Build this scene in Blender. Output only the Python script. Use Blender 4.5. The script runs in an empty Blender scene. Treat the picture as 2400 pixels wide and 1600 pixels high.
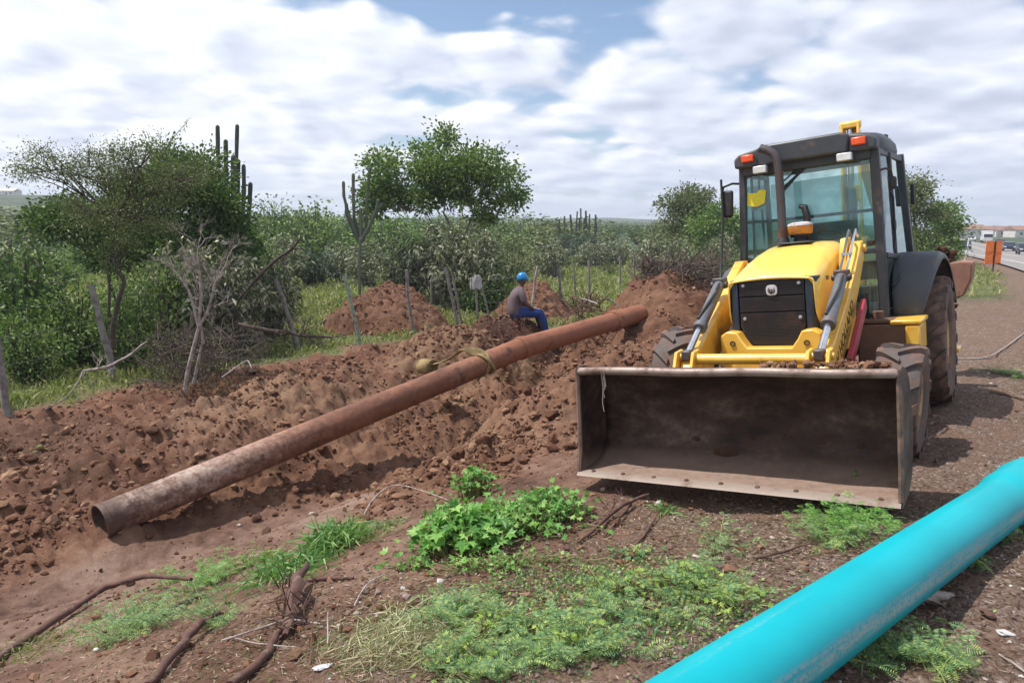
import bpy, math, random
import numpy as np
from mathutils import Matrix, Vector
random.seed(7)
RNG = np.random.default_rng(11)
SC = bpy.context.scene
COL = SC.collection
R = math.radians

# ------------------------------------------------------------------ camera
F_PX, H_CAM = 1733.0, 1.70
PITCH = math.atan((800 - 527) / F_PX)
ROLL = R(0.5)
CAM0 = np.array([0, 0, H_CAM])
FW = np.array([0, math.cos(PITCH), -math.sin(PITCH)])
RX = np.array([1.0, 0, 0])
UP = np.cross(RX, FW)
RX2 = RX * math.cos(ROLL) + UP * math.sin(ROLL)
UP2 = -RX * math.sin(ROLL) + UP * math.cos(ROLL)
cam_d = bpy.data.cameras.new('camera')
cam_d.sensor_width = 36
cam_d.lens = 36 * F_PX / 2400
cam_d.clip_start = 0.05
cam_d.clip_end = 9000
cam = bpy.data.objects.new('camera', cam_d)
M = Matrix((RX2.tolist(), UP2.tolist(), (-FW).tolist())).transposed().to_4x4()
M.translation = CAM0.tolist()
cam.matrix_world = M
COL.objects.link(cam)
SC.camera = cam


def at(px, py, Y):
    """world point seen at photo pixel (px,py) standing Y metres ahead"""
    d = FW + (px - 1200) / F_PX * RX2 + (800 - py) / F_PX * UP2
    return CAM0 + d * (Y / d[1])


# ------------------------------------------------------------------ world, sun, exposure
SUN = Vector((-0.50, 0.06, 0.95)).normalized()
wd = bpy.data.worlds.new('World')
SC.world = wd
wd.use_nodes = True
nt = wd.node_tree
for n in list(nt.nodes):
    nt.nodes.remove(n)


class NB:
    """small node builder"""
    def __init__(self, nt): self.nt = nt
    def n(self, t, **kw):
        nd = self.nt.nodes.new(t)
        for k, v in kw.items():
            if hasattr(nd, k): setattr(nd, k, v)
        return nd
    def link(self, a, b): self.nt.links.new(a, b)
    def val(self, sock, v):
        if hasattr(v, 'links'): self.link(v, sock)
        elif isinstance(v, (tuple, list)) and sock.type == 'RGBA' and len(v) == 3: sock.default_value = (*v, 1)
        else: sock.default_value = v
    def math(self, op, a, b=None, c=None, clamp=False):
        nd = self.n('ShaderNodeMath', operation=op, use_clamp=clamp)
        self.val(nd.inputs[0], a)
        if b is not None: self.val(nd.inputs[1], b)
        if c is not None: self.val(nd.inputs[2], c)
        return nd.outputs[0]
    def mix(self, fac, a, b, blend='MIX'):
        nd = self.n('ShaderNodeMix', data_type='RGBA', blend_type=blend)
        self.val(nd.inputs[0], fac); self.val(nd.inputs[6], a); self.val(nd.inputs[7], b)
        return nd.outputs[2]
    def noise(self, vec, scale, detail=4, rough=0.55, dist=0.0, lac=2.0):
        nd = self.n('ShaderNodeTexNoise')
        if vec is not None: self.link(vec, nd.inputs['Vector'])
        self.val(nd.inputs['Scale'], scale); self.val(nd.inputs['Detail'], detail)
        self.val(nd.inputs['Roughness'], rough); self.val(nd.inputs['Distortion'], dist)
        return nd.outputs['Fac']
    def ramp(self, fac, stops, interp='LINEAR'):
        nd = self.n('ShaderNodeValToRGB')
        cr = nd.color_ramp; cr.interpolation = interp
        while len(cr.elements) < len(stops): cr.elements.new(0.5)
        for e, (p, c) in zip(cr.elements, stops):
            e.position = p
            e.color = (*c, 1) if isinstance(c, (tuple, list)) else (c, c, c, 1)
        self.val(nd.inputs[0], fac)
        return nd.outputs[0]
    def maprange(self, v, a, b, c=0.0, d=1.0, smooth=True):
        nd = self.n('ShaderNodeMapRange', interpolation_type='SMOOTHSTEP' if smooth else 'LINEAR')
        self.val(nd.inputs[0], v)
        for i, x in enumerate((a, b, c, d)): nd.inputs[1 + i].default_value = x
        return nd.outputs[0]
    def comb(self, x, y, z):
        nd = self.n('ShaderNodeCombineXYZ')
        for i, v in enumerate((x, y, z)): self.val(nd.inputs[i], v)
        return nd.outputs[0]
    def sep(self, v):
        nd = self.n('ShaderNodeSeparateXYZ'); self.link(v, nd.inputs[0]); return nd.outputs


b = NB(nt)
sky = b.n('ShaderNodeTexSky', sky_type='NISHITA')
sky.sun_disc = False
sky.sun_elevation = math.asin(SUN.z)
sky.sun_rotation = math.atan2(SUN.x, SUN.y)
sky.altitude = 300
sky.air_density = 1.0
sky.dust_density = 1.5
tc = b.n('ShaderNodeTexCoord')
sx, sy, sz = b.sep(tc.outputs['Generated'])
zz = b.math('ADD', b.math('MAXIMUM', sz, 0.0), 0.20)
u = b.math('DIVIDE', sx, zz)
v = b.math('DIVIDE', sy, zz)
def cloudfield(du, dv):
    P = b.comb(b.math('ADD', u, du), b.math('ADD', v, dv), 0.37)
    wv = b.n('ShaderNodeTexNoise'); b.link(P, wv.inputs['Vector']); wv.inputs['Scale'].default_value = 2.2; wv.inputs['Detail'].default_value = 2
    vm = b.n('ShaderNodeVectorMath', operation='SCALE'); b.link(wv.outputs['Color'], vm.inputs[0]); vm.inputs['Scale'].default_value = 0.22
    va = b.n('ShaderNodeVectorMath', operation='ADD'); b.link(P, va.inputs[0]); b.link(vm.outputs[0], va.inputs[1])
    base = b.noise(va.outputs[0], 1.0, 8, 0.60)
    vo = b.n('ShaderNodeTexVoronoi', feature='SMOOTH_F1', voronoi_dimensions='2D'); b.link(va.outputs[0], vo.inputs['Vector']); vo.inputs['Scale'].default_value = 2.1; vo.inputs['Smoothness'].default_value = 0.45
    vo.inputs['Detail'].default_value = 2.4; vo.inputs['Roughness'].default_value = 0.55
    puff = b.math('SUBTRACT', 1.22, vo.outputs['Distance'])
    return b.math('ADD', b.math('MULTIPLY', base, 0.62), b.math('MULTIPLY', puff, 0.42))
n1 = cloudfield(0.0, 0.0)
n2 = cloudfield(-0.07, -0.09)                                                  # a step towards the sun
big = b.noise(b.comb(u, v, 4.2), 0.45, 3, 0.5)
# clear gap: high to the right of the view, continuing in patches overhead
gx = b.math('SUBTRACT', b.math('DIVIDE', sx, b.math('ADD', b.math('ABSOLUTE', sy), 0.25)), 0.12)
gap = b.math('MULTIPLY', b.maprange(sz, 0.17, 0.28), b.maprange(b.math('ABSOLUTE', gx), 0.95, 0.15))
dens = b.math('SUBTRACT', b.math('ADD', n1, b.math('MULTIPLY', b.math('SUBTRACT', big, 0.5), 0.50)), b.math('MULTIPLY', gap, 0.16))
cover = b.maprange(dens, 0.25, 0.40)
lit = b.math('ADD', b.math('MULTIPLY', b.math('SUBTRACT', n1, n2), 2.4), 0.64)
thick = b.maprange(n1, 0.42, 0.70)
shade = b.math('SUBTRACT', lit, b.math('MULTIPLY', thick, 0.18), clamp=True)
leftw = b.maprange(sx, 0.30, -0.45)                                        # the sky is whiter towards the sun side
shade2 = b.math('ADD', b.math('MULTIPLY', shade, 0.80), b.math('MULTIPLY', leftw, 0.26), clamp=True)
cloud = b.ramp(shade2, [(0.0, (0.52, 0.57, 0.72)), (0.30, (0.64, 0.69, 0.84)), (0.55, (0.80, 0.85, 0.97)), (0.78, (0.99, 1.01, 1.05)), (1.0, (1.15, 1.16, 1.16))])
cloud10 = b.mix(1.0, cloud, (10.0, 10.0, 10.0), 'MULTIPLY')
blue = b.mix(1.0, sky.outputs[0], (1.15, 1.25, 1.35), 'MULTIPLY')
col = b.mix(cover, blue, cloud10)
lowhaze = b.maprange(sz, 0.10, 0.0)
col = b.mix(b.math('MULTIPLY', lowhaze, 0.55), col, (6.3, 7.3, 9.0))
bg = b.n('ShaderNodeBackground')
b.link(col, bg.inputs[0])
bg.inputs[1].default_value = 0.088
wo = b.n('ShaderNodeOutputWorld')
b.link(bg.outputs[0], wo.inputs[0])

sd = bpy.data.lights.new('sun', 'SUN')
sd.energy = 4.9
sd.angle = R(0.6)
sd.color = (1.0, 0.955, 0.89)
so = bpy.data.objects.new('sun', sd)
so.rotation_euler = SUN.to_track_quat('Z', 'Y').to_euler()
so.location = (0, 0, 40)
COL.objects.link(so)

SC.view_settings.view_transform = 'Standard'
SC.view_settings.look = 'None'
SC.view_settings.exposure = 0.30
SC.view_settings.gamma = 1.0
SC.view_settings.use_curve_mapping = False
SC.render.engine = 'CYCLES'
SC.cycles.use_denoising = True
SC.cycles.max_bounces = 6
SC.cycles.transparent_max_bounces = 12
SC.cycles.diffuse_bounces = 3
SC.cycles.glossy_bounces = 3
SC.cycles.transmission_bounces = 5
SC.cycles.volume_bounces = 0


# ------------------------------------------------------------------ noise
def _h(ix, iy, seed):
    h = (ix.astype(np.int64) * 374761393 + iy.astype(np.int64) * 668265263 + seed * 974634777) & 0xffffffff
    h = ((h ^ (h >> 13)) * 1274126177) & 0xffffffff
    h = (h ^ (h >> 16)) & 0xffffffff
    return h / 4294967295.0


def vnoise(x, y, seed=0):
    ix, iy = np.floor(x), np.floor(y)
    fx, fy = x - ix, y - iy
    fx = fx * fx * (3 - 2 * fx); fy = fy * fy * (3 - 2 * fy)
    a = _h(ix, iy, seed); b_ = _h(ix + 1, iy, seed); c = _h(ix, iy + 1, seed); d = _h(ix + 1, iy + 1, seed)
    return (a + (b_ - a) * fx) * (1 - fy) + (c + (d - c) * fx) * fy - 0.5


def fbm(x, y, s, octv=4, seed=0, gain=0.5):
    r = 0; a = 1.0
    for i in range(octv):
        ca, sa = math.cos(0.7 * i + 0.3), math.sin(0.7 * i + 0.3)
        r = r + a * vnoise((x * ca - y * sa) * s + 17.3 * i, (x * sa + y * ca) * s - 9.1 * i, seed + i * 13)
        s *= 2.03; a *= gain
    return r


def lumps(x, y, cell, seed, keep=0.7):
    """scattered rounded clods: 0..1 heights"""
    gx, gy = x / cell, y / cell
    ix, iy = np.floor(gx), np.floor(gy)
    out = np.zeros_like(gx)
    for dx in (-1, 0, 1):
        for dy in (-1, 0, 1):
            jx, jy = ix + dx, iy + dy
            px = jx + _h(jx, jy, seed); py = jy + _h(jx, jy, seed + 5)
            k = _h(jx, jy, seed + 9)
            rad = 0.25 + 0.5 * _h(jx, jy, seed + 3)
            ang = _h(jx, jy, seed + 21) * 3.14
            st = 0.7 + 0.5 * _h(jx, jy, seed + 31)
            ddx, ddy = gx - px, gy - py
            ux = ddx * np.cos(ang) + ddy * np.sin(ang); uy = (-ddx * np.sin(ang) + ddy * np.cos(ang)) / st
            q = 1 - (ux * ux + uy * uy) / (rad * rad)
            out = np.maximum(out, np.where(k < keep, (np.clip(q, 0, 1) * (1.75 - 0.75 * np.clip(q, 0, 1))) * rad, 0))
    return out


def sst(x, a, b_):
    t = np.clip((x - a) / (b_ - a), 0, 1)
    return t * t * (3 - 2 * t)


def gs(x, y, cx, cy, rx, ry=None, ang=0.0):
    ry = ry or rx
    dx, dy = x - cx, y - cy
    ux = dx * math.cos(ang) + dy * math.sin(ang); uy = -dx * math.sin(ang) + dy * math.cos(ang)
    return np.exp(-(ux / rx) ** 2 - (uy / ry) ** 2)


YAW = 0.614
SY, CY_ = math.sin(YAW), math.cos(YAW)


def st(x, y):          # s = distance away from the road, t = distance along it
    return -CY_ * x + SY * y, SY * x + CY_ * y


def xy(s, t):
    return -CY_ * s + SY * t, SY * s + CY_ * t


ROAD_L = [(-30, -22), (-3.9, -4.5), (5.6, 6.5), (13.6, 18.0), (20.5, 29), (36, 57), (66, 111), (125, 222), (230, 410), (460, 800), (900, 1600)]
ROAD_R = [(-20, -28), (4.1, -9.5), (13.6, 2.0), (21.6, 13.0), (29, 25), (44.5, 52.5), (74, 107), (133, 218), (238, 406), (468, 796), (908, 1596)]


def road_dist(x, y):
    """signed distance to the left edge of the road (negative = on the verge)"""
    best = np.full(x.shape, 1e9); sign = np.ones(x.shape)
    for (ax, ay), (bx, by) in zip(ROAD_L[:-1], ROAD_L[1:]):
        ex, ey = bx - ax, by - ay; L2 = ex * ex + ey * ey
        t = np.clip(((x - ax) * ex + (y - ay) * ey) / L2, 0, 1)
        dx, dy = x - ax - t * ex, y - ay - t * ey
        d = np.hypot(dx, dy); sd_ = np.sign((x - ax) * ey - (y - ay) * ex)
        m = d < best
        best = np.where(m, d, best); sign = np.where(m, sd_, sign)
    return best * sign


def road_z(x, y):
    return -0.02 - 1.7 * sst(y, 14, 120) + 0.0 * x


def base_z(x, y):
    x = np.asarray(x, float); y = np.asarray(y, float)
    s, t = st(x, y)
    z = np.interp(s, [-30, -6, -1, 0.5, 2.6, 3.2, 4.5, 6.5, 9, 30], [0.0, 0.0, 0.0, -0.10, -0.34, -0.45, -0.88, -1.42, -1.34, -1.25])
    # along the road everything follows the road down
    rd = road_dist(x, y)
    near = sst(-rd, 9.0, 1.5) * sst(y, 10, 17)
    z = z * (1 - near) + (road_z(x, y) - 0.04) * near
    far = sst(np.hypot(x, y), 26, 70)
    z = z * (1 - far * (1 - near)) + (-1.3) * far * (1 - near)
    r = np.hypot(x, y)
    az = np.arctan2(x, np.maximum(y, 1e-3))
    hill = sst(r, 220, 1300) * (11 + 9 * fbm(x, y, 1 / 260.0, 4, 3) + 8 * sst(-az, 0.30, 0.62) + 6 * fbm(x, y, 1 / 90.0, 2, 8))
    hill = hill * (1 - 0.72 * sst(az, 0.25, 0.55))
    ridge = sst(r, 260, 520) * 14 * sst(-az, 0.46, 0.56) * (1 + 0.4 * fbm(x, y, 1 / 120.0, 2, 5)) * (1 - 0.45 * sst(-az, 0.6, 0.8))
    return z + (hill + ridge) * (1 - sst(rd, -25, 0) * sst(-rd, -30, 0))


def masks(x, y):
    s, t = st(x, y)
    wob = 0.55 * fbm(x, y, 0.55, 3, 41) + 0.25 * fbm(x, y, 2.3, 2, 44)
    s2 = s + wob * 2.0
    # turned soil: from beyond the machine's left wheels to the fence side
    dug = sst(s2 + 1.0 * sst(t, 4.6, 6.4) - 0.3 * sst(t, 9, 12), 4.2, 5.2) * (1 - sst(s2 + 0.22 * np.clip(t - 12, 0, 8), 12.6, 13.6)) * sst(t + wob, 1.0, 3.0) * (1 - sst(t, 30, 36))
    smooth = np.maximum(gs(x, y, -3.2, 5.2, 2.6, 1.5, 0.65), gs(s, t, 5.9, 3.4, 1.25, 2.9), gs(s, t, 7.4, 1.7, 3.2, 2.3))
    smooth = sst(smooth + 0.25 * wob, 0.28, 0.70)
    dug = dug * (1 - 0.90 * smooth)
    grass = sst(s2 + 0.22 * np.clip(t - 12, 0, 8), 12.9, 13.9)
    rd = road_dist(x, y)
    verge = sst(rd + wob * 3, -7.0, -5.0) * (1 - sst(rd + wob, -1.6, -0.8)) * sst(y, 17, 20)
    verge = np.maximum(verge, sst(y, 26, 34) * (1 - sst(rd + wob, -1.4, -0.8)))
    grass = np.maximum(grass, verge)
    grass = np.maximum(grass, sst(rd, 9.6, 11) )
    return dug, grass, smooth, rd


def ground_z(x, y, fine=True):
    x = np.asarray(x, float); y = np.asarray(y, float)
    s, t = st(x, y)
    z = base_z(x, y)
    dug, grass, smooth, rd = masks(x, y)
    near = 1 - sst(np.hypot(x, y), 24, 40)
    # spoil ridge behind the pipe, slope between pipe and machine, heap behind, hollow under the pipe
    z = z + 0.66 * gs(s, t, 9.1, 8.2, 0.95, 3.3) * near
    z = z + 0.30 * gs(s, t, 8.6, 4.6, 0.9, 2.0) * near
    z = z + 0.80 * gs(s, t, 4.75, 8.9, 1.05, 2.3) * near
    z = z + 0.60 * gs(s, t, 5.6, 13.0, 1.4, 2.6) * near
    z = z + 0.16 * gs(s, t, 11.6, 9.5, 1.0, 3.0) * near * (1 + 2 * fbm(x, y, 0.8, 2, 19))
    z = z - 0.50 * gs(s, t, 6.35, 8.6, 0.45, 1.6) * near - 0.12 * gs(s, t, 6.4, 5.0, 0.7, 2.6) * near
    z = z + 0.28 * gs(s, t, 7.6, 10.6, 0.7, 1.8) * near
    z = z + 0.10 * gs(x, y, 0.55, 2.1, 0.7) + 0.03 * gs(x, y, 1.0, 3.2, 1.2)
    z = z - 0.05 * gs(x, y, 1.15, 5.35, 1.0, 0.42, -0.62) - 0.07 * gs(x, y, 1.45, 4.95, 0.35, 0.16, -0.6)
    if fine:
        rough = 0.25 + 0.75 * dug
        z = z + near * rough * (0.13 * fbm(x, y, 1.3, 4, 2) + dug * (0.17 * lumps(x, y, 0.40, 61, 0.40) + 0.11 * lumps(x, y, 0.20, 71, 0.55) + 0.058 * lumps(x, y, 0.10, 81, 0.7) + 0.05 * fbm(x, y, 4, 4, 83, 0.55) + 0.030 * lumps(x, y, 0.05, 85, 0.75)))
        z = z + near * (1 - dug) * (0.03 * fbm(x, y, 2.2, 3, 12) + 0.012 * lumps(x, y, 0.12, 91, 0.45) + 0.009 * fbm(x, y, 14, 3, 15) + 0.012 * lumps(x, y, 0.045, 95, 0.35))
        pad = sst(fbm(x, y, 3.1, 2, 31), 0.12, 0.22)
        z = z - near * smooth * pad * 0.018
        # wheel tracks beside the machine
        tr = np.exp(-((s + 0.15 - 0.1 * np.sin(t * 0.7)) / 0.22) ** 2) * sst(t, 6.5, 8.0) * (1 - sst(t, 20, 26))
        z = z - 0.05 * tr * near + 0.02 * tr * np.sin(t * 30 + s * 8) * near
        z = z + near * 0.05 * (1 - dug) * fbm(s * 2.6, t * 0.5, 1.0, 3, 77) * sst(-s, -1.2, 0.2)
    # keep the wheels' contact ground and the road clear
    z = np.where(rd > -0.3, np.minimum(z, road_z(x, y) - 0.03), z)
    return z


def gz(x, y):
    return float(ground_z(np.array([x]), np.array([y]))[0])


# ------------------------------------------------------------------ mesh helpers
def fast_mesh(name, V, Fq, k=4, smooth=False):
    me = bpy.data.meshes.new(name)
    V = np.asarray(V, np.float32); Fq = np.asarray(Fq, np.int32)
    me.vertices.add(len(V)); me.vertices.foreach_set('co', V.ravel())
    nf = len(Fq)
    me.loops.add(nf * k); me.loops.foreach_set('vertex_index', Fq.ravel())
    me.polygons.add(nf)
    me.polygons.foreach_set('loop_start', np.arange(nf, dtype=np.int32) * k)
    me.polygons.foreach_set('loop_total', np.full(nf, k, np.int32))
    me.polygons.foreach_set('use_smooth', np.full(nf, smooth, bool))
    me.update(calc_edges=True)
    return me


def link(name, me, mat=None, parent=None):
    o = bpy.data.objects.new(name, me)
    COL.objects.link(o)
    if mat is not None: me.materials.append(mat)
    if parent is not None: o.parent = parent
    return o


def tag(o, label=None, cat=None, group=None, kind=None):
    if label: o['label'] = label
    if cat: o['category'] = cat
    if group: o['group'] = group
    if kind: o['kind'] = kind
    return o


def empty(name, loc=(0, 0, 0), rz=0.0, label=None, cat=None, group=None):
    o = bpy.data.objects.new(name, None)
    o.empty_display_size = 0.2
    o.location = loc; o.rotation_euler = (0, 0, rz)
    COL.objects.link(o)
    return tag(o, label, cat, group)


class MB:
    def __init__(s): s.v = []; s.f = []
    def add(s, V, Fs):
        o = len(s.v); s.v += [tuple(map(float, p)) for p in V]; s.f += [tuple(i + o for i in f) for f in Fs]; return s
    def box(s, c, d, rot=None):
        c = Vector(c); hx, hy, hz = d[0] / 2, d[1] / 2, d[2] / 2
        V = [Vector((x, y, z)) for x in (-hx, hx) for y in (-hy, hy) for z in (-hz, hz)]
        if rot is not None: V = [rot @ p for p in V]
        return s.add([c + p for p in V], [(0, 1, 3, 2), (4, 6, 7, 5), (0, 4, 5, 1), (2, 3, 7, 6), (0, 2, 6, 4), (1, 5, 7, 3)])
    def bar(s, p0, p1, w, h, up=(0, 0, 1)):
        p0, p1 = Vector(p0), Vector(p1); d = (p1 - p0); L = d.length; d.normalize()
        x = d.cross(Vector(up)).normalized(); z = x.cross(d)
        return s.box((p0 + p1) / 2, (w, L, h), Matrix((x, d, z)).transposed())
    def tube(s, pts, rad, n=10, caps=True, jag=0.0):
        pts = [Vector(p) for p in pts]; m = len(pts)
        if not isinstance(rad, (list, tuple, np.ndarray)): rad = [rad] * m
        V = []; prev = None
        for i, p in enumerate(pts):
            t = (pts[min(i + 1, m - 1)] - pts[max(i - 1, 0)])
            if t.length < 1e-9: t = Vector((0, 0, 1))
            t.normalize()
            a = prev if prev is not None else (Vector((0, 0, 1)) if abs(t.z) < 0.9 else Vector((1, 0, 0)))
            x = a.cross(t) if prev is None else (a - t * a.dot(t))
            if x.length < 1e-6: x = Vector((1, 0, 0)).cross(t)
            x.normalize(); y = t.cross(x); prev = x
            for k in range(n):
                an = 2 * math.pi * k / n; rr = rad[i] * (1 + jag * random.uniform(-1, 1))
                V.append(p + (x * math.cos(an) + y * math.sin(an)) * rr)
        Fs = [(i * n + k, i * n + (k + 1) % n, (i + 1) * n + (k + 1) % n, (i + 1) * n + k) for i in range(m - 1) for k in range(n)]
        if caps: Fs += [tuple(range(n - 1, -1, -1)), tuple(range((m - 1) * n, m * n))]
        return s.add(V, Fs)
    def cyl(s, p0, p1, r, n=16, r1=None): return s.tube([p0, p1], [r, r if r1 is None else r1], n)
    def pipe(s, pts, ro, ri, n=28):
        pts = [Vector(p) for p in pts]; V = []; m = len(pts)
        for rr in (ro, ri):
            if not isinstance(rr, (list, tuple)): rr = [rr] * m
            for i, p in enumerate(pts):
                t = (pts[min(i + 1, m - 1)] - pts[max(i - 1, 0)]).normalized()
                x = t.cross(Vector((0, 0, 1))).normalized(); y = x.cross(t)
                for k in range(n):
                    an = 2 * math.pi * k / n; V.append(p + (x * math.cos(an) + y * math.sin(an)) * rr[i])
        o = m * n; Fs = []
        for i in range(m - 1):
            for k in range(n):
                k2 = (k + 1) % n
                Fs.append((i * n + k, (i + 1) * n + k, (i + 1) * n + k2, i * n + k2))
                Fs.append((o + i * n + k, o + i * n + k2, o + (i + 1) * n + k2, o + (i + 1) * n + k))
        for k in range(n):
            k2 = (k + 1) % n
            Fs.append((k, k2, o + k2, o + k)); e = (m - 1) * n
            Fs.append((e + k, o + e + k, o + e + k2, e + k2))
        return s.add(V, Fs)
    def prism(s, poly, x0, x1, ax=0):
        """polygon in the other two axes, extruded along axis ax"""
        def P(a, b_, c): return {0: (c, a, b_), 1: (a, c, b_), 2: (a, b_, c)}[ax]
        n = len(poly)
        V = [P(a, b_, x0) for a, b_ in poly] + [P(a, b_, x1) for a, b_ in poly]
        return s.add(V, [tuple(range(n)), tuple(range(2 * n - 1, n - 1, -1))] + [(i, i + n, (i + 1) % n + n, (i + 1) % n) for i in range(n)])
    def lathe(s, prof, c, axis=(1, 0, 0), n=32, close=False):
        """profile (radius, along axis)"""
        a = Vector(axis).normalized(); c = Vector(c)
        x = a.cross(Vector((0, 0, 1)) if abs(a.z) < 0.9 else Vector((1, 0, 0))).normalized(); y = a.cross(x)
        V = [c + a * h + (x * math.cos(2 * math.pi * k / n) + y * math.sin(2 * math.pi * k / n)) * r_ for r_, h in prof for k in range(n)]
        m = len(prof); Fs = []
        for i in range(m if close else m - 1):
            j = (i + 1) % m
            for k in range(n):
                Fs.append((i * n + k, j * n + k, j * n + (k + 1) % n, i * n + (k + 1) % n))
        return s.add(V, Fs)
    def sheet(s, rows):
        m, n = len(rows), len(rows[0])
        return s.add([p for r_ in rows for p in r_], [(i * n + k, i * n + k + 1, (i + 1) * n + k + 1, (i + 1) * n + k) for i in range(m - 1) for k in range(n - 1)])
    def ico(s, c, r_, sub=1, sq=(1, 1, 1), jit=0.0):
        import bmesh
        bm = bmesh.new(); bmesh.ops.create_icosphere(bm, subdivisions=sub, radius=1)
        V = [(c[0] + p.co.x * r_ * sq[0] * (1 + random.uniform(-jit, jit)), c[1] + p.co.y * r_ * sq[1] * (1 + random.uniform(-jit, jit)), c[2] + p.co.z * r_ * sq[2] * (1 + random.uniform(-jit, jit))) for p in bm.verts]
        Fs = [[q.index for q in f.verts] for f in bm.faces]; bm.free()
        return s.add(V, Fs)
    def build(s, name, mat, parent=None, smooth=40, bevel=0.0, seg=2, solid=0.0, subsurf=0):
        me = bpy.data.meshes.new(name); me.from_pydata(s.v, [], s.f); me.update()
        import bmesh
        bm = bmesh.new(); bm.from_mesh(me); bmesh.ops.recalc_face_normals(bm, faces=bm.faces); bm.to_mesh(me); bm.free()
        if smooth:
            for p in me.polygons: p.use_smooth = True
            me.set_sharp_from_angle(angle=R(smooth))
        o = link(name, me, mat, parent)
        if solid:
            md = o.modifiers.new('solid', 'SOLIDIFY'); md.thickness = solid; md.offset = 0
        if bevel:
            md = o.modifiers.new('bevel', 'BEVEL'); md.width = bevel; md.segments = seg; md.limit_method = 'ANGLE'; md.angle_limit = R(35)
            md.harden_normals = False
        if subsurf:
            md = o.modifiers.new('sub', 'SUBSURF'); md.levels = md.render_levels = subsurf
        return o


# ------------------------------------------------------------------ materials
def new_mat(name):
    m = bpy.data.materials.new(name); m.use_nodes = True
    nt = m.node_tree
    for n in list(nt.nodes): nt.nodes.remove(n)
    return m, NB(nt)


def surf(b, base, rough=0.6, metal=0.0, spec=0.5, bump=None, bstr=0.3, bdist=0.01, coat=0.0, **kw):
    p = b.n('ShaderNodeBsdfPrincipled')
    b.val(p.inputs['Base Color'], base); b.val(p.inputs['Roughness'], rough); b.val(p.inputs['Metallic'], metal)
    b.val(p.inputs['Specular IOR Level'], spec)
    if coat: p.inputs['Coat Weight'].default_value = coat
    for k, v in kw.items(): b.val(p.inputs[k], v)
    if bump is not None:
        bp = b.n('ShaderNodeBump'); bp.inputs['Strength'].default_value = bstr; bp.inputs['Distance'].default_value = bdist
        b.link(bump, bp.inputs['Height']); b.link(bp.outputs[0], p.inputs['Normal'])
    return p


def out(b, sh):
    o = b.n('ShaderNodeOutputMaterial'); b.link(sh, o.inputs[0])


def obj_co(b):
    return b.n('ShaderNodeTexCoord').outputs['Object']


def m_plain(name, c, rough=0.6, metal=0.0, dirt=None, damt=0.4, dscale=6, c2=None, bstr=0.15, coat=0.0, spec=0.5, updirt=0.0):
    m, b = new_mat(name)
    co = obj_co(b)
    n1 = b.noise(co, dscale, 6, 0.62)
    n2 = b.noise(co, dscale * 7, 4, 0.6)
    base = b.mix(b.maprange(n1, 0.35, 0.65), c, c2 or tuple(x * 0.82 for x in c))
    rg = rough
    if dirt:
        f = b.math('ADD', b.maprange(n1, 0.62 - damt * 0.28, 0.80 - damt * 0.22), b.math('MULTIPLY', b.maprange(n2, 0.55, 0.75), damt * 0.6), clamp=True)
        if updirt:
            nz = b.sep(b.n('ShaderNodeNewGeometry').outputs['Normal'])[2]
            up = b.math('MULTIPLY', b.maprange(nz, 0.3, 0.95), b.math('MULTIPLY', b.maprange(n2, 0.3, 0.6), updirt))
            f = b.math('ADD', f, up, clamp=True)
        f = b.math('MULTIPLY', f, 0.85)
        base = b.mix(f, base, dirt)
        rg = b.math('ADD', rough, b.math('MULTIPLY', f, 0.4), clamp=True)
    out(b, surf(b, base, rg, metal, spec, n2, bstr, 0.004, coat).outputs[0])
    return m


def m_leaf(name, c1, c2, c3=None, rough=0.5, trans=0.18, spec=0.30):
    m, b = new_mat(name)
    rnd = b.n('ShaderNodeNewGeometry').outputs['Random Per Island']
    co = b.n('ShaderNodeTexCoord').outputs['Object']
    nn = b.noise(co, 1.1, 3, 0.6)
    f = b.math('ADD', b.math('MULTIPLY', rnd, 0.65), b.math('MULTIPLY', nn, 0.5))
    stops = [(0.18, c1), (0.62, c2)] + ([(0.88, c3)] if c3 else [])
    c = b.ramp(f, stops)
    p = surf(b, c, rough, 0.0, spec)
    tr = b.n('ShaderNodeBsdfTranslucent')
    b.link(b.mix(1.0, c, (1.25, 1.35, 0.7), 'MULTIPLY'), tr.inputs[0])
    mx = b.n('ShaderNodeMixShader'); mx.inputs[0].default_value = trans
    b.link(p.outputs[0], mx.inputs[1]); b.link(tr.outputs[0], mx.inputs[2])
    out(b, mx.outputs[0])
    return m


SOIL_D, SOIL_M, SOIL_L = (0.030, 0.013, 0.008), (0.115, 0.052, 0.030), (0.290, 0.175, 0.112)
SAND = (0.29, 0.19, 0.12)


def soil_nodes(b, pos, tan, dark):
    nA = b.noise(pos, 0.9, 5, 0.6); nB = b.noise(pos, 5.5, 6, 0.65); nC = b.noise(pos, 38, 5, 0.7)
    f = b.math('ADD', b.math('MULTIPLY', nA, 0.45), b.math('ADD', b.math('MULTIPLY', nB, 0.40), b.math('MULTIPLY', nC, 0.30)))
    c = b.ramp(f, [(0.38, SOIL_D), (0.52, SOIL_M), (0.63, (0.175, 0.090, 0.056)), (0.78, SOIL_L)])
    c = b.mix(b.math('MULTIPLY', tan, b.maprange(nB, 0.30, 0.60)), c, b.mix(nC, SAND, (0.18, 0.10, 0.062)))
    c = b.mix(b.math('MULTIPLY', dark, 0.7), c, b.mix(nC, (0.045, 0.025, 0.019), (0.09, 0.05, 0.036)))
    return c, nA, nB, nC


def attr(b, name):
    a = b.n('ShaderNodeAttribute'); a.attribute_name = name; return a.outputs['Fac']


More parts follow.
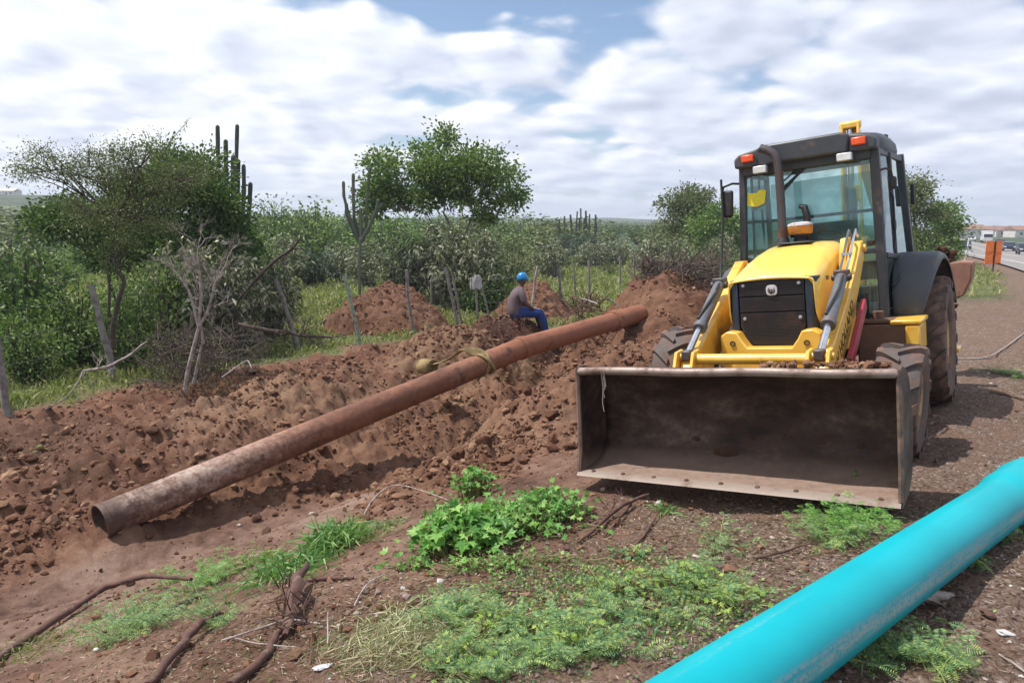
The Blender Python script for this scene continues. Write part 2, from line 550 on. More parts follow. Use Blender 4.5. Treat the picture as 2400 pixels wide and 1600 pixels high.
def m_ground():
    m, b = new_mat('ground_soil')
    pos = b.n('ShaderNodeNewGeometry').outputs['Position']
    c, nA, nB, nC = soil_nodes(b, pos, attr(b, 'tan'), attr(b, 'dark'))
    nD = b.noise(pos, 120, 3, 0.7)
    vor = b.n('ShaderNodeTexVoronoi'); b.link(pos, vor.inputs['Vector']); vor.inputs['Scale'].default_value = 55
    # packed mud, paler and smoother
    mudc = b.ramp(b.math('ADD', b.math('MULTIPLY', nA, 0.5), b.math('MULTIPLY', nB, 0.5)), [(0.36, (0.075, 0.040, 0.029)), (0.46, (0.160, 0.095, 0.069)), (0.56, (0.235, 0.155, 0.117)), (0.70, (0.30, 0.215, 0.168))])
    mudc = b.mix(b.maprange(nC, 0.56, 0.72), mudc, (0.11, 0.06, 0.045))
    c = b.mix(attr(b, 'mud'), c, mudc)
    # gravelly, litter-strewn verge
    gcol = b.ramp(vor.outputs['Color'], [(0.1, (0.080, 0.050, 0.037)), (0.5, (0.165, 0.112, 0.085)), (0.82, (0.24, 0.178, 0.145)), (0.97, (0.38, 0.33, 0.30))])
    gcol = b.mix(b.math('MULTIPLY', b.maprange(nB, 0.42, 0.62), 0.75), gcol, (0.160, 0.094, 0.064))
    c = b.mix(attr(b, 'gravel'), c, gcol)
    # green ground beyond the fence
    nE = b.noise(pos, 0.09, 4, 0.6)
    nF = b.noise(pos, 0.6, 5, 0.65)
    gr = b.ramp(b.math('ADD', b.math('MULTIPLY', nF, 0.5), b.math('MULTIPLY', nE, 0.5)), [(0.36, (0.050, 0.066, 0.024)), (0.5, (0.105, 0.120, 0.045)), (0.66, (0.20, 0.185, 0.085))])
    farv = attr(b, 'farveg')
    wood = b.ramp(b.noise(pos, 0.045, 8, 0.72), [(0.38, (0.020, 0.036, 0.018)), (0.52, (0.040, 0.062, 0.028)), (0.68, (0.12, 0.135, 0.060))])
    gr = b.mix(farv, gr, wood)
    c = b.mix(b.math('MULTIPLY', attr(b, 'grass'), b.maprange(b.math('ADD', nB, attr(b, 'farveg')), 0.30, 0.42)), c, gr)
    h = b.math('ADD', b.math('MULTIPLY', nC, 0.7), b.math('ADD', b.math('MULTIPLY', nD, 0.35), b.math('MULTIPLY', vor.outputs['Distance'], b.math('MULTIPLY', attr(b, 'gravel'), -0.5))))
    out(b, surf(b, c, 0.92, 0, 0.25, h, 1.0, 0.030).outputs[0])
    return m


def m_soil(name, tan, dark):
    m, b = new_mat(name)
    pos = b.n('ShaderNodeNewGeometry').outputs['Position']
    c, nA, nB, nC = soil_nodes(b, pos, tan, dark)
    nD = b.noise(pos, 110, 3, 0.7)
    out(b, surf(b, c, 0.95, 0, 0.2, b.math('ADD', nC, b.math('MULTIPLY', nD, 0.5)), 1.0, 0.030).outputs[0])
    return m


def m_clod():
    m, b = new_mat('clod_soil')
    g = b.n('ShaderNodeNewGeometry')
    nC = b.noise(g.outputs['Position'], 45, 4, 0.7)
    c = b.ramp(b.math('ADD', b.math('MULTIPLY', g.outputs['Random Per Island'], 0.7), b.math('MULTIPLY', nC, 0.3)), [(0.1, (0.070, 0.032, 0.019)), (0.45, (0.14, 0.070, 0.042)), (0.75, (0.21, 0.122, 0.076)), (0.96, (0.32, 0.21, 0.135))])
    out(b, surf(b, c, 0.95, 0, 0.2, nC, 0.7, 0.01).outputs[0])
    return m


def m_rust_pipe():
    m, b = new_mat('rusty_iron')
    co = obj_co(b)
    st_ = b.n('ShaderNodeMapping'); st_.inputs['Scale'].default_value = (1, 0.35, 1); b.link(co, st_.inputs[0])
    n1 = b.noise(st_.outputs[0], 2.4, 7, 0.72, 0.4); n2 = b.noise(co, 14, 6, 0.7); n3 = b.noise(co, 60, 4, 0.7)
    oy = b.sep(co)[1]
    c = b.ramp(b.math('ADD', b.math('MULTIPLY', n1, 0.6), b.math('MULTIPLY', n2, 0.4)), [(0.34, (0.060, 0.025, 0.017)), (0.47, (0.155, 0.064, 0.037)), (0.58, (0.24, 0.110, 0.064)), (0.72, (0.34, 0.21, 0.145))])
    pale = b.ramp(b.math('ADD', b.math('MULTIPLY', n1, 0.5), b.math('MULTIPLY', n2, 0.5)), [(0.38, (0.060, 0.030, 0.022)), (0.48, (0.18, 0.105, 0.078)), (0.55, (0.32, 0.24, 0.20)), (0.64, (0.46, 0.41, 0.38))])
    nearend = b.maprange(b.math('ADD', oy, b.math('MULTIPLY', n1, 2.4)), 4.2, 1.6)      # the first metres have weathered pale
    c = b.mix(nearend, c, pale)
    red = b.maprange(b.math('ADD', oy, b.math('MULTIPLY', n1, 1.5)), 6.2, 7.4)
    c = b.mix(b.math('MULTIPLY', red, 0.55), c, b.mix(n2, (0.17, 0.058, 0.028), (0.34, 0.125, 0.060)))
    endr = b.maprange(oy, 0.30, 0.10)
    c = b.mix(b.math('MULTIPLY', endr, 0.75), c, (0.06, 0.035, 0.028))
    stn = b.noise(co, 3.3, 6, 0.7, 0.3)
    c = b.mix(b.math('MULTIPLY', b.maprange(stn, 0.56, 0.68), 0.8), c, (0.045, 0.022, 0.016))
    c = b.mix(b.maprange(n3, 0.60, 0.75), c, (0.07, 0.035, 0.025))
    out(b, surf(b, c, b.maprange(n2, 0.3, 0.7, 0.55, 0.9), 0.0, 0.4, b.math('ADD', n2, n3), 0.5, 0.006).outputs[0])
    return m


def m_blue_pipe():
    m, b = new_mat('blue_plastic')
    co = obj_co(b)
    mp = b.n('ShaderNodeMapping'); mp.inputs['Scale'].default_value = (9, 0.35, 9); b.link(co, mp.inputs[0])
    n1 = b.noise(mp.outputs[0], 1.6, 7, 0.65)
    mp2 = b.n('ShaderNodeMapping'); mp2.inputs['Scale'].default_value = (26, 1.1, 26); b.link(co, mp2.inputs[0])
    n2 = b.noise(mp2.outputs[0], 3, 5, 0.6); n3 = b.noise(co, 55, 4, 0.7)
    nb = b.noise(co, 1.7, 3, 0.5)
    c = b.mix(b.maprange(nb, 0.35, 0.65), (0.0, 0.300, 0.355), (0.0, 0.335, 0.395))
    # scuffed band along the flank facing the camera's lower right
    ox, oy, oz = b.sep(co)
    band = b.math('MULTIPLY', b.maprange(b.math('ABSOLUTE', b.math('SUBTRACT', oz, b.math('ADD', 0.042, b.math('MULTIPLY', oy, -0.006)))), 0.052, 0.012), b.maprange(ox, 0.05, 0.09))
    sc_ = b.math('MULTIPLY', band, b.math('MULTIPLY', b.maprange(b.math('ADD', n1, b.math('MULTIPLY', n2, 0.5)), 0.60, 0.80), b.maprange(n3, 0.36, 0.56)))
    dust = b.math('MULTIPLY', b.maprange(n1, 0.52, 0.78), 0.45)
    f = b.math('ADD', b.math('MULTIPLY', sc_, 0.8), b.math('MULTIPLY', dust, b.maprange(n3, 0.4, 0.7)), clamp=True)
    c = b.mix(f, c, (0.34, 0.36, 0.34))
    c = b.mix(b.math('MULTIPLY', b.maprange(n2, 0.70, 0.78), 0.5), c, (0.55, 0.70, 0.72))
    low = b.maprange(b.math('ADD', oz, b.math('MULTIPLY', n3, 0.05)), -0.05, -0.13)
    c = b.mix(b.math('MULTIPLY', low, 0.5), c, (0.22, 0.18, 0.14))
    out(b, surf(b, c, b.math('ADD', 0.46, b.math('MULTIPLY', f, 0.4)), 0, 0.28, n2, 0.12, 0.002).outputs[0])
    return m


def m_glass(name, tint=(0.74, 0.88, 0.86)):
    m, b = new_mat(name)
    g = b.n('ShaderNodeBsdfGlossy'); g.inputs['Roughness'].default_value = 0.03; g.inputs[0].default_value = (0.9, 1, 1, 1)
    t = b.n('ShaderNodeBsdfTransparent'); t.inputs[0].default_value = (*tint, 1)
    d = b.n('ShaderNodeBsdfDiffuse')
    nn = b.noise(obj_co(b), 3, 5, 0.6)
    b.link(b.mix(nn, (0.20, 0.28, 0.28), (0.30, 0.38, 0.37)), d.inputs[0])
    lw = b.n('ShaderNodeFresnel'); lw.inputs[0].default_value = 1.55
    m1 = b.n('ShaderNodeMixShader'); b.link(b.math('MULTIPLY', b.maprange(nn, 0.3, 0.7), 0.24), m1.inputs[0])
    b.link(t.outputs[0], m1.inputs[1]); b.link(d.outputs[0], m1.inputs[2])
    m2 = b.n('ShaderNodeMixShader'); b.link(b.math('MULTIPLY', lw.outputs[0], 1.5, clamp=True), m2.inputs[0])
    b.link(m1.outputs[0], m2.inputs[1]); b.link(g.outputs[0], m2.inputs[2])
    out(b, m2.outputs[0])
    return m


def m_asphalt():
    m, b = new_mat('asphalt')
    pos = b.n('ShaderNodeNewGeometry').outputs['Position']
    n1 = b.noise(pos, 0.4, 4); n2 = b.noise(pos, 60, 3)
    c = b.ramp(b.math('ADD', b.math('MULTIPLY', n1, 0.6), b.math('MULTIPLY', n2, 0.4)), [(0.35, (0.17, 0.155, 0.15)), (0.65, (0.25, 0.235, 0.23))])
    out(b, surf(b, c, 0.9, 0, 0.3, n2, 0.3, 0.004).outputs[0])
    return m


def m_bucket():
    m, b = new_mat('bucket_steel')
    co = obj_co(b)
    mp = b.n('ShaderNodeMapping'); mp.inputs['Scale'].default_value = (0.7, 1.6, 1.6); b.link(co, mp.inputs[0])
    n1 = b.noise(mp.outputs[0], 2.2, 7, 0.68); n2 = b.noise(co, 16, 6, 0.7); n3 = b.noise(co, 55, 4, 0.7)
    c = b.ramp(b.math('ADD', b.math('MULTIPLY', n1, 0.65), b.math('MULTIPLY', n2, 0.35)), [(0.40, (0.016, 0.008, 0.006)), (0.47, (0.046, 0.021, 0.016)), (0.53, (0.070, 0.040, 0.031)), (0.62, (0.15, 0.098, 0.074))])
    oz = b.sep(co)[2]
    low = b.maprange(b.math('ADD', oz, b.math('MULTIPLY', n1, 0.15)), 0.34, 0.17)
    c = b.mix(b.math('MULTIPLY', low, 0.85), c, b.mix(n2, (0.21, 0.135, 0.10), (0.33, 0.24, 0.19)))
    c = b.mix(b.maprange(n3, 0.66, 0.74), c, (0.02, 0.013, 0.011))
    out(b, surf(b, c, b.maprange(n2, 0.3, 0.7, 0.5, 0.85), 0.15, 0.4, b.math('ADD', n2, b.math('MULTIPLY', n3, 0.4)), 0.35, 0.006).outputs[0])
    return m


MUD = (0.16, 0.095, 0.068)
MAT = dict(
    ground=m_ground(), soil=m_soil('mound_soil', 0.15, 0.0), soil_tan=m_soil('sandy_soil', 1.0, 0.0), soil_dark=m_soil('root_soil', 0.0, 0.85), clod=m_clod(),
    rust=m_rust_pipe(), blue=m_blue_pipe(), asphalt=m_asphalt(), bucket=m_bucket(), glass=m_glass('cab_glass'),
    yellow=m_plain('yellow_paint', (0.82, 0.49, 0.085), 0.34, 0, MUD, 0.22, 3, (0.74, 0.40, 0.04), 0.05, 0.25),
    hood=m_plain('hood_paint', (0.90, 0.62, 0.13), 0.34, 0, (0.55, 0.33, 0.10), 0.22, 1.6, (0.85, 0.56, 0.11), 0.04, 0.3),
    hoodside=m_plain('hood_side_paint', (0.90, 0.61, 0.13), 0.30, 0, (0.40, 0.22, 0.06), 0.10, 2.2, (0.88, 0.58, 0.115), 0.04, 0.35),
    cabgrey=m_plain('cab_grey', (0.045, 0.050, 0.060), 0.45, 0, (0.14, 0.10, 0.085), 0.25, 4, None, 0.08),
    fender=m_plain('fender_plastic', (0.060, 0.066, 0.078), 0.55, 0, (0.15, 0.11, 0.09), 0.35, 3, (0.045, 0.052, 0.062), 0.15),
    navy=m_plain('grille_frame_navy', (0.022, 0.035, 0.062), 0.42, 0, MUD, 0.15, 5, None, 0.06),
    mesh=m_plain('grille_mesh', (0.022, 0.019, 0.020), 0.6, 0, (0.10, 0.055, 0.04), 0.5, 3, None, 0.5),
    black=m_plain('black_rubber', (0.018, 0.018, 0.020), 0.55, 0, MUD, 0.15, 8, None, 0.1),
    tyre=m_plain('muddy_tyre', (0.060, 0.045, 0.040), 0.85, 0, (0.19, 0.115, 0.085), 0.85, 7, (0.105, 0.068, 0.052), 0.5),
    tread=m_plain('muddy_tread', (0.085, 0.068, 0.064), 0.75, 0, (0.17, 0.10, 0.075), 0.75, 6, (0.055, 0.045, 0.043), 0.6),
    rim=m_plain('rim_paint', (0.45, 0.30, 0.12), 0.6, 0, MUD, 0.8, 5, None, 0.3),
    grey=m_plain('hydraulic_grey', (0.13, 0.14, 0.155), 0.4, 0.2, MUD, 0.25, 8, None, 0.1),
    chrome=m_plain('chrome_rod', (0.62, 0.64, 0.70), 0.22, 0.9, None, 0, 8),
    red=m_plain('red_strut', (0.30, 0.012, 0.030), 0.45, 0, MUD, 0.2, 8),
    orange=m_plain('lamp_orange', (0.90, 0.10, 0.015), 0.25, 0, None, 0, 10),
    white=m_plain('lamp_lens', (0.72, 0.74, 0.76), 0.2, 0, (0.4, 0.4, 0.4), 0.2, 9),
    amber=m_plain('precleaner_plastic', (0.62, 0.24, 0.03), 0.4, 0, (0.25, 0.12, 0.05), 0.3, 9),
    pale=m_plain('pale_lid', (0.62, 0.60, 0.62), 0.5, 0, MUD, 0.3, 9),
    exhaust=m_plain('exhaust_steel', (0.085, 0.075, 0.080), 0.5, 0.4, (0.16, 0.07, 0.045), 0.4, 8, None, 0.2),
    seat=m_plain('seat_blue', (0.08, 0.14, 0.19), 0.8),
    decal=m_plain('decal_black', (0.025, 0.018, 0.012), 0.6),
    tankm=m_plain('dusty_tank', (0.155, 0.085, 0.052), 0.75, 0, MUD, 0.6, 4, (0.11, 0.055, 0.036), 0.3),
    strap=m_plain('khaki_canvas', (0.27, 0.195, 0.085), 0.9, 0, (0.12, 0.08, 0.04), 0.35, 12, (0.20, 0.145, 0.065), 0.4),
    bark=m_plain('brown_bark', (0.085, 0.065, 0.052), 0.9, 0, None, 0, 14, (0.05, 0.038, 0.030), 0.7),
    barkgrey=m_plain('grey_bark', (0.20, 0.175, 0.16), 0.9, 0, (0.10, 0.08, 0.07), 0.4, 14, (0.13, 0.115, 0.105), 0.6),
    dead=m_plain('bleached_wood', (0.38, 0.35, 0.325), 0.9, 0, (0.16, 0.12, 0.10), 0.4, 12, (0.25, 0.20, 0.18), 0.5),
    twig=m_plain('dark_twig', (0.060, 0.040, 0.034), 0.9, 0, None, 0, 10, (0.11, 0.082, 0.068), 0.3),
    root=m_plain('reddish_root', (0.105, 0.050, 0.038), 0.9, 0, (0.20, 0.13, 0.10), 0.45, 18, (0.065, 0.032, 0.026), 0.8),
    post=m_plain('weathered_post', (0.235, 0.215, 0.20), 0.9, 0, (0.10, 0.085, 0.075), 0.4, 9, (0.16, 0.145, 0.135), 0.6),
    postgreen=m_plain('green_painted_post', (0.24, 0.34, 0.27), 0.85, 0, (0.17, 0.15, 0.13), 0.5, 9, (0.20, 0.24, 0.20), 0.5),
    wire=m_plain('fence_wire', (0.18, 0.17, 0.16), 0.6, 0.5),
    cactus=m_plain('cactus_skin', (0.060, 0.075, 0.060), 0.75, 0, (0.15, 0.14, 0.12), 0.45, 7, (0.045, 0.055, 0.045), 0.4),
    cactusl=m_plain('cactus_skin_pale', (0.13, 0.15, 0.11), 0.8, 0, (0.24, 0.22, 0.18), 0.4, 7, (0.09, 0.11, 0.08), 0.4),
    skin=m_plain('dark_skin', (0.105, 0.050, 0.034), 0.55),
    shirt=m_plain('grey_shirt', (0.125, 0.092, 0.105), 0.9, 0, None, 0, 6, (0.10, 0.074, 0.085), 0.3),
    jeans=m_plain('blue_trousers', (0.018, 0.055, 0.24), 0.85, 0, None, 0, 6, (0.012, 0.038, 0.17), 0.3),
    helmet=m_plain('blue_helmet', (0.005, 0.22, 0.55), 0.3),
    cloth=m_plain('pale_cloth', (0.42, 0.41, 0.42), 0.9, 0, (0.25, 0.23, 0.22), 0.3, 6),
    scrap=m_plain('white_scrap', (0.42, 0.37, 0.34), 0.7, 0, MUD, 0.5, 14),
    signo=m_plain('orange_net', (0.85, 0.19, 0.035), 0.6, 0, None, 0, 9, (0.95, 0.27, 0.06), 0.1),
    wall=m_plain('white_wall', (0.62, 0.58, 0.56), 0.8, 0, (0.4, 0.33, 0.28), 0.3, 1.5),
    roof=m_plain('clay_roof', (0.26, 0.13, 0.09), 0.8, 0, None, 0, 3),
    carblue=m_plain('dark_blue_car_paint', (0.010, 0.016, 0.040), 0.25, 0.2, None, 0, 2, None, 0.0, 0.6),
    carwhite=m_plain('white_car_paint', (0.70, 0.70, 0.71), 0.3, 0, None, 0, 2, None, 0.0, 0.6),
    carglass=m_plain('car_window', (0.02, 0.025, 0.03), 0.1, 0, None, 0, 2),
    paint=m_plain('road_paint', (0.66, 0.64, 0.58), 0.8, 0, (0.25, 0.22, 0.2), 0.4, 3),
    bolt=m_plain('bolt_steel', (0.55, 0.55, 0.58), 0.35, 0.6),
    # leaves
    lf_dark=m_leaf('leaf_dark_green', (0.018, 0.052, 0.014), (0.068, 0.135, 0.032), (0.19, 0.27, 0.08)),
    lf_mid=m_leaf('leaf_mid_green', (0.036, 0.085, 0.022), (0.120, 0.205, 0.052), (0.27, 0.36, 0.12)),
    lf_acacia=m_leaf('leaf_olive_acacia', (0.050, 0.072, 0.028), (0.115, 0.145, 0.055), (0.22, 0.25, 0.11)),
    lf_pale=m_leaf('leaf_pale_grey_green', (0.030, 0.048, 0.024), (0.130, 0.155, 0.085), (0.55, 0.54, 0.40), 0.45, 0.2),
    lf_far=m_leaf('leaf_far_olive', (0.048, 0.075, 0.030), (0.130, 0.160, 0.060), (0.25, 0.27, 0.115)),
    lf_blue=m_leaf('leaf_bluish_green', (0.025, 0.050, 0.034), (0.060, 0.095, 0.060), (0.12, 0.16, 0.10)),
    lf_weed=m_leaf('leaf_bright_weed', (0.060, 0.170, 0.034), (0.155, 0.345, 0.075), (0.32, 0.50, 0.15), 0.45, 0.35),
    lf_fern=m_leaf('leaf_ferny_weed', (0.070, 0.155, 0.070), (0.165, 0.295, 0.130), (0.40, 0.47, 0.13), 0.55, 0.32),
    lf_grass=m_leaf('grass_blade', (0.100, 0.140, 0.040), (0.20, 0.24, 0.080), (0.38, 0.35, 0.18), 0.6, 0.32),
    lf_gtuft=m_leaf('grass_tuft_blade', (0.060, 0.17, 0.045), (0.15, 0.29, 0.09), (0.30, 0.38, 0.16), 0.5, 0.32),
    litter=m_leaf('bark_litter', (0.055, 0.030, 0.022), (0.15, 0.095, 0.07), (0.42, 0.33, 0.26), 0.9, 0.05),
    lf_yellow=m_leaf('leaf_yellow_green', (0.11, 0.19, 0.04), (0.24, 0.36, 0.07), (0.42, 0.50, 0.12), 0.5, 0.3),
    straw=m_leaf('pale_green_straw', (0.16, 0.20, 0.09), (0.34, 0.38, 0.20), (0.55, 0.54, 0.36), 0.7, 0.25),
    lf_dry=m_leaf('dry_straw', (0.15, 0.11, 0.075), (0.30, 0.24, 0.15), (0.46, 0.40, 0.28), 0.8, 0.2),
)

# ------------------------------------------------------------------ ground
def build_ground():
    th = np.concatenate([np.linspace(-math.pi, -0.80, 70)[:-1], np.linspace(-0.80, 0.80, 660), np.linspace(0.80, math.pi, 70)[1:]])
    rr = np.concatenate([np.geomspace(0.25, 1.6, 26)[:-1], np.geomspace(1.6, 26, 560)[:-1], np.geomspace(26, 2600, 120)])
    TH, RR = np.meshgrid(th, rr)
    x, y = (RR * np.sin(TH)).ravel(), (RR * np.cos(TH)).ravel()
    z = ground_z(x, y)
    n, m = len(th), len(rr)
    idx = np.arange(n * m).reshape(m, n)
    q = np.stack([idx[:-1, :-1], idx[:-1, 1:], idx[1:, 1:], idx[1:, :-1]], -1).reshape(-1, 4)[:, ::-1]
    cen = len(x)
    V = np.concatenate([np.stack([x, y, z], -1), [[0, 0, gz(0, 0.2)]]])
    me = fast_mesh('ground', V, q, 4, True)
    import bmesh
    bm = bmesh.new(); bm.from_mesh(me); bm.verts.ensure_lookup_table()
    for k in range(n - 1):
        try: bm.faces.new((bm.verts[k], bm.verts[cen], bm.verts[k + 1]))
        except ValueError: pass
    bm.to_mesh(me); bm.free()
    dug, grass, smooth, rd = masks(x, y)
    s, t = st(x, y)
    far = sst(np.hypot(x, y), 45, 110)
    tan = np.clip(0.85 * gs(x, y, -3.6, 10.2, 1.9, 0.9, 0.5) + 0.6 * gs(x, y, -0.2, 10.6, 1.8, 1.0, 0.9) + 0.4 * gs(x, y, 0.2, 8.0, 1.4, 0.7) + 0.25 * sst(fbm(x, y, 0.7, 3, 51), 0.05, 0.3), 0, 1) * dug
    dark = sst(fbm(x, y, 0.5, 3, 55) + 0.9 * gs(x, y, -6.5, 9.6, 2.4, 1.0) + 0.8 * gs(x, y, -4.0, 12.2, 2.2, 0.8, 0.5), 0.22, 0.65) * dug * 0.8
    mud = np.clip(np.maximum(smooth, (1 - dug) * 0.65 * sst(s, 2.0, 3.5)) , 0, 1) * (1 - dug * 0.5)
    grav = np.clip(1 - sst(s + 0.8 * fbm(x, y, 0.8, 3, 58), 1.2, 3.2), 0, 1) * (1 - dug)
    for nm, a in dict(tan=tan, dark=dark, mud=mud, gravel=grav, grass=grass, farveg=far).items():
        at_ = me.attributes.new(nm, 'FLOAT', 'POINT')
        at_.data.foreach_set('value', np.append(a, 0).astype(np.float32))
    o = link('ground', me, MAT['ground'])
    tag(o, kind='structure')


build_ground()


def build_road():
    def dens(L):
        P = []
        for (a, b_) in zip(L[:-1], L[1:]):
            for k in range(12): P.append((a[0] + (b_[0] - a[0]) * k / 12, a[1] + (b_[1] - a[1]) * k / 12))
        return P + [L[-1]]
    A, B = dens(ROAD_L), dens(ROAD_R)
    def lane(f0, f1, dz):
        rows = []
        for (ax, ay), (bx, by) in zip(A, B):
            r_ = []
            for f in (f0, f1):
                x, y = ax + (bx - ax) * f, ay + (by - ay) * f
                r_.append((x, y, float(road_z(0, 0.5 * (ay + by))) + dz))
            rows.append(r_)
        return rows
    mb = MB().sheet(lane(0, 1, 0.02))
    tag(mb.build('road', MAT['asphalt'], smooth=0), kind='structure')
    for nm, f in (('edge_line', 0.14), ('centre_line', 0.52), ('edge_line', 0.93)):
        tag(MB().sheet(lane(f, f + 0.013, 0.026)).build(nm, MAT['paint'], smooth=0), kind='structure')


build_road()


# ------------------------------------------------------------------ soil heaps
ICO_V = None


def clods(name, P, S, mat, parent=None, seed=1, sub=1):
    """P positions, S sizes: jittered icospheres in one mesh"""
    import bmesh
    bm = bmesh.new(); bmesh.ops.create_icosphere(bm, subdivisions=sub, radius=1)
    v0 = np.array([q.co[:] for q in bm.verts]); f0 = np.array([[q.index for q in f.verts] for f in bm.faces]); bm.free()
    rg = np.random.default_rng(seed); n = len(P)
    jt = 0.42 if sub == 1 else 0.22
    V = v0[None] * (1 + rg.uniform(-jt, jt * 0.85, (n, len(v0), 1)))
    if sub > 1:      # knock a few flat faces and hollows into the bigger lumps
        for _ in range(5):
            nd = rg.normal(0, 1, (n, 1, 3)); nd /= np.linalg.norm(nd, axis=2, keepdims=True)
            dd = (V * nd).sum(2, keepdims=True); cut = rg.uniform(0.45, 0.85, (n, 1, 1))
            V = V - nd * np.maximum(dd - cut, 0) * 0.9
    V = V * rg.uniform(0.6, 1.3, (n, 1, 3)) * np.array([1, 1, 0.8])
    a = rg.uniform(0, 6.28, n); ca, sa = np.cos(a)[:, None], np.sin(a)[:, None]
    V = np.stack([V[..., 0] * ca - V[..., 1] * sa, V[..., 0] * sa + V[..., 1] * ca, V[..., 2]], -1)
    V = V * np.asarray(S)[:, None, None] + np.asarray(P)[:, None, :]
    Fs = (f0[None] + (np.arange(n) * len(v0))[:, None, None]).reshape(-1, 3)
    me = fast_mesh(name, V.reshape(-1, 3), Fs, 3, False)
    o = link(name, me, mat, parent)
    o['kind'] = 'stuff'
    return o


def mound(cx, cy, rx, ry, ang, h, mat, label, seed, nclod=350, peak=1.6, zfix=None):
    root = empty('dirt_mound', (cx, cy, 0), 0, label, 'dirt mound')
    nr, na = 92, 210
    rr = np.linspace(0.0, 1.15, nr) ; th = np.linspace(0, 2 * math.pi, na, endpoint=False)
    RR, TH = np.meshgrid(rr, th, indexing='ij')
    wob = 1 + 0.16 * np.sin(TH * 2 + seed) + 0.10 * np.sin(TH * 3 + 2 * seed) + 0.05 * np.sin(TH * 7 + seed)
    ux, uy = RR * rx * np.cos(TH) * wob, RR * ry * np.sin(TH) * wob
    x = cx + ux * math.cos(ang) - uy * math.sin(ang); y = cy + ux * math.sin(ang) + uy * math.cos(ang)
    z0 = ground_z(x, y, False)
    def hh(x, y, RR, z0):
        prof = np.clip(1 - RR, 0, 1) ** 1.0
        prof = 1 - np.power(np.clip(RR, 0, 1.2), peak)
        e = sst(prof, 0, 0.25)
        bump = e * (0.20 * h * fbm(x, y, 1.3, 4, seed) + 0.11 * lumps(x, y, 0.34, seed + 2, 0.4) + 0.10 * lumps(x, y, 0.18, seed + 4, 0.7) + 0.055 * lumps(x, y, 0.09, seed + 6, 0.8) + 0.05 * fbm(x, y, 5, 3, seed + 8, 0.6))
        return z0 + h * prof + bump - 0.05
    z = hh(x, y, RR, z0)
    V = np.stack([x - cx, y - cy, z], -1).reshape(-1, 3)
    idx = np.arange(nr * na).reshape(nr, na)
    q = np.stack([idx[:-1], idx[1:], np.roll(idx, -1, 1)[1:], np.roll(idx, -1, 1)[:-1]], -1).reshape(-1, 4)
    o = link('soil', fast_mesh('soil', V, q, 4, True), mat, root)
    rg = np.random.default_rng(seed)
    k = rg.integers(0, nr * na, nclod)
    k = (rg.uniform(0, 1, nclod) ** 0.7 * (nr - 1)).astype(int) * na + rg.integers(0, na, nclod)
    S = np.clip(rg.lognormal(-3.6, 0.42, nclod), 0.012, 0.065)
    clods('clod_scatter', V[k] + np.array([0, 0, 0.3]) * S[:, None], S, MAT['clod'], root, seed + 1)
    return root


pA = at(905, 765, 21.3)
mound(pA[0], pA[1] + 0.6, 2.15, 1.9, 0.1, 1.22, MAT['soil'], 'broad reddish dirt mound on the grass behind the fence posts', 5, 1100, 1.9)
pB = at(1262, 745, 23.5)
mound(pB[0], pB[1] + 0.5, 1.45, 1.4, 0.0, 1.22, MAT['soil'], 'dark peaked dirt mound just beyond the seated worker', 9, 500, 1.3)
mound(3.75, 17.6, 3.6, 2.3, 0.75, 1.95, MAT['soil'], 'tallest dirt heap behind the far end of the rusty pipe, topped by roots', 13, 1800, 1.35)
mound(-0.95, 13.2, 1.7, 0.95, 0.25, 0.85, MAT['soil_tan'], 'low sandy yellowish dirt mound beside the canvas sling', 17, 700, 1.7)
mound(-0.10, 16.2, 1.30, 0.95, 0.1, 0.92, MAT['soil_dark'], 'dark rooty dirt mound the worker sits on', 21, 500, 2.2)
mound(1.55, 16.4, 0.9, 0.8, 0.2, 0.85, MAT['soil_dark'], 'small dark root-filled dirt mound to the right of the worker', 23, 300, 1.7)


def scatter_clods():
    n = 72000
    rg = np.random.default_rng(5)
    th = rg.uniform(-0.72, 0.5, n); r_ = np.exp(rg.uniform(math.log(3.5), math.log(20), n))
    x, y = r_ * np.sin(th), r_ * np.cos(th)
    dug, grass, smooth, rd = masks(x, y)
    pr = dug * (0.55 + 1.3 * fbm(x, y, 0.9, 3, 64)) + 0.06 * (1 - grass)
    k = rg.uniform(0, 1, n) < np.clip(pr, 0, 1)
    x, y = x[k], y[k]
    S = np.clip(rg.lognormal(-4.15, 0.60, len(x)), 0.007, 0.085)
    S = S * np.where(dug[k] > 0.3, 1.0, 0.55)
    z = ground_z(x, y) + S * 0.3
    bigc = S > 0.032
    ob = clods('soil_lumps', np.stack([x, y, z], -1)[bigc], S[bigc], MAT['clod'], None, 4, 2)
    tag(ob, 'larger broken lumps of soil lying over the dug ground', 'soil lumps')
    o = clods('soil_clods', np.stack([x, y, z], -1)[~bigc], S[~bigc], MAT['clod'])
    tag(o, 'loose reddish clods of soil scattered over the dug ground', 'soil clods')
    # pebbles and litter on the verge
    n = 5200
    th = rg.uniform(-0.35, 0.70, n); r_ = np.exp(rg.uniform(math.log(1.9), math.log(14), n))
    x, y = r_ * np.sin(th), r_ * np.cos(th)
    s, t = st(x, y); k = (s < 3.4)
    x, y = x[k], y[k]; S = np.clip(rg.lognormal(-4.9, 0.5, len(x)), 0.003, 0.022)
    o = clods('pebbles', np.stack([x, y, ground_z(x, y) + S * 0.3], -1), S, MAT['pebble'], None, 8)
    tag(o, 'small grey and brown pebbles on the road verge', 'pebbles')


def m_pebble():
    m, b = new_mat('pebble')
    g = b.n('ShaderNodeNewGeometry')
    c = b.ramp(g.outputs['Random Per Island'], [(0.0, (0.09, 0.055, 0.042)), (0.5, (0.17, 0.115, 0.09)), (0.85, (0.25, 0.20, 0.17)), (1.0, (0.5, 0.47, 0.44))])
    out(b, surf(b, c, 0.85).outputs[0])
    return m


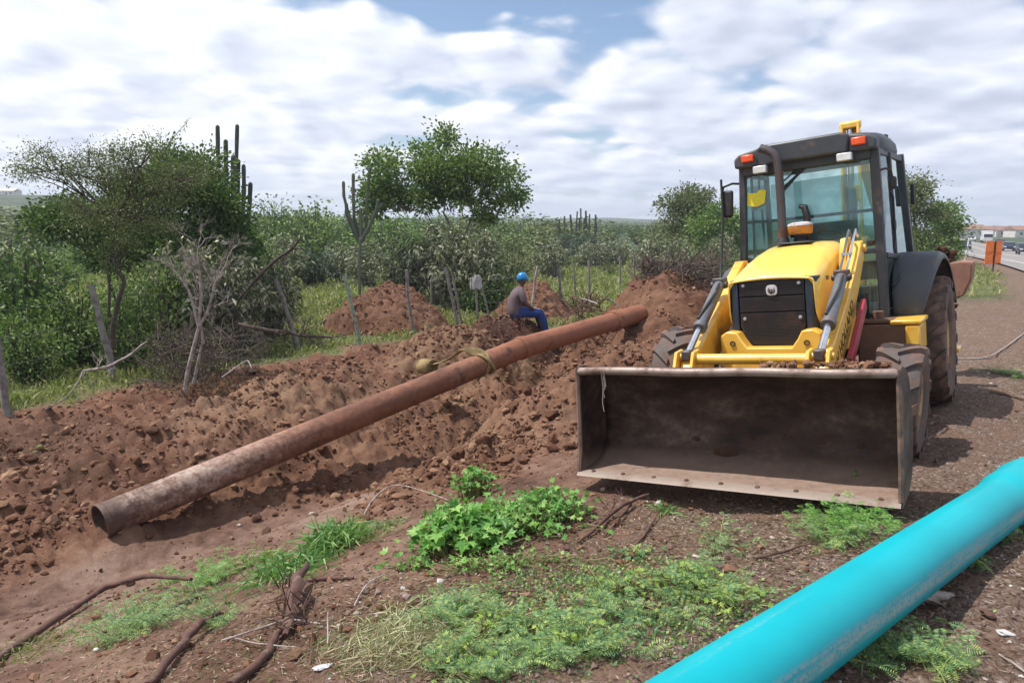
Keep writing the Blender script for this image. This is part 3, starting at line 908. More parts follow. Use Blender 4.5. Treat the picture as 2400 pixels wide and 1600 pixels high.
MAT['pebble'] = m_pebble()
scatter_clods()

# ------------------------------------------------------------------ backhoe loader
RM = np.array([[0.812, 0.576, -0.096], [-0.572, 0.818, 0.061], [0.114, 0.006, 0.993]])
mach = empty('backhoe_loader', (2.481, 6.438, -0.229), 0, 'yellow backhoe loader with grey cab and wide empty front bucket parked on the verge', 'backhoe loader')
mm = Matrix(RM.tolist()).to_quaternion()
mach.rotation_mode = 'QUATERNION'
mach.rotation_quaternion = mm


def rotx(a): return Matrix.Rotation(a, 3, 'X')


def lug_tyre(cx, cy, cz, r_, w, n, mb, rr=0.25, hl=0.035):
    hw = w / 2
    prof = [(rr, -hw * 0.72), (rr + 0.03, -hw * 0.86), (r_ * 0.80, -hw * 1.02), (r_ * 0.93, -hw * 0.98), (r_ - 0.012, -hw * 0.82), (r_, -hw * 0.5), (r_ + 0.004, 0), (r_, hw * 0.5), (r_ - 0.012, hw * 0.82), (r_ * 0.93, hw * 0.98), (r_ * 0.80, hw * 1.02), (rr + 0.03, hw * 0.86), (rr, hw * 0.72)]
    mb.lathe(prof, (cx, cy, cz), (1, 0, 0), 56)
    for side in (-1, 1):
        for k in range(n):
            a0 = 2 * math.pi * (k + (0.5 if side > 0 else 0)) / n
            V = []
            for i in range(6):
                f = i / 5
                x = side * hw * (-0.06 + 1.08 * f)
                a = a0 + f * 0.34
                drop = 0.0 if f < 0.75 else (f - 0.75) * 0.20 * r_
                lw = 0.028 + 0.022 * f
                for (da, dr) in ((-lw / r_, -0.02), (-lw * 0.8 / r_, hl), (lw * 0.8 / r_, hl), (lw / r_, -0.02)):
                    rad = r_ + dr - drop
                    V.append((cx + x, cy + math.sin(a + da) * rad, cz + math.cos(a + da) * rad))
            Fs = [(i * 4 + j, i * 4 + j + 1, (i + 1) * 4 + j + 1, (i + 1) * 4 + j) for i in range(5) for j in range(3)] + [(0, 1, 2, 3), (23, 22, 21, 20)]
            mb.add(V, Fs)


def wheel(name, cx, cy, cz, r_, w, n, side, tilt=0.0, label=None, rr=0.25, muddy=True):
    rim = MB()
    hw = w / 2
    rim.lathe([(rr + 0.02, side * hw * 0.80), (rr - 0.015, side * hw * 0.72), (rr - 0.03, side * hw * 0.2), (0.12, side * hw * 0.1), (0.11, side * hw * 0.45), (0.05, side * hw * 0.5), (0.001, side * hw * 0.5)], (0, 0, 0), (1, 0, 0), 32)
    rim.lathe([(rr + 0.02, -side * hw * 0.80), (rr - 0.015, -side * hw * 0.72), (rr - 0.03, -side * hw * 0.1), (0.10, 0), (0.001, 0)], (0, 0, 0), (1, 0, 0), 32)
    for k in range(8):
        a = k * math.pi / 4
        rim.cyl((side * hw * 0.08, 0.16 * math.sin(a), 0.16 * math.cos(a)), (side * hw * 0.26, 0.16 * math.sin(a), 0.16 * math.cos(a)), 0.014, 6)
    o = rim.build('wheel', MAT['rim'], mach)
    o.location = (cx, cy, cz); o.rotation_euler = (0.13, tilt, 0)
    t = MB(); lug_tyre(0, 0, 0, r_, w, n, t, rr, 0.035 if r_ < 0.6 else 0.045)
    to = t.build('tyre', MAT['tread'] if muddy else MAT['tyre'], o, smooth=35)
    if label: o['label'] = label
    return o


wheel('wheel', 0.93, 0.0, 0.43, 0.435, 0.34, 13, 1, 0.08)
wheel('wheel', -0.93, 0.0, 0.60, 0.455, 0.34, 13, -1, 0.08)
wheel('wheel', 0.88, 2.15, 0.66, 0.625, 0.48, 15, 1, 0, None, 0.32, False)
wheel('wheel', -0.88, 2.15, 0.66, 0.625, 0.48, 15, -1, 0, None, 0.32, False)
MB().bar((-0.80, 0, 0.60), (0.80, 0, 0.44), 0.13, 0.13).bar((-0.25, 0.0, 0.56), (0.25, 0.0, 0.50), 0.28, 0.26).build('front_axle', MAT['tankm'], mach, bevel=0.02)
MB().cyl((-0.75, 2.15, 0.66), (0.75, 2.15, 0.66), 0.13).box((0, 2.15, 0.70), (0.45, 0.5, 0.42)).build('rear_axle', MAT['tankm'], mach, bevel=0.03)
MB().box((0, 0.55, 0.72), (0.50, 1.7, 0.32)).box((0, 1.9, 0.80), (0.62, 1.4, 0.36)).box((0, 3.0, 0.85), (0.9, 0.16, 0.75)).box((0, 0.45, 1.05), (0.44, 1.2, 0.35)).build('chassis', MAT['black'], mach, bevel=0.02)

# front frame casting with the U-shaped opening
fr = [(-0.40, 0.66), (0.40, 0.66), (0.42, 1.04), (0.355, 1.075), (0.27, 1.065), (0.235, 0.995), (0.185, 0.925), (-0.185, 0.925), (-0.235, 0.995), (-0.27, 1.06), (-0.36, 1.07), (-0.42, 1.03)]
MB().prism(fr, -0.36, -0.20, 1).prism([(-0.30, 0.70), (0.30, 0.70), (0.30, 0.80), (-0.30, 0.80)], -0.40, -0.358, 1).prism([(-0.16, 0.74), (-0.10, 0.705), (0.10, 0.705), (0.16, 0.74)], -0.45, -0.398, 1).build('front_frame', MAT['yellow'], mach, bevel=0.012)
for sx_ in (-1, 1):
    MB().lathe([(0.024, 0.0), (0.024, -0.012), (0.016, -0.012), (0.016, 0.004), (0.001, 0.004)], (sx_ * 0.31, -0.358, 0.965), (0, 1, 0), 16).build('frame_bolt', MAT['exhaust'], mach)
# grille surround and the three mesh panels
gf = MB()
for sx_ in (-1, 1):
    gf.prism([(sx_ * 0.372, -0.06), (sx_ * 0.365, -0.185), (sx_ * 0.34, -0.225), (sx_ * 0.285, -0.235), (sx_ * 0.285, -0.06)], 1.045, 1.505, 2)
gf.box((0, -0.15, 1.495), (0.60, 0.16, 0.03)).box((0, -0.10, 1.20), (0.60, 0.10, 0.56))
gf.build('grille_frame', MAT['navy'], mach, bevel=0.01)
for z0, z1, w0, w1 in ((1.362, 1.478, 0.272, 0.275), (1.224, 1.352, 0.272, 0.272), (0.935, 1.214, 0.175, 0.272)):
    g = MB()
    if z0 < 1: g.prism([(-0.175, 0.935), (0.175, 0.935), (0.225, 1.0), (0.272, 1.09), (0.272, 1.214), (-0.272, 1.214), (-0.272, 1.09), (-0.225, 1.0)], -0.222, -0.19, 1)
    else: g.prism([(-w0, z0), (w0, z0), (w1, z1), (-w1, z1)], -0.222, -0.19, 1)
    for k in range(int((z1 - z0) / 0.012)):
        zc = z0 + 0.008 + k * 0.012
        ww = 0.262 if zc > 1.09 else 0.175 + (zc - 0.935) * 0.5
        g.box((0, -0.2245, zc), (ww * 2, 0.005, 0.005))
    g.build('grille_panel', MAT['mesh'], mach, smooth=0)
for x, z in ((-0.235, 1.455), (0.235, 1.455), (-0.235, 1.165), (0.235, 1.165)):
    MB().lathe([(0.001, -0.014), (0.013, -0.012), (0.017, 0.0)], (x, -0.226, z), (0, 1, 0), 12).build('grille_bolt', MAT['bolt'], mach)
# round-cornered badge with the stylised leaf emblem
badge = MB()
bp_ = []
for k in range(28):
    a = 2 * math.pi * k / 28; q = (abs(math.cos(a)) ** 3.2 + abs(math.sin(a)) ** 3.2) ** (-1 / 3.2)
    bp_.append((0.01 + 0.047 * q * math.cos(a), 1.405 + 0.045 * q * math.sin(a)))
badge.prism(bp_, -0.240, -0.2255, 1)
bo = badge.build('badge', MAT['pale'], mach, bevel=0.003)
em = MB()
for sg in (-1, 1):
    for (r0, r1, dz) in ((0.030, 0.024, 0.0), (0.019, 0.012, -0.004)):
        pts = []
        for k in range(9):
            a = R(-80 + 125 * k / 8); pts.append((0.01 + sg * r0 * math.cos(a), 1.405 + dz + r0 * math.sin(a)))
        for k in range(9):
            a = R(45 - 125 * k / 8); pts.append((0.01 + sg * r1 * math.cos(a), 1.405 + dz + r1 * math.sin(a)))
        em.prism(pts, -0.2435, -0.2395, 1)
em.prism([(0.006, 1.372), (0.014, 1.372), (0.014, 1.415), (0.006, 1.415)], -0.2435, -0.2395, 1)
em.build('emblem', MAT['decal'], bo, smooth=0)

# bonnet: lofted shell with a rolled shoulder
def hood():
    rows = []
    for y, zt, hw, zb in ((-0.245, 1.500, 0.355, 1.46), (-0.225, 1.522, 0.366, 1.20), (-0.16, 1.553, 0.372, 1.11), (-0.02, 1.597, 0.376, 1.10), (0.2, 1.655, 0.378, 1.12), (0.5, 1.722, 0.378, 1.15), (0.8, 1.772, 0.374, 1.18), (0.98, 1.787, 0.368, 1.2), (1.07, 1.770, 0.360, 1.2)):
        row = []; rad = min(0.13, (zt - zb) * 0.45)
        cy0 = zt - rad - 0.012
        for k in range(5): row.append((-hw, y, zb + (cy0 - zb) * k / 4))
        for k in range(1, 8):
            a = math.pi - (math.pi / 2) * k / 8; row.append((-hw + rad + rad * math.cos(a), y, cy0 + rad * math.sin(a)))
        for k in range(1, 8):
            f = k / 8; x = (-hw + rad) + (2 * hw - 2 * rad) * f
            row.append((x, y, zt - 0.012 + 0.016 * math.sin(math.pi * f)))
        for k in range(1, 8):
            a = math.pi / 2 - (math.pi / 2) * k / 8; row.append((hw - rad + rad * math.cos(a), y, cy0 + rad * math.sin(a)))
        for k in range(5): row.append((hw, y, cy0 + (zb - cy0) * k / 4))
        rows.append(row)
    o = MB().sheet(rows).build('bonnet', MAT['hoodside'], mach, smooth=60, solid=0.012)
    return o


hood_o = hood()


def text(name, s, size, loc, rot, mat, parent, ext=0.0015, align='CENTER', sx_=1.0):
    c = bpy.data.curves.new(name, 'FONT'); c.body = s; c.size = size; c.extrude = ext; c.align_x = align; c.align_y = 'CENTER'
    c.materials.append(mat)
    o = bpy.data.objects.new(name, c); o.location = loc; o.rotation_euler = rot; o.scale = (sx_, 1, 1)
    COL.objects.link(o)
    dg = bpy.context.evaluated_depsgraph_get(); dg.update()
    me = bpy.data.meshes.new_from_object(o.evaluated_get(dg)); bpy.data.objects.remove(o)
    o2 = link(name, me, None, parent); o2.location = loc; o2.rotation_euler = rot; o2.scale = (sx_, 1, 1)
    return o2


MB().prism([(0.06, 1.43), (0.20, 1.44), (0.20, 1.50), (0.06, 1.49)], 0.3795, 0.382, 0).build('sticker', MAT['hoodsticker'] if 'hoodsticker' in MAT else MAT['pale'], hood_o, smooth=0)
text('model_lettering', 'B90B', 0.055, (0.3832, 0.13, 1.466), (R(90), 0, R(90)), MAT['cabgrey'], hood_o)
MB().prism([(-0.20, 0.72), (0.12, 0.70), (0.12, 0.98), (-0.26, 1.0)], 1.786, 1.802, 2).build('bonnet_cap', MAT['cabgrey'], mach, bevel=0.004)
# exhaust and pre-cleaner
MB().tube([(-0.17, 0.85, 1.78), (-0.17, 0.85, 1.80), (-0.17, 0.85, 1.86)], [0.075, 0.07, 0.045], 20).build('exhaust_boot', MAT['black'], mach)
ex = MB().tube([(-0.17, 0.85, 1.82), (-0.17, 0.85, 2.2), (-0.175, 0.85, 2.50), (-0.185, 0.85, 2.60), (-0.215, 0.85, 2.67), (-0.27, 0.85, 2.715), (-0.34, 0.85, 2.745)], [0.040, 0.040, 0.040, 0.040, 0.041, 0.042, 0.043], 20)
exo = ex.build('exhaust_pipe', MAT['exhaust'], mach)
MB().tube([(-0.17, 0.85, 1.84), (-0.17, 0.85, 1.93)], 0.048, 20).cyl((-0.23, 0.85, 1.90), (-0.11, 0.85, 1.90), 0.008, 8).build('clamp', MAT['root'], exo)
MB().cyl((-0.03, 0.93, 1.78), (-0.03, 0.93, 1.86), 0.055).cyl((-0.03, 0.93, 1.845), (-0.03, 0.93, 1.875), 0.085).build('air_intake', MAT['black'], mach, bevel=0.004)
MB().tube([(-0.03, 0.93, 1.872), (-0.03, 0.93, 1.885), (-0.03, 0.93, 1.945), (-0.03, 0.93, 1.955)], [0.112, 0.122, 0.126, 0.118], 28).build('precleaner', MAT['amber'], mach)
MB().tube([(-0.03, 0.93, 1.955), (-0.03, 0.93, 1.975), (-0.03, 0.93, 1.99)], [0.128, 0.122, 0.07], 28).build('precleaner_lid', MAT['pale'], mach)
MB().tube([(0.0, 1.12, 1.80), (0.0, 1.12, 2.05), (-0.02, 1.12, 2.14), (-0.07, 1.12, 2.15)], [0.035, 0.038, 0.034, 0.02], 12).build('snorkel', MAT['black'], mach)

# loader arms, towers, cylinders
ARM = [(0.72, 1.76), (0.60, 1.73), (0.30, 1.50), (-0.05, 1.28), (-0.62, 0.98), (-0.80, 0.97), (-0.95, 0.80), (-1.12, 0.56), (-1.13, 0.36), (-1.04, 0.34), (-0.85, 0.55), (-0.45, 0.72), (0.05, 1.02), (0.45, 1.34), (0.74, 1.62)]
for sx_ in (-1, 1):
    x0, x1 = sorted((sx_ * 0.485, sx_ * 0.575))
    arm = MB().prism([(a_, min(c_, 1.66) if sx_ < 0 else c_) for a_, c_ in ARM], x0, x1, 0).build('loader_arm', MAT['yellow'], mach, bevel=0.008)
    if sx_ > 0:
        text('arm_lettering', 'NEW HOLLAND', 0.155, (0.5765, -0.30, 0.965), (R(90), R(-31.5), R(90)), MAT['decal'], arm, sx_=0.92)
    xt0, xt1 = sorted((sx_ * 0.40, sx_ * 0.465)); xo0, xo1 = sorted((sx_ * 0.582, sx_ * 0.64))
    tw = [(0.42, 0.80), (0.85, 0.80), (0.86, 1.70), (0.76, 1.80), (0.62, 1.79), (0.52, 1.62)]
    if sx_ < 0: tw = [(a_, c_ - 0.16 if c_ > 1 else c_) for a_, c_ in tw]
    MB().prism(tw, xt0, xt1, 0).cyl((sx_ * 0.38, 0.70, 1.58 if sx_ < 0 else 1.69), (sx_ * 0.60, 0.70, 1.58 if sx_ < 0 else 1.69), 0.035).build('arm_tower', MAT['yellow'], mach, bevel=0.006)
    # bell-crank clevis at the lower end
    cl = MB()
    for xx in (sx_ * 0.452, sx_ * 0.598):
        cl.prism([(-0.80, 0.98), (-0.93, 0.97), (-0.985, 0.86), (-1.12, 0.66), (-1.13, 0.52), (-1.06, 0.52), (-0.90, 0.74), (-0.82, 0.84)], xx - 0.013, xx + 0.013, 0)
    cl.cyl((sx_ * 0.425, -0.87, 0.925), (sx_ * 0.63, -0.87, 0.925), 0.028)
    cl.build('bucket_lever', MAT['yellow'], mach, bevel=0.004)
    top = Vector((sx_ * 0.525, -0.005, 1.47)); bot = Vector((sx_ * 0.525, -0.87, 0.935)); d = (bot - top).normalized()
    top = top + Vector((0, 0, 0.0))
    bar_ = MB().tube([top, top + d * 0.02, top + d * 0.60, top + d * 0.605, top + d * 0.66], [0.045, 0.050, 0.050, 0.060, 0.058], 20)
    cylo = bar_.build('hydraulic_cylinder', MAT['grey'], mach)
    MB().cyl(top + d * 0.64, bot, 0.028, 16).build('piston_rod', MAT['chrome'], cylo)
    MB().tube([top + d * 0.04 + Vector((0.03, -0.055, 0.035)), top + d * 0.2 + Vector((0.03, -0.065, 0.03)), top + d * 0.4 + Vector((0.0, -0.07, 0.025)), top + d * 0.55 + Vector((-0.02, -0.055, 0.03))], 0.012, 8).build('hose', MAT['black'], cylo)
    MB().box(top - d * 0.02, (0.12, 0.09, 0.10)).cyl(top + Vector((-0.08, 0, 0)), top + Vector((0.08, 0, 0)), 0.030).build('cylinder_eye', MAT['exhaust'], cylo, bevel=0.01)
    MB().box(bot + Vector((0, 0, 0.0)), (0.085, 0.075, 0.09)).build('rod_eye', MAT['exhaust'], cylo, bevel=0.015)
    for q in ((0, 1) if sx_ > 0 else ()):
        xx = sx_ * 0.525 + (q - 0.5) * 0.055
        MB().tube([(xx, 0.62, 1.80), (xx, 0.52, 1.86), (xx, 0.40, 1.78), (xx, 0.22, 1.62), (xx, 0.08, 1.53), (xx, 0.0, 1.49)], 0.011, 8).build('hose', MAT['chrome'] if q else MAT['grey'], mach)
    if sx_ > 0: MB().box((sx_ * 0.525, 0.24, 1.655), (0.085, 0.04, 0.025)).build('hose_clamp', MAT['bolt'], mach)
MB().tube([(-0.445, -0.87, 0.905), (0.445, -0.87, 0.905)], 0.043, 20).build('cross_tube', MAT['yellow'], mach)
MB().bar((0.635, 0.30, 1.22), (0.635, -0.38, 0.80), 0.045, 0.10).build('safety_strut', MAT['red'], mach, bevel=0.01)

# bucket
BW = 1.15
prof = [(-1.585, 0.925), (-1.50, 0.93), (-1.38, 0.90), (-1.28, 0.83), (-1.215, 0.72), (-1.185, 0.58), (-1.185, 0.44), (-1.215, 0.31), (-1.27, 0.215), (-1.35, 0.155), (-1.44, 0.125), (-1.60, 0.108), (-1.68, 0.102)]
bk = MB().sheet([[(x, y, z) for (y, z) in prof] for x in np.linspace(-BW, BW, 40)]).build('bucket', MAT['bucket'], mach, smooth=50, solid=0.014)
for i, vtx in enumerate(bk.data.vertices):
    y, z = vtx.co.y, vtx.co.z
    d_ = 0.006 * math.sin(vtx.co.x * 5 + z * 7) + 0.004 * math.sin(vtx.co.x * 13 + 1)
    vtx.co.y += d_; vtx.co.z += d_ * 0.8 * (z < 0.3)
for sx_ in (-1, 1):
    sp = [(-1.60, 0.945), (-1.50, 0.95), (-1.37, 0.92), (-1.265, 0.845), (-1.195, 0.73), (-1.165, 0.58), (-1.165, 0.43), (-1.195, 0.295), (-1.255, 0.195), (-1.345, 0.135), (-1.44, 0.105), (-1.60, 0.088), (-1.70, 0.080), (-1.69, 0.13), (-1.645, 0.30)]
    MB().prism(sp, sx_ * (BW + 0.008) - 0.009, sx_ * (BW + 0.008) + 0.009, 0).build('side_plate', MAT['bucket'], bk, smooth=0, bevel=0.003)
    MB().tube([(sx_ * (BW + 0.008), -1.60, 0.94), (sx_ * (BW + 0.008), -1.65, 0.31), (sx_ * (BW + 0.008), -1.695, 0.12)], 0.019, 6).build('side_cutter', MAT['tyre'], bk)
tl = MB().tube([(-BW - 0.01, -1.59, 0.915)] + [(x, -1.60 + 0.003 * math.sin(x * 9), 0.918 + 0.004 * math.sin(x * 6)) for x in np.linspace(-BW + 0.02, BW - 0.02, 30)] + [(BW + 0.01, -1.59, 0.915)], [0.022] + [0.031] * 30 + [0.022], 14)
tl.build('top_lip', m_plain('worn_lip', (0.30, 0.23, 0.20), 0.5, 0.2, (0.10, 0.05, 0.035), 0.5, 5, (0.20, 0.14, 0.12), 0.3), bk)
MB().sheet([[(x, y, z) for (y, z) in ((-1.645, 0.112), (-1.645, 0.124), (-1.715, 0.118), (-1.745, 0.098), (-1.72, 0.090), (-1.645, 0.09))] for x in np.linspace(-BW - 0.01, BW + 0.01, 30)]).build('cutting_edge', m_plain('worn_edge', (0.25, 0.20, 0.17), 0.6, 0.1, (0.15, 0.09, 0.065), 0.4, 5, (0.24, 0.185, 0.155), 0.3), bk)
for k in range(9):
    x = -1.04 + k * 0.26
    MB().lathe([(0.001, 0.014), (0.014, 0.012), (0.02, 0.0)], (x, -1.675, 0.120), (0, -0.08, 1), 8).build('edge_bolt', MAT['root'], bk)
for (x, y, n_, r_) in ((-0.1, -1.28, 1, 0.075), (-0.35, -1.24, 1, 0.03), (0.35, -1.25, 1, 0.025), (0.6, -1.24, 1, 0.018), (0.85, -1.22, 1, 0.02), (0.10, -1.27, 1, 0.02)):
    zc = 0.235 if r_ > 0.05 else 0.30 + 0.1 * random.random()
    yc = float(np.interp(zc, [0.155, 0.215, 0.31, 0.44], [-1.35, -1.27, -1.215, -1.185]))
    MB().ico((x, yc - 0.012, zc), r_, 2, (1.2, 0.22, 0.7), 0.15).build('mud_patch', MAT['soil_dark'], bk)
rg = np.random.default_rng(3)
Pm = np.stack([rg.uniform(0.25, 1.1, 90), rg.uniform(-1.58, -1.42, 90), rg.uniform(0.955, 0.965, 90)], -1)
clods('mud_crust', Pm, np.clip(rg.lognormal(-4.0, 0.4, 90), 0.006, 0.035), MAT['clod'], bk, 4)
for (x, ln) in ((-0.93, 0.33), (-0.905, 0.15), (-0.915, 0.22)):
    MB().tube([(x, -1.63, 0.93), (x + 0.006, -1.625, 0.80), (x - 0.012, -1.62, 0.93 - ln * 0.8), (x - 0.004, -1.62, 0.93 - ln)], 0.0035, 5).build('hanging_root', MAT['dead'], bk)
for sx_ in (-1, 1):
    q0, q1 = sorted((sx_ * 0.42, sx_ * 0.60))
    MB().prism([(-1.172, 0.75), (-1.10, 0.70), (-1.10, 0.30), (-1.172, 0.30)], q0, q1, 0).build('bucket_lug', MAT['bucket'], bk, bevel=0.005)

# cab
CG = MAT['cabgrey']
cabp = MB()
cabp.box((0, 1.85, 1.00), (1.36, 1.36, 0.12))
cabp.build('cab_floor', CG, mach, bevel=0.015)
def pillar(name, p0, p1, w=0.065, h=0.085): return MB().bar(p0, p1, w, h, (0, 1, 0)).build(name, CG, mach, bevel=0.012)
pillar('front_pillar', (-0.70, 1.20, 1.00), (-0.625, 1.17, 2.62)); pillar('front_pillar', (0.655, 1.20, 1.00), (0.625, 1.17, 2.62), 0.085)
pillar('rear_pillar', (-0.745, 2.42, 1.45), (-0.70, 2.20, 2.62)); pillar('rear_pillar', (0.745, 2.42, 1.45), (0.70, 2.20, 2.62))
pillar('door_pillar', (0.715, 1.66, 1.05), (0.685, 1.60, 2.60), 0.035, 0.045); pillar('door_pillar', (-0.72, 1.66, 1.05), (-0.68, 1.60, 2.60), 0.035, 0.045)
MB().bar((-0.69, 1.195, 1.655), (0.65, 1.195, 1.655), 0.05, 0.05).build('windscreen_rail', CG, mach, bevel=0.008)
for sx_ in (-1, 1):
    MB().bar((sx_ * 0.68, 1.22, 1.60 if sx_ > 0 else 1.6), (sx_ * 0.74, 2.42, 1.52), 0.04, 0.05).build('side_rail', CG, mach, bevel=0.008)
    MB().bar((sx_ * 0.635, 1.2, 2.59), (sx_ * 0.70, 2.22, 2.57), 0.05, 0.06).build('side_rail', CG, mach, bevel=0.008)
MB().prism([(0.36, 1.06), (0.635, 1.06), (0.64, 1.63), (0.36, 1.63)], 1.19, 1.196, 1).build('lower_front_glass', MAT['glass'], mach, smooth=0)
MB().prism([(-0.68, 1.25), (-0.36, 1.25), (-0.36, 1.63), (-0.67, 1.63)], 1.19, 1.196, 1).build('lower_front_glass', MAT['glass'], mach, smooth=0)
MB().prism([(-0.665, 1.68), (0.63, 1.68), (0.60, 2.56), (-0.61, 2.56)], 1.176, 1.182, 1).build('windscreen', MAT['glass'], mach, smooth=0)
MB().prism([(-0.72, 1.75), (0.72, 1.75), (0.68, 2.50), (-0.68, 2.50)], 2.33, 2.336, 1).build('rear_window', MAT['glass'], mach, smooth=0)
MB().bar((-0.72, 2.335, 2.08), (0.72, 2.335, 2.08), 0.03, 0.035).bar((-0.72, 2.335, 1.72), (0.72, 2.335, 1.72), 0.05, 0.06).build('rear_rail', MAT['cabgrey'], mach)
for sx_ in (-1, 1):
    V = [(sx_ * 0.668, 1.25, 1.62), (sx_ * 0.70, 1.62, 1.60), (sx_ * 0.675, 1.57, 2.55), (sx_ * 0.632, 1.23, 2.57)]
    W = [(sx_ * 0.705, 1.68, 1.60), (sx_ * 0.738, 2.37, 1.54), (sx_ * 0.695, 2.17, 2.54), (sx_ * 0.678, 1.63, 2.55)]
    L = [(sx_ * 0.668, 1.25, 1.08), (sx_ * 0.70, 1.62, 1.08), (sx_ * 0.70, 1.62, 1.56), (sx_ * 0.668, 1.25, 1.58)]
    for q in (V, W, L):
        MB().add(q, [(0, 1, 2, 3)]).build('side_window', MAT['glass'], mach, smooth=0, solid=0.005)
# roof with visor recess and corner lamp pods
def roof():
    mb = MB(); n = 18
    ring0 = []
    def outline(k, sc, z, front=0.0):
        pts = []
        for j in range(40):
            a = 2 * math.pi * j / 40
            q = (abs(math.cos(a)) ** 5 + abs(math.sin(a)) ** 5) ** (-1 / 5)
            x = 0.685 * q * math.cos(a); y = 1.78 + 0.66 * q * math.sin(a)
            pts.append((x * sc, 1.78 + (y - 1.78) * sc + front, z))
        return pts
    rings = [outline(0, 0.97, 2.585), outline(0, 1.0, 2.60), outline(0, 1.012, 2.65), outline(0, 0.995, 2.72), outline(0, 0.94, 2.775), outline(0, 0.80, 2.80), outline(0, 0.4, 2.812), outline(0, 0.02, 2.815)]
    o = len(mb.v)
    for r_ in rings: mb.v += r_
    N = 40
    for i in range(len(rings) - 1):
        for k in range(N): mb.f.append((i * N + k, i * N + (k + 1) % N, (i + 1) * N + (k + 1) % N, (i + 1) * N + k))
    mb.f.append(tuple(range(N - 1, -1, -1)))
    return mb.build('roof', MAT['fender'], mach, smooth=45)


rf = roof()
MB().prism([(-0.42, 2.60), (0.42, 2.60), (0.44, 2.76), (0.36, 2.792), (-0.36, 2.792), (-0.44, 2.76)], 0.99, 1.14, 1).build('roof_visor', CG, rf, bevel=0.02)
MB().prism([(-0.60, 2.52), (0.60, 2.52), (0.60, 2.61), (-0.60, 2.61)], 1.10, 1.165, 1).build('front_header', CG, rf, bevel=0.01)
for sx_ in (-1, 1):
    MB().prism([(sx_ * 0.42, 2.60), (sx_ * 0.665, 2.60), (sx_ * 0.67, 2.69), (sx_ * 0.62, 2.735), (sx_ * 0.42, 2.77)], 1.02, 1.2, 1).build('lamp_pod', MAT['fender'], rf, bevel=0.02)
    MB().box((sx_ * 0.52, 1.008, 2.685), (0.125, 0.045, 0.07)).build('indicator', MAT['orange'], rf, bevel=0.01)
    wl = MB().box((sx_ * 0.395, 1.00, 2.555), (0.14, 0.07, 0.075)).build('work_lamp', MAT['bolt'], rf, bevel=0.012)
    MB().box((sx_ * 0.395, 0.962, 2.555), (0.125, 0.008, 0.062)).build('lens', MAT['white'], wl, bevel=0.002)
MB().ico((0.60, 1.95, 2.80), 0.035, 2, (1, 1, 0.7)).build('roof_cap', CG, rf)
wp = MB().bar((0.10, 1.155, 2.61), (-0.22, 1.150, 2.36), 0.012, 0.018).bar((0.06, 1.155, 2.63), (-0.22, 1.150, 2.42), 0.010, 0.014).box((0.10, 1.150, 2.62), (0.06, 0.05, 0.05))
wp.bar((-0.02, 1.160, 2.52), (-0.30, 1.160, 2.26), 0.016, 0.022)
wp.build('wiper', MAT['black'], mach, bevel=0.003)
# sun-bleached sticker, interior
MB().prism([(-0.60, 2.22), (-0.50, 2.20), (-0.42, 2.23), (-0.40, 2.36), (-0.47, 2.37), (-0.50, 2.34), (-0.59, 2.35)], 1.168, 1.171, 1).build('window_sticker', m_plain('sticker_yellow', (0.85, 0.75, 0.05), 0.7), mach, smooth=0)
MB().tube([(-0.50, 1.30, 2.52), (-0.505, 1.26, 2.30), (-0.51, 1.25, 2.25)], 0.012, 6).box((-0.50, 1.25, 2.22), (0.15, 0.03, 0.06), Matrix.Rotation(-0.35, 3, 'Y')).build('inner_mirror', MAT['black'], mach, bevel=0.005)
MB().tube([(-0.49, 1.30, 2.18), (-0.485, 1.30, 1.95), (-0.485, 1.30, 1.80)], [0.014, 0.011, 0.004], 6).build('hanging_strap', MAT['black'], mach)
MB().box((0.02, 1.95, 1.42), (0.50, 0.46, 0.14)).box((0.02, 2.15, 1.72), (0.46, 0.12, 0.55)).box((0.02, 2.0, 1.22), (0.36, 0.36, 0.35)).build('seat', MAT['seat'], mach, bevel=0.05, seg=3)
MB().box((0.0, 1.32, 1.40), (0.46, 0.2, 0.60)).box((0.45, 1.9, 1.45), (0.22, 0.7, 0.18)).build('console', MAT['cabgrey'], mach, bevel=0.03)
sw = MB(); cc = Vector((0.06, 1.50, 1.78)); rr_ = Matrix.Rotation(R(35), 3, 'X')
pts = [cc + rr_ @ Vector((0.19 * math.cos(a), 0.19 * math.sin(a), 0)) for a in np.linspace(0, 2 * math.pi, 29)]
sw.tube(pts, 0.014, 8, False).tube([cc, (0.05, 1.38, 1.55)], 0.03, 8)
for a in (0.5, 2.6, 4.7): sw.tube([cc, cc + rr_ @ Vector((0.19 * math.cos(a), 0.19 * math.sin(a), 0))], 0.010, 6)
sw.build('steering_wheel', MAT['black'], mach)
# mirror, grab rails, handle, step, tank
MB().tube([(-0.66, 1.22, 2.46), (-0.74, 1.15, 2.47), (-0.81, 1.08, 2.44), (-0.825, 1.06, 2.36)], 0.012, 8).tube([(-0.825, 1.06, 2.52), (-0.825, 1.05, 2.1), (-0.84, 0.98, 1.75), (-0.80, 0.78, 1.45), (-0.74, 0.70, 1.38)], 0.013, 8).build('grab_rail', MAT['black'], mach)
MB().box((-0.775, 1.09, 2.26), (0.11, 0.05, 0.28), Matrix.Rotation(0.06, 3, 'Y')).build('mirror', MAT['black'], mach, bevel=0.025, seg=3)
MB().tube([(0.66, 1.16, 2.40), (0.72, 1.14, 2.41), (0.765, 1.14, 2.38), (0.77, 1.15, 2.33)], 0.010, 8).build('mirror_stay', MAT['black'], mach)
MB().box((0.775, 1.16, 2.27), (0.06, 0.05, 0.12)).build('mirror', MAT['black'], mach, bevel=0.02)
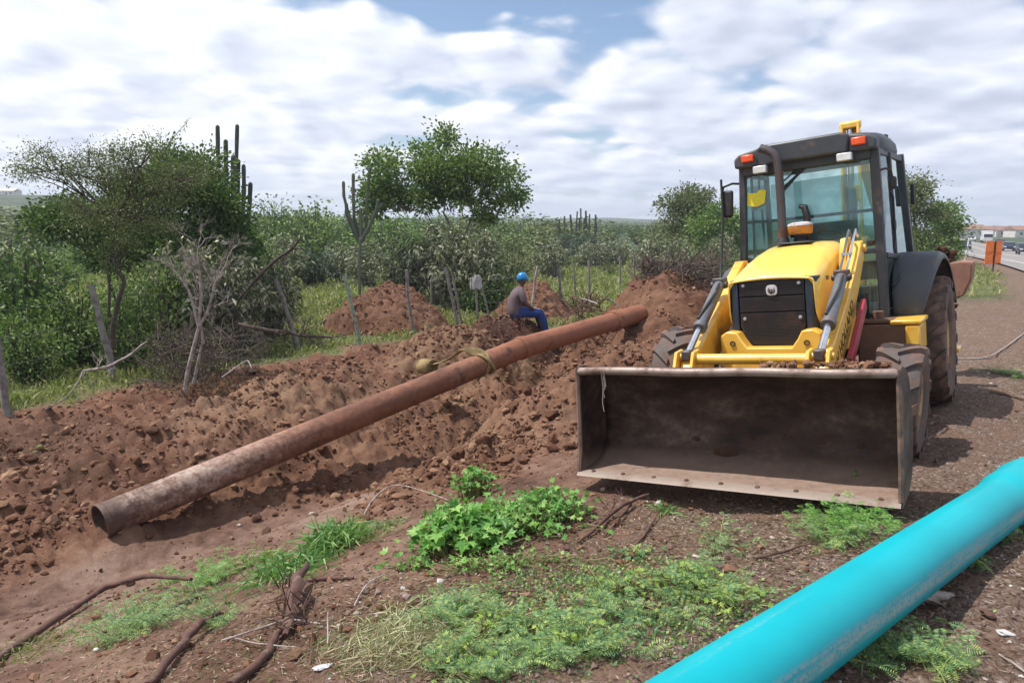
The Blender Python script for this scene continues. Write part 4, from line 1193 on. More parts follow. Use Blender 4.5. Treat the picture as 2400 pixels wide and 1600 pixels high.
MB().tube([(0.725, 1.32, 2.20), (0.745, 1.33, 2.15), (0.75, 1.33, 1.75), (0.735, 1.32, 1.66)], 0.011, 8).build('grab_rail', MAT['black'], mach)
MB().box((0.74, 1.38, 1.88), (0.03, 0.07, 0.11)).build('door_handle', MAT['black'], mach, bevel=0.01)
MB().tube([(0.71, 1.32, 1.30), (0.76, 1.40, 1.36), (0.75, 1.55, 1.46)], 0.010, 8).build('grab_rail', MAT['black'], mach)
MB().box((0.785, 2.36, 2.20), (0.04, 0.05, 0.22)).build('rear_lamp_guard', MAT['black'], mach, bevel=0.012)
MB().prism([(0.92, 0.52), (1.36, 0.52), (1.36, 0.94), (0.92, 0.965)], 0.45, 0.965, 0).build('fuel_tank', MAT['tankm'], mach, bevel=0.02)
MB().prism([(0.90, 0.955), (1.40, 0.955), (1.40, 1.0), (0.90, 1.0)], 0.74, 1.0, 0).prism([(0.905, 0.70), (1.35, 0.70), (1.35, 0.95), (0.905, 0.95)], 0.86, 0.985, 0).build('step_guard', MAT['yellow'], mach, bevel=0.015)
MB().box((0.58, 1.10, 0.99), (0.36, 0.34, 0.03)).cyl((0.62, 1.05, 0.98), (0.62, 1.05, 1.08), 0.05).build('step_plate', MAT['tankm'], mach, bevel=0.006)
MB().tube([(0.52, 1.10, 1.0), (0.53, 1.08, 1.14), (0.53, 1.06, 1.26)], 0.012, 6).build('lever', MAT['black'], mach)
# rear mudguards: shell over each rear wheel
for sx_ in (-1, 1):
    rows = []
    path = [(1.36, 0.92), (1.33, 1.05), (1.36, 1.22), (1.46, 1.40), (1.62, 1.53), (1.85, 1.585), (2.15, 1.57), (2.42, 1.48), (2.62, 1.34), (2.78, 1.15), (2.86, 0.98)]
    for i, (y, z) in enumerate(path):
        f = i / (len(path) - 1)
        xo = np.interp(i, [0, 2, 4, 10], [0.90, 1.00, 1.08, 1.12])
        row = [(sx_ * 0.70, y, z + 0.02)]
        row += [(sx_ * (0.70 + (xo - 0.70) * g), y, z + 0.02 * (1 - g)) for g in (0.35, 0.7, 0.92)]
        cy_, cz_ = 2.15, 0.75
        dn = math.hypot(cy_ - y, cz_ - z)
        row.append((sx_ * xo, y + (cy_ - y) / dn * 0.03, z + (cz_ - z) / dn * 0.03))
        row.append((sx_ * (xo + 0.005), y + (cy_ - y) / dn * 0.075, z + (cz_ - z) / dn * 0.075))
        rows.append(row)
    MB().sheet(rows).build('mudguard', MAT['fender'], mach, smooth=60, solid=0.02, subsurf=1)
    MB().prism([(1.36, 1.0), (1.36, 1.22), (1.46, 1.42), (1.62, 1.55), (1.95, 1.60), (2.4, 1.50), (2.42, 1.0)], sx_ * 0.70, sx_ * 0.715, 0).build('cab_side_panel', MAT['cabgrey'], mach, smooth=0)

# backhoe: swing post, boom folded up, dipper down to the dirty digging bucket
bh = MB().box((0.0, 3.12, 0.95), (0.30, 0.22, 0.9)).build('swing_post', MAT['yellow'], mach, bevel=0.02)
U_ = Vector((0.55, 0.83, 0)).normalized()
B0 = Vector((0.02, 3.22, 1.15)); B1 = Vector((0.0, 3.45, 3.20))
bm_ = MB()
for q in (-0.11, 0.11):
    bm_.bar(B0 + Vector((q, 0, 0)), B1 + Vector((q * 0.75, 0, 0)), 0.035, 0.20)
for f in (0.28, 0.58, 0.80): 
    c = B0.lerp(B1, f); bm_.box(c, (0.22, 0.05, 0.20))
bm_.box(B0.lerp(B1, 0.985) + Vector((0, -0.02, 0)), (0.20, 0.16, 0.07))
bm_.cyl(B1 + Vector((-0.12, 0, -0.02)), B1 + Vector((0.12, 0, -0.02)), 0.05)
bm_.build('boom', MAT['yellow'], mach, bevel=0.012)
MB().cyl((0.0, 3.34, 2.3), (0.0, 3.42, 3.16), 0.035).build('boom_rod', MAT['chrome'], mach)
MB().cyl((0.0, 3.30, 1.6), (0.0, 3.36, 2.4), 0.06).build('boom_cylinder', MAT['grey'], mach)
D1 = Vector((0.42, 3.95, 1.15))
MB().bar(B1 + Vector((0.02, 0.08, -0.05)), D1, 0.12, 0.17, (0, 1, 0)).build('dipper', MAT['yellow'], mach, bevel=0.015)
db = MB(); c0 = Vector((0.95, 3.95, 1.20))
secs = [(-0.10, 0.17), (0.04, 0.19), (0.16, 0.17), (0.14, -0.02), (0.06, -0.20), (-0.06, -0.24), (-0.18, -0.18)]
rows = []
for q in np.linspace(-0.24, 0.24, 6):
    rows.append([(c0.x + 0.10 + h_ * 1.0, c0.y + q, c0.z + v_) for h_, v_ in secs])
dbo = db.sheet(rows).build('digging_bucket', MAT['bucketred'] if 'bucketred' in MAT else m_plain('rusty_bucket', (0.24, 0.115, 0.08), 0.75, 0, (0.12, 0.055, 0.04), 0.4, 5, (0.30, 0.16, 0.11), 0.4), mach, solid=0.03, smooth=50)
MB().prism([(c0.x + 0.10 + h_, c0.z + v_) for h_, v_ in secs], c0.y - 0.26, c0.y - 0.23, 1).prism([(c0.x + 0.10 + h_, c0.z + v_) for h_, v_ in secs], c0.y + 0.23, c0.y + 0.26, 1).build('bucket_cheek', m_plain('rusty_cheek', (0.25, 0.12, 0.085), 0.75, 0, (0.12, 0.055, 0.04), 0.35, 5, (0.31, 0.17, 0.12), 0.4), dbo, smooth=0)
rg = np.random.default_rng(9)
P_ = np.stack([c0.x - 0.10 + rg.normal(0, 0.085, 420), c0.y + rg.normal(-0.05, 0.13, 420), c0.z + 0.03 + rg.normal(0, 0.13, 420)], -1)
clods('dirt_load', P_, rg.uniform(0.02, 0.065, 420), MAT['soil_dark'], dbo, 6)
for sx_ in (-1, 1):
    MB().bar((sx_ * 1.0, 3.05, 0.50), (sx_ * 1.0, 3.05, 1.15), 0.14, 0.14, (0, 1, 0)).box((sx_ * 1.0, 3.05, 0.44), (0.26, 0.34, 0.05)).build('stabiliser', MAT['yellow'], mach, bevel=0.015)


# ------------------------------------------------------------------ pipes and sling
def frame_between(p0, p1):
    """matrix whose local +Y runs from p0 to p1"""
    y = (Vector(p1) - Vector(p0)).normalized(); x = y.cross(Vector((0, 0, 1))).normalized(); z = x.cross(y)
    m = Matrix((x, y, z)).transposed().to_4x4(); m.translation = Vector(p0); return m


RP = 0.175
a0 = at(236, 1222, 6.9); a1 = at(1222, 815, 12.15); a2 = at(1492, 737, 15.4)
Mx = frame_between(a0, a2)
rp = empty('steel_pipe', label='long rusty brown iron pipe lying across the dug earth beside the trench', cat='pipe')
rp.matrix_world = Mx
inv = Mx.inverted()
j1 = inv @ Vector(a1); e1 = inv @ Vector(a2)
Lp = e1.y


def rp_pt(y):   # slightly bent at the joint
    f = j1.y
    if y < f: return Vector((j1.x * y / f, y, j1.z * y / f))
    return Vector((j1.x * (Lp - y) / (Lp - f), y, j1.z * (Lp - y) / (Lp - f)))


MB().pipe([rp_pt(y) for y in np.linspace(0, j1.y - 0.02, 40)], RP, RP - 0.016, 40).build('pipe_section', MAT['rust'], rp, smooth=50)
MB().pipe([rp_pt(y) for y in np.linspace(j1.y - 0.02, Lp - 0.95, 20)], RP * 1.02, RP - 0.014, 40).build('pipe_section', MAT['rust'], rp, smooth=50)
MB().pipe([rp_pt(y) for y in np.linspace(Lp - 0.95, Lp + 0.15, 8)], RP * 1.10, RP - 0.010, 40).build('pipe_section', MAT['rust'], rp, smooth=50)


def collar(y, w, r0, name='joint_collar'):
    pts = [rp_pt(y + q) for q in (-w, -w * 0.9, -w * 0.4, w * 0.4, w * 0.9, w)]
    MB().pipe(pts, [RP + 0.002, RP + r0 * 0.7, RP + r0, RP + r0, RP + r0 * 0.7, RP + 0.002], RP - 0.01, 40).build(name, MAT['rust'], rp, smooth=50)


collar(j1.y - 0.02, 0.06, 0.022); collar(j1.y + 0.07, 0.03, 0.014); collar(Lp - 0.95, 0.10, 0.045); collar(Lp - 0.62, 0.03, 0.03); collar(0.02, 0.03, 0.006, 'end_rim'); collar(j1.y - 2.55, 0.02, 0.003, 'weld_bead')

sl = empty('lifting_sling', label='khaki canvas lifting sling wrapped round the rusty pipe with a rolled end', cat='sling')
sl.matrix_world = Mx
yb_ = j1.y - 1.05
for off, tilt_ in ((0.0, 0.10), (0.07, -0.16)):
    rows = []
    for k in range(41):
        a = 2 * math.pi * k / 40
        c = rp_pt(yb_ + off + tilt_ * math.cos(a) * 0.8); rad = RP + 0.010 + 0.006 * (off > 0) + 0.003 * math.sin(3 * a)
        rows.append([(c.x + rad * math.sin(a), c.y + q, c.z + rad * math.cos(a)) for q in (-0.038, 0, 0.038)])
    MB().sheet(rows).build('wrap', MAT['strap'], sl, smooth=60, solid=0.008)
# flap rising from the wrap and falling back to the rolled end
rows = []
c = rp_pt(yb_)
fl = [(0.10, 0.02, 0.14), (0.02, -0.02, 0.20), (-0.05, -0.08, 0.27), (-0.10, -0.16, 0.31), (-0.16, -0.24, 0.29), (-0.24, -0.34, 0.20), (-0.34, -0.44, 0.13), (-0.46, -0.50, 0.10), (-0.58, -0.52, 0.08)]
for i, (dx, dy, dz) in enumerate(fl):
    w_ = 0.095 + 0.05 * math.sin(i * 0.9)
    rows.append([(c.x + dx + q * 0.3, c.y + dy + q, c.z + dz - 0.02 * abs(q) / w_) for q in (-w_, -w_ * 0.3, w_ * 0.4, w_)])
MB().sheet(rows).build('flap', MAT['strap'], sl, smooth=60, solid=0.010, subsurf=1)
cr = Vector((c.x - 0.60, c.y - 0.56, c.z + 0.03))
pts_o = []
rows = []
for k in range(46):
    a = 0.35 * k; r_ = 0.135 - 0.0011 * k
    rows.append([(cr.x + q * 0.80, cr.y + r_ * math.cos(a) + q * 0.10, cr.z + r_ * math.sin(a) * 0.9) for q in (-0.13, 0.0, 0.13)])
MB().sheet(rows).build('rolled_end', MAT['strap'], sl, smooth=60, solid=0.006)

b0 = Vector(at(1722, 1605, 2.32)); b1 = Vector(at(2392, 1148, 4.55))
dB = (b1 - b0).normalized()
s0 = b0 - dB * 1.6
BR = 0.150
Mb = frame_between(s0, b1)
bp = empty('water_pipe', label='long bright turquoise plastic pipe in the right foreground', cat='pipe')
bp.matrix_world = Mb
Lb = (b1 - s0).length
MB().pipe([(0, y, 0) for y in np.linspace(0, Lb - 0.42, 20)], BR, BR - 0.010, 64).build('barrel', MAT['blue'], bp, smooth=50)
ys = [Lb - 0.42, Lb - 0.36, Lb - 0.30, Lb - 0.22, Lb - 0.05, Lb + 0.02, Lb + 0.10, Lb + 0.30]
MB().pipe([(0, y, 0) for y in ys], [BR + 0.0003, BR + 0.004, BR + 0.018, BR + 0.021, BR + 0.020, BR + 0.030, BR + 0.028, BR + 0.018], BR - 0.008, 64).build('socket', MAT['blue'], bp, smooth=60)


# ------------------------------------------------------------------ vegetation builders
def leaf_quads(P, D, L, W, fold=0.18, droop=0.15, seed=0):
    """one folded leaf (a quad) per point"""
    rg = np.random.default_rng(seed); n = len(P)
    P = np.asarray(P, float); D = np.asarray(D, float)
    D = D / np.maximum(np.linalg.norm(D, axis=1, keepdims=True), 1e-6)
    Rv = rg.normal(0, 1, (n, 3)); Rv[:, 2] *= 0.4
    S = np.cross(D, Rv); S /= np.maximum(np.linalg.norm(S, axis=1, keepdims=True), 1e-6)
    N = np.cross(D, S)
    L = np.broadcast_to(np.asarray(L, float), (n,))[:, None]; W = np.broadcast_to(np.asarray(W, float), (n,))[:, None]
    mid = P + D * L * 0.5 + N * L * fold
    tip = P + D * L - np.array([0, 0, 1.0]) * L * droop
    V = np.stack([P, mid + S * W / 2, tip, mid - S * W / 2], 1).reshape(-1, 3)
    F_ = np.arange(n * 4).reshape(n, 4)
    return V, F_


def ell(rg, n, c, r_, shell=2.4, flat=0.0):
    d = rg.normal(0, 1, (n, 3)); d /= np.linalg.norm(d, axis=1, keepdims=True)
    q = rg.uniform(0, 1, n) ** (1 / shell)
    if flat: d[:, 2] = np.where(d[:, 2] < 0, d[:, 2] * (1 - flat), d[:, 2])
    return np.asarray(c) + d * q[:, None] * np.asarray(r_), d


def tree(name, base, label, cat, trunks, blobs, leaf, nleaf, L, W, mat, bark, seed, trad=0.07, sig=0.16, nclus=60, group=None, sprigs=(), upb=0.25, twr=0.006, taper=0.45, sharpness=2.4):
    """base = world point of the foot; trunks = list of point lists (relative); blobs = (centre, radii, share)"""
    rg = np.random.default_rng(seed); random.seed(seed)
    root = empty(name, tuple(base), 0, label, cat, group)
    tb = MB()
    ends = []
    for k, tr_ in enumerate(trunks):
        tr_ = [Vector(p) for p in tr_]
        m = len(tr_) * 4
        pts = []
        for i in range(len(tr_) - 1):
            for j in range(4): pts.append(tr_[i].lerp(tr_[i + 1], j / 4) + Vector((random.uniform(-1, 1), random.uniform(-1, 1), 0)) * trad * 0.35)
        pts.append(tr_[-1])
        rad = [trad * (1 - (1 - taper) * i / (len(pts) - 1)) / (1 + 0.35 * k) for i in range(len(pts))]
        tb.tube(pts, rad, 9, jag=0.08)
        ends.append((pts[-1], rad[-1], pts))
    P, D = [], []
    lb = MB()
    for bi, (c, r_, share) in enumerate(blobs):
        c = Vector(c)
        e = min(ends, key=lambda q: (q[0] - c).length)
        a = e[0]; midp = a.lerp(c, 0.5) + Vector((random.uniform(-1, 1), random.uniform(-1, 1), random.uniform(-0.5, 0.3))) * 0.15 * (c - a).length
        limb = [a, a.lerp(midp, 0.5) + Vector((random.uniform(-1, 1), random.uniform(-1, 1), 0)) * 0.06, midp, midp.lerp(c, 0.5), c]
        tb.tube(limb, [e[1] * 0.8, e[1] * 0.62, e[1] * 0.45, e[1] * 0.32, e[1] * 0.16], 7, jag=0.08)
        nc = max(3, int(nclus * share))
        cc, dd = ell(rg, nc, c, r_, sharpness, 0.25)
        for q in range(nc):
            t_ = Vector(cc[q]); s_ = limb[random.randint(1, 4)]
            md = s_.lerp(t_, 0.55) + Vector((random.uniform(-1, 1), random.uniform(-1, 1), random.uniform(-0.3, 1))) * 0.10 * (t_ - s_).length
            lb.tube([s_, md, t_], [twr * 2.2, twr * 1.4, twr * 0.5], 4, False)
        nl = int(nleaf * share)
        w_ = rg.uniform(0.35, 1.6, nc); w_ /= w_.sum()
        ci = rg.choice(nc, nl, p=w_)
        sg = sig * rg.uniform(0.6, 1.3, nc)[ci]
        p = cc[ci] + rg.normal(0, 1, (nl, 3)) * sg[:, None] * np.array([1, 1, 0.75])
        P.append(p); D.append((p - cc[ci]) / sg[:, None] + dd[ci] * 0.5 + rg.normal(0, 0.6, (nl, 3)) + np.array([0, 0, upb]))
    for (q0, q1, cnt) in sprigs:      # twigs that stick out of the crown
        q0, q1 = Vector(q0), Vector(q1)
        bend = q0.lerp(q1, 0.5) + Vector((0, 0, 0.06))
        lb.tube([q0, bend, q1], [twr * 1.6, twr, twr * 0.5], 4, False)
        f = rg.uniform(0.15, 1, cnt)
        p = np.array([list(q0.lerp(q1, float(x))) for x in f]) + rg.normal(0, L * 0.8, (cnt, 3))
        P.append(p); D.append(rg.normal(0, 1, (cnt, 3)))
    P = np.concatenate(P); D = np.concatenate(D)
    Ls = L * rg.uniform(0.6, 1.25, len(P))
    V, F_ = leaf_quads(P, D, Ls, Ls * W, 0.16, 0.15, seed)
    o = link('crown', fast_mesh('crown', V, F_, 4, False), mat, root)
    tb.build('trunk', bark, root, smooth=60)
    if len(lb.v): lb.build('twigs', bark, root, smooth=60)['kind'] = 'stuff'
    return root


def bush_mesh(seed, w=1.0, h=1.0, n=1500, L=0.09, W=0.3, style='dome', nst=26):
    """leaf mesh + stems mesh of a bush 'w' wide and 'h' high at the origin"""
    rg = np.random.default_rng(seed); random.seed(seed)
    st_ = MB(); P, D = [], []
    per = n // nst
    for k in range(nst):
        a = rg.uniform(0, 6.28); q = rg.uniform(0.1, 1) ** 0.6
        tip = Vector((math.cos(a) * q * w / 2, math.sin(a) * q * w / 2, h * (1 - 0.55 * q * q) * rg.uniform(0.75, 1.05)))
        b_ = Vector((math.cos(a) * 0.06 * w, math.sin(a) * 0.06 * w, -0.05))
        md = b_.lerp(tip, 0.5) + Vector((0, 0, 0.08 * h))
        st_.tube([b_, md, tip], [0.016, 0.010, 0.004], 4, False)
        tp = np.array(tip)
        if style == 'rosette':
            m1 = per // 2
            for (cen, m_, s_) in ((tp, m1, 0.035), (np.array(md.lerp(tip, 0.5)), per // 4, 0.09), (np.array(md), per // 4, 0.12)):
                m_ = max(m_, 3)
                an = rg.uniform(0, 6.28, m_); el = rg.uniform(-0.75, 0.75, m_)
                d = np.stack([np.cos(an) * np.cos(el), np.sin(an) * np.cos(el), np.sin(el) * 0.9 - 0.1], -1)
                P.append(cen + rg.normal(0, s_, (m_, 3))); D.append(d)
        else:
            f = rg.uniform(0.35, 1.05, per)
            base = np.array([list(b_.lerp(tip, float(x))) for x in f])
            p = base + rg.normal(0, 0.12 * w, (per, 3)) * np.array([1, 1, 0.6])
            P.append(p); D.append(rg.normal(0, 0.7, (per, 3)) + (p - base) * 4 / w + np.array([0, 0, 0.35]))
    P = np.concatenate(P); D = np.concatenate(D); P[:, 2] = np.maximum(P[:, 2], 0.02)
    Ls = L * rg.uniform(0.6, 1.3, len(P))
    V, F_ = leaf_quads(P, D, Ls, Ls * W, 0.14, 0.30 if style == 'rosette' else 0.15, seed)
    return fast_mesh('foliage', V, F_, 4, False), st_


BM = {}


def bush(kind, X, Y, w, h, label, group=None, rz=None, name='bush', cat='bush', zoff=0.0):
    """place a bush; meshes are shared between alike bushes"""
    if kind not in BM:
        spec = dict(
            paleA=(31, 1, 1, 2400, 0.085, 0.30, 'rosette', 48, 'lf_pale'), paleB=(32, 1, 1, 2600, 0.080, 0.32, 'rosette', 52, 'lf_pale'),
            darkA=(33, 1, 1, 3000, 0.060, 0.55, 'dome', 40, 'lf_dark'), midA=(34, 1, 1, 3000, 0.058, 0.5, 'dome', 40, 'lf_mid'), midB=(35, 1, 1, 2800, 0.06, 0.5, 'dome', 34, 'lf_mid'),
            farA=(36, 1, 1, 1700, 0.07, 0.55, 'dome', 30, 'lf_far'), farB=(37, 1, 1, 1700, 0.07, 0.5, 'dome', 26, 'lf_dark'), farC=(38, 1, 1, 1700, 0.07, 0.5, 'dome', 26, 'lf_mid'),
            blueA=(39, 1, 1, 2400, 0.07, 0.35, 'rosette', 46, 'lf_blue'), olive=(40, 1, 1, 2600, 0.045, 0.45, 'dome', 36, 'lf_acacia'))[kind]
        me, stm = bush_mesh(spec[0], *spec[1:3], spec[3], spec[4], spec[5], spec[6], spec[7])
        me.materials.append(MAT[spec[8]])
        so_ = stm.build('stems', MAT['barkgrey'] if 'pale' in kind else MAT['bark'], None, smooth=0)
        sm = so_.data; bpy.data.objects.remove(so_)
        BM[kind] = (me, sm)
    me, sm = BM[kind]
    r_ = empty(name, (X, Y, gz(X, Y) - 0.03 + zoff), rz if rz is not None else random.uniform(0, 6.28), label, cat, group)
    r_.scale = (w, w, h)
    link('foliage', me, None, r_); link('stems', sm, None, r_)['kind'] = 'stuff'
    return r_


def at_base(px, py):
    """world point where the ground is seen at this pixel"""
    d = FW + (px - 1200) / F_PX * RX2 + (800 - py) / F_PX * UP2
    t = 1.5
    for _ in range(60):
        p = CAM0 + d * t; g = float(base_z(np.array([p[0]]), np.array([p[1]]))[0])
        dt = (p[2] - g) / max(-d[2] + 0.0, 1e-4)
        t += dt * 0.7
        if abs(dt) < 1e-3: break
    return CAM0 + d * t


def mper(Y): return Y / F_PX      # metres per photo pixel at this distance


def pbush(kind, px, pyb, pyt, wpx, label, Y=None, **kw):
    if Y is None:
        p = at_base(px, pyb); X, Y = p[0], p[1]
    else: p = at(px, pyb, Y); X = p[0]
    zt = at(px, pyt, Y)[2]; g = gz(X, Y)
    return bush(kind, X, Y, wpx * mper(Y), max(zt - g, 0.3), label, **kw)


# ------------------------------------------------------------------ trees
Y0 = 14.3
bx, by = at(262, 880, Y0)[:2]; bz = gz(bx, by)
def rel(px, py, Y, dy=0.0): return (at(px, py, Y)[0] - bx, Y - by + dy, at(px, py, Y)[2] - bz)
tree('thorn_tree', (bx, by, bz), 'sparse olive thorn tree with two thin dark stems at the left fence post', 'tree',
     [[(0.02, 0, 0), rel(265, 760, Y0), rel(292, 660, Y0), rel(262, 600, Y0), rel(265, 500, Y0)], [(-0.15, 0.2, 0), rel(235, 700, Y0, .3), rel(225, 600, Y0, .4)]],
     [(rel(120, 400, Y0), (0.55, 0.7, 0.35), .10), (rel(220, 390, Y0, .2), (0.6, 0.8, 0.45), .15), (rel(330, 390, Y0), (0.65, 0.8, 0.50), .17), (rel(420, 420, Y0, .2), (0.55, 0.8, 0.55), .14), (rel(200, 500, Y0, .3), (0.7, 0.8, 0.45), .15), (rel(320, 510, Y0), (0.75, 0.8, 0.55), .19), (rel(290, 600, Y0), (0.5, 0.5, 0.35), .06)],
     None, 22000, 0.050, 0.42, MAT['lf_acacia'], MAT['bark'], 101, 0.055, 0.15, 150,
     sprigs=[(rel(370, 380, Y0), rel(442, 282, Y0), 60), (rel(300, 380, Y0), rel(318, 328, Y0), 40), (rel(270, 380, Y0), rel(258, 335, Y0), 40), (rel(210, 390, Y0), rel(205, 335, Y0), 40), (rel(100, 400, Y0), rel(30, 388, Y0), 60), (rel(150, 390, Y0), rel(110, 360, Y0), 40), (rel(340, 370, Y0), rel(350, 330, Y0), 30), (rel(70, 400, Y0), rel(5, 395, Y0), 26)], twr=0.007, sharpness=3.2)
Y0 = 18.5
bx, by = at(400, 780, Y0)[:2]; bz = gz(bx, by)
tree('shade_tree', (bx, by, bz), 'large dense dark green tree behind the thorn tree and below the tall cactus', 'tree',
     [[(0, 0, 0), rel(410, 690, Y0), rel(400, 600, Y0)], [(0.3, 0.3, 0), rel(470, 600, Y0, .3)], [(-1.2, 0, 0), rel(250, 620, Y0)]],
     [(rel(400, 420, Y0), (0.85, 1.1, 0.75), .16), (rel(462, 430, Y0), (0.62, 1.1, 0.72), .15), (rel(500, 510, Y0), (0.72, 1.0, 0.65), .14), (rel(310, 480, Y0), (0.8, 1.0, 0.7), .11), (rel(200, 520, Y0), (0.8, 1, 0.55), .10), (rel(130, 520, Y0), (0.5, .8, 0.5), .06), (rel(430, 560, Y0, -.3), (1.0, 1, 0.6), .12), (rel(555, 560, Y0), (0.45, .8, 0.45), .06), (rel(290, 590, Y0), (0.9, 1, 0.4), .10)],
     None, 34000, 0.11, 0.55, MAT['lf_dark'], MAT['bark'], 103, 0.10, 0.20, 170)
Y0 = 27.0
bx, by = at(1052, 660, Y0)[:2]; bz = gz(bx, by)
tree('umbrella_tree', (bx, by, bz), 'spreading green tree with a wide flat crown and open sky beneath it', 'tree',
     [[(0, 0, 0), rel(1060, 600, Y0), rel(1058, 540, Y0), rel(1040, 500, Y0)], [(0.4, 0, 0), rel(1085, 560, Y0), rel(1110, 500, Y0)], [(-.2, 0, 0), rel(1030, 560, Y0), rel(1000, 500, Y0)]],
     [(rel(905, 420, Y0), (0.75, 1.2, 0.95), .15), (rel(885, 480, Y0), (0.9, 1.0, 0.45), .08), (rel(1000, 395, Y0), (0.95, 1.3, 0.85), .17), (rel(985, 460, Y0), (0.9, 1.2, 0.65), .10), (rel(1080, 390, Y0), (0.95, 1.3, 0.85), .18), (rel(1095, 460, Y0), (0.9, 1.2, 0.6), .09), (rel(1160, 410, Y0), (0.65, 1.1, 0.75), .11), (rel(1190, 465, Y0), (0.55, .8, 0.5), .06), (rel(1150, 500, Y0), (0.5, .8, 0.35), .04), (rel(1045, 325, Y0), (0.28, .35, 0.5), .03)],
     None, 17000, 0.15, 0.55, MAT['lf_mid'], MAT['barkgrey'], 105, 0.075, 0.21, 190,
     sprigs=[(rel(1040, 350, Y0), rel(1048, 290, Y0), 40), (rel(850, 450, Y0), rel(822, 445, Y0), 26), (rel(1200, 450, Y0), rel(1228, 470, Y0), 20), (rel(1190, 400, Y0), rel(1215, 385, Y0), 16), (rel(930, 370, Y0), rel(935, 342, Y0), 20), (rel(1110, 350, Y0), rel(1122, 332, Y0), 20)], twr=0.010)
Y0 = 44.0
bx, by = at(2150, 618, Y0)[:2]; bz = float(base_z(bx, by))
tree('roadside_tree', (bx, by, bz), 'open feathery tree just behind the cab beside the road', 'tree',
     [[(0, 0, 0), rel(2150, 560, Y0), rel(2140, 500, Y0)], [(.8, 0, 0), rel(2185, 570, Y0)]],
     [(rel(2140, 440, Y0), (0.9, 1.2, 0.75), .20), (rel(2150, 500, Y0), (1.3, 1.4, 0.8), .26), (rel(2130, 560, Y0), (1.5, 1.4, 1.0), .24), (rel(2170, 590, Y0), (1.6, 1.4, 0.8), .30)],
     None, 9000, 0.20, 0.42, MAT['lf_far'], MAT['bark'], 107, 0.10, 0.30, 90, twr=0.014, sprigs=[(rel(2150, 430, Y0), rel(2178, 405, Y0), 30)])
Y0 = 47.0
bx, by = at(2200, 618, Y0)[:2]; bz = float(base_z(bx, by))
tree('roadside_tree', (bx, by, bz), 'bushier green tree to the right of the feathery one, nearest the road', 'tree',
     [[(0, 0, 0), rel(2205, 570, Y0)]],
     [(rel(2208, 510, Y0), (1.0, 1.2, 0.9), .35), (rel(2222, 545, Y0), (0.8, 1.2, 0.7), .22), (rel(2195, 580, Y0), (1.4, 1.4, 0.9), .43)],
     None, 6500, 0.20, 0.5, MAT['lf_mid'], MAT['bark'], 108, 0.10, 0.30, 60, twr=0.014, sprigs=[(rel(2215, 500, Y0), rel(2235, 475, Y0), 30), (rel(2225, 520, Y0), rel(2245, 500, Y0), 20)])
Y0 = 62.0
bx, by = at(1612, 612, Y0)[:2]; bz = gz(bx, by)
tree('pasture_tree', (bx, by, bz), 'round olive tree rising above the scrub left of the cab', 'tree',
     [[(0, 0, 0), rel(1612, 560, Y0)]],
     [(rel(1595, 490, Y0), (1.7, 2, 1.4), .30), (rel(1625, 475, Y0), (1.6, 2, 1.3), .30), (rel(1650, 510, Y0), (1.3, 2, 1.1), .16), (rel(1600, 545, Y0), (1.9, 2, 1.3), .24)],
     None, 8500, 0.26, 0.5, MAT['lf_far'], MAT['bark'], 109, 0.16, 0.42, 80, twr=0.02)
Y0 = 52.0
bx, by = at(1690, 620, Y0)[:2]; bz = gz(bx, by)
tree('pasture_tree', (bx, by, bz), 'lighter green spreading tree against the left side of the cab', 'tree',
     [[(0, 0, 0), rel(1690, 570, Y0)]],
     [(rel(1665, 530, Y0), (1.5, 2, 1.1), .33), (rel(1700, 515, Y0), (1.5, 2, 1.1), .33), (rel(1690, 570, Y0), (2.0, 2, 1.1), .34)],
     None, 7500, 0.24, 0.5, MAT['lf_mid'], MAT['bark'], 110, 0.13, 0.36, 70, twr=0.016)

# dead bleached tree on the spoil edge
Y0 = 12.1
bx, by = at(432, 935, Y0)[:2]; bz = gz(bx, by) - 0.03
random.seed(5)
dt_ = empty('dead_tree', (bx, by, bz), 0, 'bare bleached dead tree with fine grey twigs rising from the spoil', 'dead tree')
tb = MB()
main = [[rel(430, 950, Y0), rel(438, 880, Y0), rel(452, 820, Y0), rel(466, 765, Y0), rel(468, 730, Y0)],
        [rel(466, 765, Y0), rel(455, 720, Y0), rel(442, 680, Y0), rel(425, 655, Y0)], [rel(468, 735, Y0), rel(472, 690, Y0), rel(468, 640, Y0), rel(462, 600, Y0)],
        [rel(466, 765, Y0), rel(485, 735, Y0), rel(495, 700, Y0), rel(505, 660, Y0), rel(530, 620, Y0)], [rel(448, 900, Y0, .1), rel(455, 860, Y0, .12), rel(470, 800, Y0, .1), rel(468, 760, Y0, .05)]]
for k, ln in enumerate(main): tb.tube(ln, [0.042 * (0.70 ** (k > 0)) * (1 - 0.15 * i) for i in range(len(ln))], 8, jag=0.1)
tb.build('trunk', MAT['dead'], dt_, smooth=60)
tw = MB()
def twiggy(mb, p, d, ln, r_, depth, spread=0.55, rise=0.12, k=3):
    q = p + d * ln
    m_ = p.lerp(q, 0.5) + Vector([random.gauss(0, 0.05 * ln) for _ in range(3)])
    mb.tube([p, m_, q], [r_, r_ * 0.8, r_ * 0.55], 4 if depth < 3 else 5, False)
    if depth <= 0: return
    for _ in range(k):
        nd = (d + Vector([random.gauss(0, spread) for _ in range(3)]) + Vector((0, 0, rise))).normalized()
        twiggy(mb, p.lerp(q, random.uniform(0.4, 1)), nd, ln * random.uniform(0.55, 0.85), r_ * 0.58, depth - 1, spread, rise, k)
for ln in main[1:4]:
    for i in range(1, len(ln)):
        p = Vector(ln[i]); d = (p - Vector(ln[i - 1])).normalized()
        twiggy(tw, p, (d + Vector((random.gauss(0, .3), random.gauss(0, .3), 0.1))).normalized(), 0.30, 0.008, 5)
